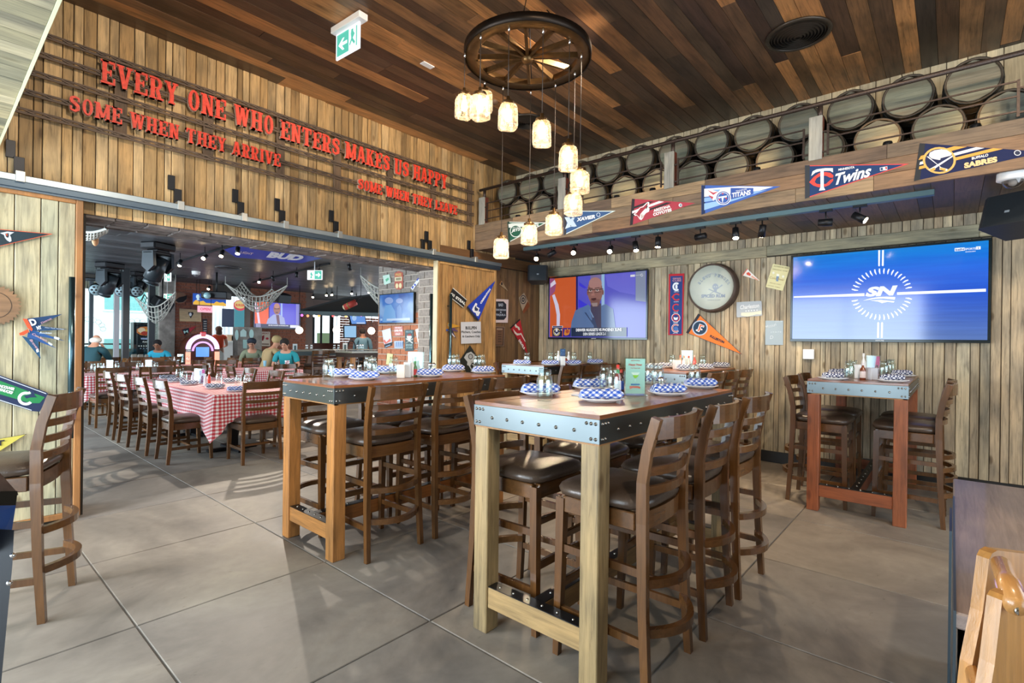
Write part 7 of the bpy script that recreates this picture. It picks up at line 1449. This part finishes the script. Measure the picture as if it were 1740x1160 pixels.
# passage, kitchen pass and what is outside
m_fac = plain('white_facade', (.82, .84, .82), .8); fa = ob('building', M().bx(-9, 6.0, 24, 24.4, -2, 9), m_fac, label='white building with recessed teal windows across the street', cat='building'); OFF[fa.name] = fa.location.copy()
m_tw = plain('teal_window', hx('7cb4b0'), .2)
for r_, (z0, z1) in enumerate(((.2, 1.25), (2.35, 3.35), (4.6, 5.6))):
    x = -6
    while x < 6: ob('window', M().bx(x, x+1.3, 23.97, 24.0, z0, z1), m_tw, fa).name; ob('frame', M().bx(x+.6, x+.66, 23.94, 23.99, z0, z1).bx(x-.05, x+1.35, 23.94, 23.99, z0-.06, z0), m_white, fa); x += 2.1
for x in (1.9, 4.0, 5.5, -.2): 
    mb = M()
    for k in range(9): a = PI*k/8; mb.tube([(x+.45*math.cos(a)+.09*math.cos(b_), 23.93, 1.62+.35*math.sin(a)+.09*math.sin(b_)) for b_ in [2*PI*j/8 for j in range(8)]], .006, 4, closed=True)
    ob('grille_ornament', mb, pa('7c8078'), fa)
ob('terrace_wall', M().bx(-4, 4.4, 17.5, 17.6, 0, .95), pa('b9c4bc'), label='low pale terrace wall beyond the windows', cat='wall'); ob('terrace_rail', M().bx(-4, 4.4, 17.5, 17.54, 1.12, 1.16), m_black, label='dark handrail over the terrace wall', cat='rail')
ob('awning_beam', M().bx(-4, 4.4, 17.2, 17.5, 2.62, 2.9), pa('a89c88'), label='beige beam outside above the windows', cat='beam')
ob('outside_ground', M().bx(-14, 16, 15.9, 40, -.3, -.14), pa('b8bab4'), kind='structure'); ob('ground_slab', M().bx(5.0, 16, 15.9, 22, -.14, -.004), pa('b0aaa2'), kind='structure')
kp = ob('kitchen_wall', M().bx(5.2, 12.5, 21.4, 21.5, 0, 3.2), pa('dfe4e4'), kind='structure')
for k in range(14): ob('blind_strip', M().bx(6.3+.16*k, 6.36+.16*k, 21.3, 21.32, 1.5, 2.7), pa('f2f2ee'), kp)
ct2 = thing('serving_counter', 'pale serving counter with boxes before the woman in red', 'counter', (6.9, 19.6, 0)); ob('body', M().bx(6.0, 8.2, 19.9, 20.3, 0, 1.2), pa('d8dcd8'), ct2); ob('top', M().bx(5.95, 8.25, 19.85, 20.35, 1.2, 1.24), pa('e8e8e2'), ct2)
for i, (px, s_) in enumerate(((363, .2), (389, .22), (398, .18))): P = atd(px, 569, 18.8); ob('box', M().box((P.x, 20.05, 1.24+s_/2), (s_*1.3, .2, s_), .004), pa(('b89470', 'c8a888', '8a7058')[i]), label=('tan carton left of the woman in red', 'cream carton right of the woman in red', 'brown carton at the right on the serving counter')[i], cat='box')
# benches and small furniture near the windows
sf = thing('lounge_sofa', 'beige sofa outside the windows', 'sofa', (3.3, 16.6, 0)); ob('seat', M().bx(2.9, 3.9, 16.4, 17.0, .25, .45, .04), pa('b09468'), sf); ob('backrest', M().bx(2.9, 3.9, 16.95, 17.1, .3, 1.02, .04), pa('8e8468'), sf); ob('base', M().bx(2.92, 3.88, 16.42, 17.05, 0, .25), pa('6a5c48'), sf)
for k, px in enumerate((226, 237, 249)):
    P = atd(px, 608, 12.4); c_ = Vector((P.x, P.y, 0)); t = thing('grey_chair', f'{("left", "middle", "right")[k]} one of three grey upholstered chairs before the game cabinet', 'chair', c_, 'grey chairs before the game cabinet')
    ob('backrest', M().box(c_+Vector((0, -.1, .72)), (.13, .05, .42), .02), pa('8c8880'), t); ob('seat', M().box(c_+Vector((0, .08, .46)), (.14, .38, .08), .02), pa('6a6660'), t)
    for (a, b) in ((-1, -1), (-1, 1), (1, -1), (1, 1)): ob('leg', M().box(c_+Vector((a*.055, .08+b*.16, .21)), (.02, .02, .42)), m_black, t)
# ------------------------------------------------------------------ bar at the right
bw = ob('wall_bar', M().bx(7.98, 8.2, YB, 18.4, 0, ZF).bx(8.2, 13, 18.1, 18.3, 0, .8).bx(8.2, 13, 18.1, 18.3, 2.35, ZF), m_mortard, kind='structure')
m_brd = wood('dark_bar_panel', [hx('5c2c1a')], 0, .5, .6, 0)
def atY(px, py, Y): return at(px, py, 1, Y)
YR = 16.0
def rectY(name, px0, py0, px1, py1, Y, th, mat, parent=None, **k):
    a, b = atY(px0, py1, Y), atY(px1, py0, Y); return ob(name, M().bx(a.x, b.x, Y, Y+th, a.z, b.z), mat, parent, **k)
brw = rectY('wall_far_bar', 600, 548, 652, 610, YR, .2, m_mortard, kind='structure'); a, b = atY(576, 612, YR), atY(652, 540, YR)
brick_face(brw, 1, YR-.02, a.x, b.x, 0, b.z, .24, .085, m_brick, 77, single=False)
rectY('wall_low_bar', 512, 583, 600, 625, YR+.4, .1, m_brd, kind='structure')
wb2 = rectY('window_3', 512, 528, 605, 534, YR+.42, .06, pa('2c3438'), kind='structure')
for (x0, x1) in ((511, 514), (530, 535), (545, 548), (561, 567), (596, 600)): rectY('mullion', x0, 528, x1, 584, YR+.4, .06, pa('2c3438'), wb2)
rectY('window_poster', 514, 535, 530, 560, YR+.38, .02, pa('4c565c'), label='grey poster with white lettering on the far window', cat='poster')
rectY('outside_planter', 548, 566, 566, 640, 20.3, .5, pa('5c7048'), label='green shrub outside the far window', cat='plant')
rectY('outside_house', 505, 480, 610, 640, 26.0, .3, m_fac, label='pale house seen through the bar window', cat='building')
def screenY(label, quad, Y, face, blobs): 
    s_ = thing('television', label, 'television', atY(*quad[3], Y)); P = [atY(x, y, Y) for x, y in quad]; ob('housing', M().prism(P, (0, .06, 0)), m_black, s_); pc_ = (P[0]+P[1])/2; ob('mount', M().cyl(pc_+Vector((0, .03, -.02)), (pc_.x, pc_.y+.03, ZF), .015, n=8), m_black, s_)
    cx = sum(x for x, y in quad)/4; cy = sum(y for x, y in quad)/4; I = [(cx+(x-cx)*.93, cy+(y-cy)*.9) for x, y in quad]; o_ = ob('display', M().prism([atY(x, y, Y-.004) for x, y in I], (0, .003, 0)), em(face, 1.0), s_)
    for k, (pts, c) in enumerate(blobs): ob('picture', M().prism([atY(x, y, Y-.006-.001*k) for x, y in pts], (0, .001, 0)), em(c, 1.0), o_)
screenY('tilted television with blue picture over the bar', [(592, 532), (620, 532.5), (623, 551), (597, 551)], 14.5, '6a98e0', [(circ(602, 540, 4, 5, 10), 'a8c8f0'), ([(606, 548), (620, 548), (620, 549.4), (606, 549.4)], 'e8f0fa')])
screenY('square pale blue screen below the tilted television', [(584.5, 552.5), (606, 552.5), (606, 574), (585, 574)], 15.6, '98c4e8', [])
GL = 'glowing globe lamps'
for (px, py, lb) in ((572, 560.5, 'white glowing globe lamp left of the pale screen'), (631, 562, 'white glowing globe lamp above the standing man'), (508.5, 561, 'warm glowing globe lamp at the edge of the far television')):
    P = atd(px, py, 14.2); t = thing('globe_lamp', lb, 'lamp', P, GL); ob('globe', M().ball(P, .10, 14, 10), plain('globe_glow', (1, .86, .66), .4, emit=4), t); ob('stem', M().cyl(P+Vector((0, 0, .1)), (P.x, P.y, ZF), .008, n=6), m_black, t)
for i, (px, py, c) in enumerate([(513, 535.5, 'd860d0'), (523, 536.5, 'f08050'), (534, 536.5, 'f0f4f0'), (542, 536.5, 'f08840'), (566, 536.5, 'f05050'), (577, 536, 'f4f0e8'), (588, 537, 'f8b060'), (601, 535, 'c8f080'), (614, 535.5, 'e060f0'), (627, 534, 'f03838'), (640, 535, 'e8ecf8')]):
    P = atd(px, py, 13.8); ob('party_bulb', M().ball(P, .035, 8, 6), em(c, 3.0), label=f'small {("violet", "orange", "white", "amber", "red", "warm white", "yellow", "green", "magenta", "bright red", "cool white")[i]} bulb of the light string over the bar', cat='bulb', group='coloured bulbs of the string over the bar')
ob('light_string', M().tube([atd(508+14*i, 532.5+1.2*math.sin(i*1.6), 13.8) for i in range(11)], .008, 5), m_black, label='black cable of the coloured light string over the bar', cat='cable')
aw = [atd(511, 528, 13.9), atd(650, 533, 13.2), atd(650, 500, 12.0), atd(585, 508, 12.6)]
ob('bar_awning', M().prism(aw, Vector((0, .02, .04))), pa('121618', .8), label='dark slanted canopy above the bar', cat='canopy'); ob('awning_edge', M().strip([atd(511, 531, 13.85), atd(652, 535, 13.15)], .05, .10), pa('3c4a4c'), label='grey green edge board of the bar canopy', cat='board')
P0, P1 = atd(586, 522, 11.5), atd(605, 513, 11.5); t = thing('hanging_firecracker', 'red striped hanging cracker ornament with green top over the bar', 'ornament', P0); ob('body', M().cyl(P0, P1, .07, n=12), pa('a8382c'), t); ob('end_cap', M().cyl(P0+(P0-P1)*.12, P0, .05, .07, 12), pa('d8c8a0'), t); ob('ribbon', M().cyl(P0.lerp(P1, .3), P0.lerp(P1, .36), .073, n=12), pa('7a9040'), t); ob('hook', M().tube([P1, P1+Vector((.05, 0, .08)), P1+Vector((.12, 0, .1)), Vector((P1.x+.12, P1.y, ZF))], .01, 6), m_black, t)
# high bar tables with stools in front of the bar
def simple_high(x0, y0, x1, y1, label, tone):
    t = thing('high_table', label, 'table', ((x0+x1)/2, (y0+y1)/2, 0), 'high tables at the bar'); ob('tabletop', M().bx(x0, x1, y0, y1, 1.03, 1.075, .004), wood('pale_high_top', [hx('a09a88')], 0, .25, .5, 0, coat=.5), t); ob('apron', M().bx(x0+.02, x1-.02, y0+.02, y1-.02, .93, 1.03), pa(tone, .4), t)
    for x in (x0+.03, x1-.12):
        for y in (y0+.03, y1-.12): ob('leg', M().bx(x, x+.09, y, y+.09, 0, .95, .004), LEGM['honey'], t)
simple_high(6.55, 10.55, 8.6, 11.3, 'high table with honey legs and dark apron left of the brick pillar', '3c2a20')
simple_high(6.0, 12.3, 8.6, 13.0, 'long pale topped high table further back before the bar', '4a5a5c')
for i, (x, y) in enumerate(((6.2, 11.55), (6.75, 12.05), (7.35, 12.05), (7.9, 12.05))): seatat('bar_stool', x, y, 0, ['bar stool at the bar room high table, leftmost', 'bar stool with its back to us at the far high table', 'bar stool beside another at the far high table', 'bar stool at the far high table, nearest the pillar'][i], 'bar stools in the far room')
SHL = ['left of a pair at the left end', 'right of a pair at the left end', 'left of the middle pair', 'right of the middle pair', 'leftmost before the standing man', 'rightmost before the standing man', 'between two before the standing man']
for i, (px, py, w_) in enumerate(((521, 590, 1), (529, 590, 1), (568, 591, 1), (575, 591, 1), (607, 594, 1), (616, 594, 1), (612, 594, 1))):
    P = at(px, py, 1, 12.6); P.z = 1.077; o = simple('shaker', shk_m, P, 'glass shaker on the far high table, '+SHL[i], 'shaker', 'shakers at the bar', s=1.6); c = bpy.data.objects.new('cap', shkcap); COL.objects.link(c); c.parent = o
for (px, lb) in ((501, 'small white menu stand on the left end of the far high table'), (586, 'white menu stand on the far high table')):
    P = at(px, 593, 1, 12.6); d_ = (P-CP).dot(Fw); yb_ = 580+FPX*(CP.z-1.077)/d_-1; card('menu_stand', lb, 'menu', px-3.5, yb_-14, px+4, yb_, d_, 'dfe6e6', 0, th=.01, art=[('p', [(.25, .2), (.75, .2), (.75, .8), (.25, .8)], '4a6468')])
hp = [Vector((7.9+.13*math.cos(a), 12.75, 1.08+.24*math.sin(a))) for a in [PI*i/12 for i in range(13)]]; ob('hoop_stand', M().tube(hp, .018, 8), m_black, label='black round hoop behind the white menu stand on the far high table', cat='hoop')
# ------------------------------------------------------------------ decorations on the brick pillar (plane x = 4.45)
XP = 4.438
t3, rc, _ = tv('television', 'television with blurred blue picture on the brick pillar', [(644.5, 500), (703, 495.5), (703, 549), (644.5, 550)], 0, 4.40, bez=.012)
mt, t_, b_ = nt('blurred_blue'); b_.inputs['Base Color'].default_value = (.01, .01, .012, 1); b_.inputs['Roughness'].default_value = .12; tc_ = N(t_, 'ShaderNodeTexCoord'); nz = N(t_, 'ShaderNodeTexNoise'); nz.inputs['Scale'].default_value = 3.2; L(t_, tc_, 'Object', nz, 0)
rr_ = ramp(t_, [(.3, hx('1c4ca8')), (.5, hx('3a78cc')), (.66, hx('8ab0e0'))]); L(t_, nz, 'Fac', rr_, 'Fac'); L(t_, rr_, 'Color', b_, 'Emission Color'); b_.inputs['Emission Strength'].default_value = .85
dp = ob('display', M().bx(4.3995, 4.406, *sorted((rc[0], rc[1])), rc[2], rc[3]), mt, t3)
Z = zp(640, 450, 6.105)
for k, (pts, c) in enumerate([(Z(*circ(128, 370, 44, 34, 14)), '8aa4dc'), (Z(*circ(236, 372, 36, 26, 14)), '90a4dc'), (Z((60, 590), (90, 420), (150, 410), (190, 480), (200, 560), (150, 590)), '6aa4e0'), (Z((210, 590), (210, 440), (240, 410), (260, 450), (262, 580)), '5a88d0'), (Z((104, 558), (346, 548), (346, 574), (104, 578)), 'c0d4f0'), (Z((38, 556), (60, 556), (58, 578), (38, 578)), 'a8c8f0')]): slab('picture', pts, 0, 4.40, .0006+.0004*k, em(c, .85), dp, th=.0003)
def psign(name, label, quad, face, polys=(), texts=(), cat='sign'):
    s_ = slab(name, Z(*quad), 0, XP, .006, pa(face, .5), th=.006, label=label, cat=cat); OFF[s_.name] = s_.location.copy()
    on(s_, 0, XP, [(n_, Z(*p_), c_) for n_, p_, c_ in polys], .007)
    for (s2, a, b, h, c_) in texts: (p0, p1) = Z(a, b); ltr(s_, 0, XP, s2, p0, p1, h/6.105, c_, off=.010, bold=.04)
    return s_
psign('flip_flop_sign', 'red wooden sign reading FREE with two pale soles on the pillar', [(186, 85), (215, 68), (230, 62), (245, 68), (272, 78), (272, 235), (245, 255), (210, 255), (186, 235)], 'a8462c', [('panel', [(188, 128), (262, 120), (262, 165), (188, 170)], 'd8cca8'), ('sole', circ(210, 217, 15, 27, 12), 'dfcfa0'), ('sole', circ(245, 214, 15, 27, 12), 'dfcfa0')], [('FREE', (196, 116), (256, 112), 26, 'd8a868'), ('BEER', (200, 160), (254, 155), 24, '8a8468')])
psign('paper_sign', 'pale green tin sheet at the top of the pillar', [(62, 112), (132, 96), (146, 184), (80, 208)], 'b4cfc0', [('emblem', [(90, 150), (120, 130), (128, 150), (100, 175)], '5aa880')])
psign('banner_strip', 'white strip with blue lettering tilted on the pillar', [(352, 245), (465, 90), (468, 132), (374, 260)], 'd8dce6', [('print', [(362, 235), (376, 215), (386, 225), (372, 248)], '2438a8'), ('print', [(388, 205), (396, 192), (408, 205), (398, 222)], '2438a8'), ('print', [(412, 155), (458, 104), (462, 115), (418, 168)], '3848a0')])
psign('ski_board_plaque', 'white and black tilted poster at the lower left of the pillar', [(55, 680), (142, 655), (160, 830), (84, 862)], 'c4ccd8', [('bottom', [(78, 825), (158, 800), (162, 832), (84, 862)], '1c2430'), ('flame', [(68, 790), (80, 770), (100, 800), (140, 760), (150, 790), (90, 820)], 'c86a60'), ('print', [(90, 846), (140, 826), (142, 832), (92, 852)], '8ab0d0')])
psign('tin_plate', 'faded red tin plate with white letters on the pillar', [(180, 640), (270, 636), (274, 730), (184, 736)], 'b87068', (), [('REPUBLIC', (192, 660), (258, 658), 16, 'e8d0d0'), ('OLD', (196, 728), (246, 726), 22, 'ead8d4'), ('OPEN FOR', (184, 694), (268, 690), 22, 'f0e4e0')])
psign('tin_plate', 'grey blue patterned tin plate on the pillar', [(182, 788), (274, 786), (274, 864), (184, 864)], '9cacc0', [('print', [(200+20*i, 800), (212+20*i, 798), (206+20*i, 850), (196+20*i, 850)], '6a84b0') for i in range(4)])
psign('skull_sign', 'dark teal sign with white skull and crossbones on the pillar', [(294, 672), (382, 672), (382, 892), (294, 892)], '1e3c40', [('skull', circ(338, 745, 26, 28, 14), 'c8ccc8'), ('jaw', [(324, 765), (352, 765), (348, 785), (328, 785)], 'c8ccc8'), ('bone', [(300, 766), (310, 762), (378, 806), (372, 814)], 'c8ccc8'), ('bone', [(300, 812), (306, 806), (374, 762), (378, 770)], 'c8ccc8'), ('bandana', [(314, 735), (330, 712), (356, 714), (362, 735)], '8a3c3c')], [('PIRATES', (304, 706), (372, 704), 22, '7c98a0'), ('BEWARE', (304, 842), (372, 840), 22, '8aa4a8'), ('OF DOGS', (304, 868), (372, 866), 20, '8aa4a8')])
psign('pennant', 'white pennant with red letter at the right of the pillar', [(402, 668), (458, 650), (458, 690), (440, 812), (426, 800)], 'dfe0d8', [('print', [(425, 750), (440, 745), (438, 770), (430, 772)], 'b04c58')], cat='pennant')
psign('tin_plate', 'pale yellow green tilted card low on the pillar', [(110, 915), (168, 925), (150, 1040), (96, 1030)], 'c8c890')
psign('wooden_lath', 'brown vertical lath at the right of the pillar television', [(436, 222), (460, 222), (460, 490), (432, 490)], '5c3426', cat='lath'); psign('grey_strip', 'grey strip with a dark arrow under the brown lath', [(432, 495), (460, 495), (458, 690), (430, 690)], '8c9498', [('arrow', [(434, 580), (458, 555), (458, 562), (444, 580), (458, 600), (458, 608)], '5c2838')], cat='strip')
# ------------------------------------------------------------------ people
SKIN = {'a': plain('skin_light', hx('c08c72'), .5), 'b': plain('skin_tan', hx('9c6a50'), .5)}
def skinmesh(name, nodes, edges, mat, parent, lv=1):
    me = bpy.data.meshes.new('b'); me.from_pydata([tuple(n[0]) for n in nodes], edges, []); me.materials.append(mat)
    o = bpy.data.objects.new(name, me); COL.objects.link(o); o.parent = parent; sk = o.modifiers.new('Skin', 'SKIN'); sk.use_smooth_shade = True
    d = me.skin_vertices[0].data
    for i, n in enumerate(nodes): r_ = n[1]; d[i].radius = r_ if isinstance(r_, tuple) else (r_, r_)
    d[0].use_root = True
    sb_ = o.modifiers.new('Sub', 'SUBSURF'); sb_.levels = lv; sb_.render_levels = lv; return o
def person(label, loc, rz, shirt, trousers, hair, seated=True, lean=.15, skin='a', style='short', arms='table', sleeve=.6, cap=None, s=1.0, head_turn=0, turned_down=.0):
    t = thing('person', label, 'person', loc, None); t.rotation_euler = (0, 0, rz); OFF[t.name] = Vector((0, 0, 0))
    hz = .46+.08 if seated else .92; V = lambda x, y, z: Vector((x, y+lean*max(0, z-hz), z))*s
    pel = V(0, 0, hz); sp = V(0, 0, hz+.16); ch = V(0, .01, hz+.34); nb = V(0, .0, hz+.50); nk = V(0, .02, hz+.56); hd = V(0, .05+turned_down, hz+.67); ht = V(0, .05+turned_down*1.3, hz+.76)
    nodes = [(pel, (.15, .11)), (sp, (.13, .10)), (ch, (.155, .11)), (nb, (.10, .07)), (nk, .052), (hd, (.075, .092)), (ht, (.06, .075))]; edges = [(0, 1), (1, 2), (2, 3), (3, 4), (4, 5), (5, 6)]
    SK = []
    for sx in (-1, 1):
        sh = V(sx*.19, 0, hz+.45)
        if arms == 'table': el = V(sx*.27, .12, hz+.20); wr = V(sx*.14, .36, hz+.235)
        elif arms == 'chin' and sx > 0: el = V(.2, .28, hz+.24); wr = V(.08, .2, hz+.5)
        elif arms == 'chin': el = V(-.27, .1, hz+.2); wr = V(-.12, .34, hz+.22)
        else: el = V(sx*.25, .03, hz+.17); wr = V(sx*.2, .24, hz+.12)
        pm = wr+(wr-el).normalized()*.05*s; b = len(nodes)
        nodes += [(sh, .065), (el, .043), (wr, .028), (pm, (.036, .02))]; edges += [(3, b), (b, b+1), (b+1, b+2), (b+2, b+3)]
        d_ = (wr-el).normalized(); sd = d_.cross(Vector((0, 0, 1))); sd = sd.normalized() if sd.length > .01 else Vector((1, 0, 0))
        for k in range(4):
            f1 = pm+d_*.035+sd*(.012*(k-1.5)*2); nodes += [(f1, .009), (f1+d_*(.03+.006*(1.5-abs(k-1.5)))+Vector((0, 0, -.012)), .007)]; edges += [(b+3, len(nodes)-2), (len(nodes)-2, len(nodes)-1)]
        th = wr+d_*.02-sd*sx*.035; nodes += [(th, .01), (th+d_*.03, .008)]; edges += [(b+3, len(nodes)-2), (len(nodes)-2, len(nodes)-1)]
        SK.append((sh, el, wr))
        hp_ = V(sx*.09, 0, hz-.02)
        if seated: kn = V(sx*.12, 0, 0)+Vector((0, .44, .50))*s; an = Vector((sx*.12, .42, .09))*s; to = Vector((sx*.13, .56, .04))*s
        else: kn = Vector((sx*.1, .02, .50))*s; an = Vector((sx*.1, -.01, .09))*s; to = Vector((sx*.11, .14, .035))*s
        b = len(nodes); nodes += [(hp_, .09), (kn, .062), (an, .04), (to, .035)]; edges += [(0, b), (b, b+1), (b+1, b+2), (b+2, b+3)]
    skinmesh('body', nodes, edges, SKIN[skin], t, 2)
    e = 1.14; sn = [(pel+Vector((0, 0, .02)), (.165, .125)), (sp, (.148, .118)), (ch, (.172, .126)), (nb, (.11, .08))]; se = [(0, 1), (1, 2), (2, 3)]
    for (sh, el, wr) in SK:
        b = len(sn); q_ = sh.lerp(el, sleeve) if sleeve <= 1 else el; sn += [(sh, .078), (q_, .06)]; se += [(3, b), (b, b+1)]
        if sleeve > 1: sn += [(el.lerp(wr, .85), .042)]; se += [(b+1, b+2)]
    skinmesh('shirt', sn, se, pa(shirt, .8), t, 2)
    tn = [(pel, (.165, .12)), (pel+Vector((0, 0, .05)), (.15, .115))]; te = [(0, 1)]
    for sx in (-1, 1):
        b = len(tn); hp_ = V(sx*.09, 0, hz-.02); kn = (Vector((sx*.12, .44, .50)) if seated else Vector((sx*.1, .02, .50)))*s; an = (Vector((sx*.12, .42, .13)) if seated else Vector((sx*.1, -.01, .12)))*s
        tn += [(hp_, .10), (kn, .074), (an, .055)]; te += [(0, b), (b, b+1), (b+1, b+2)]
    skinmesh('trousers', tn, te, pa(trousers, .8), t, 1)
    for sx in (-1, 1): c_ = (Vector((sx*.125, .47, .04)) if seated else Vector((sx*.105, .05, .04)))*s; ob('shoe', M().ball(c_, .055*s, 12, 8, (.8, 1.9, .7)), pa('1e1c1c', .4), t)
    hc_ = hd+Vector((0, 0, .02))
    if style == 'bald': ob('hair', M().ball(hc_+Vector((0, -.028, -.035))*s, .102*s, 16, 10, (1.0, .92, .62)), pa(hair, .9), t)
    elif style == 'long': ob('hair', M().ball(hc_+Vector((0, -.015, .035))*s, .112*s, 16, 10, (.95, 1.02, .95)).ball(hc_+Vector((0, -.065, -.10))*s, .10*s, 14, 10, (.95, .55, 1.9)), pa(hair, .8, bump=.4, nscale=60), t)
    else: ob('hair', M().ball(hc_+Vector((0, -.022, .036))*s, .106*s, 16, 10, (.93, 1.0, .9)), pa(hair, .9, bump=.5, nscale=90), t)
    if cap: ob('cap', M().ball(hc_+Vector((0, -.01, .05))*s, .112*s, 16, 10, (.95, 1.04, .72)).box(hc_+Vector((0, .13, .035))*s, (.14*s, .12*s, .014*s), .004), pa(cap, .8), t)
    fy = hd.y+.088*s
    for sx in (-1, 1):
        ob('eye', M().ball((sx*.03*s, fy-.008*s, hd.z+.0), .011*s, 8, 6), pa('241c18', .3), t); ob('eyebrow', M().box((sx*.03*s, fy-.003*s, hd.z+.024*s), (.034*s, .008*s, .007*s)), pa('2a2018'), t)
        ob('ear', M().ball((sx*.083*s, hd.y, hd.z-.005), .022*s, 8, 6, (.4, .8, 1.2)), SKIN[skin], t)
    ob('nose', M().prism([(-.014*s, fy-.01, hd.z-.035*s), (.014*s, fy-.01, hd.z-.035*s), (0, fy-.01, hd.z+.012*s)], (0, .012*s, 0)).prism([(-.01*s, fy, hd.z-.034*s), (.01*s, fy, hd.z-.034*s), (0, fy, hd.z+.0)], (0, .022*s, 0)), SKIN[skin], t)
    ob('mouth', M().box((0, fy-.008*s, hd.z-.058*s), (.042*s, .01*s, .008*s), .002), pa('8a4840', .5), t)
    return t
def pf(px, d, z=0): P = atd(px, 580, d); return Vector((P.x, P.y, z))
person('bald man in a dark teal shirt seated by the windows, hand at chin', pf(152, 10.6), math.radians(-35), '14404a', '2a2c30', 'cfccc4', True, .3, 'a', 'bald', 'chin', .95, s=1.06)
person('child in a bright cyan top with dark hair at the far window side', pf(274, 12.6), math.radians(150), '2aa8cc', '30343c', '181418', True, .35, 'b', 'short', 'table', .7, s=.95, turned_down=.04)
person('long haired woman in an orange red top, seen from behind', pf(372, 17.4), math.radians(-10), 'e04820', 'e0dcd8', '5a3420', False, 0, 'a', 'long', 'down', .3, s=1.0)
person('man in a dark cap and olive shirt leaning over the table beside the blond man', pf(432, 12.7), math.radians(150), '76806a', '343438', '20242c', True, .55, 'a', 'short', 'table', .9, cap='1c2634', s=1.0)
person('blond man in a tan shirt seated in profile', pf(448, 11.5), math.radians(-75), 'a08a64', '3a3428', 'a89468', True, .45, 'a', 'short', 'table', .8, s=1.05)
person('dark haired man in a teal T-shirt looking down at his meal', pf(490, 11.6), math.radians(140), '1c8c98', '2c2c34', '1c1614', True, .35, 'a', 'short', 'table', .75, s=1.0, turned_down=.04)
person('man in a grey blue shirt standing at the bar with his back to us', pf(617, 15.2), math.radians(-25), '5c7c8a', '24262c', '241c18', False, .12, 'b', 'short', 'down', 1.2, s=.97)
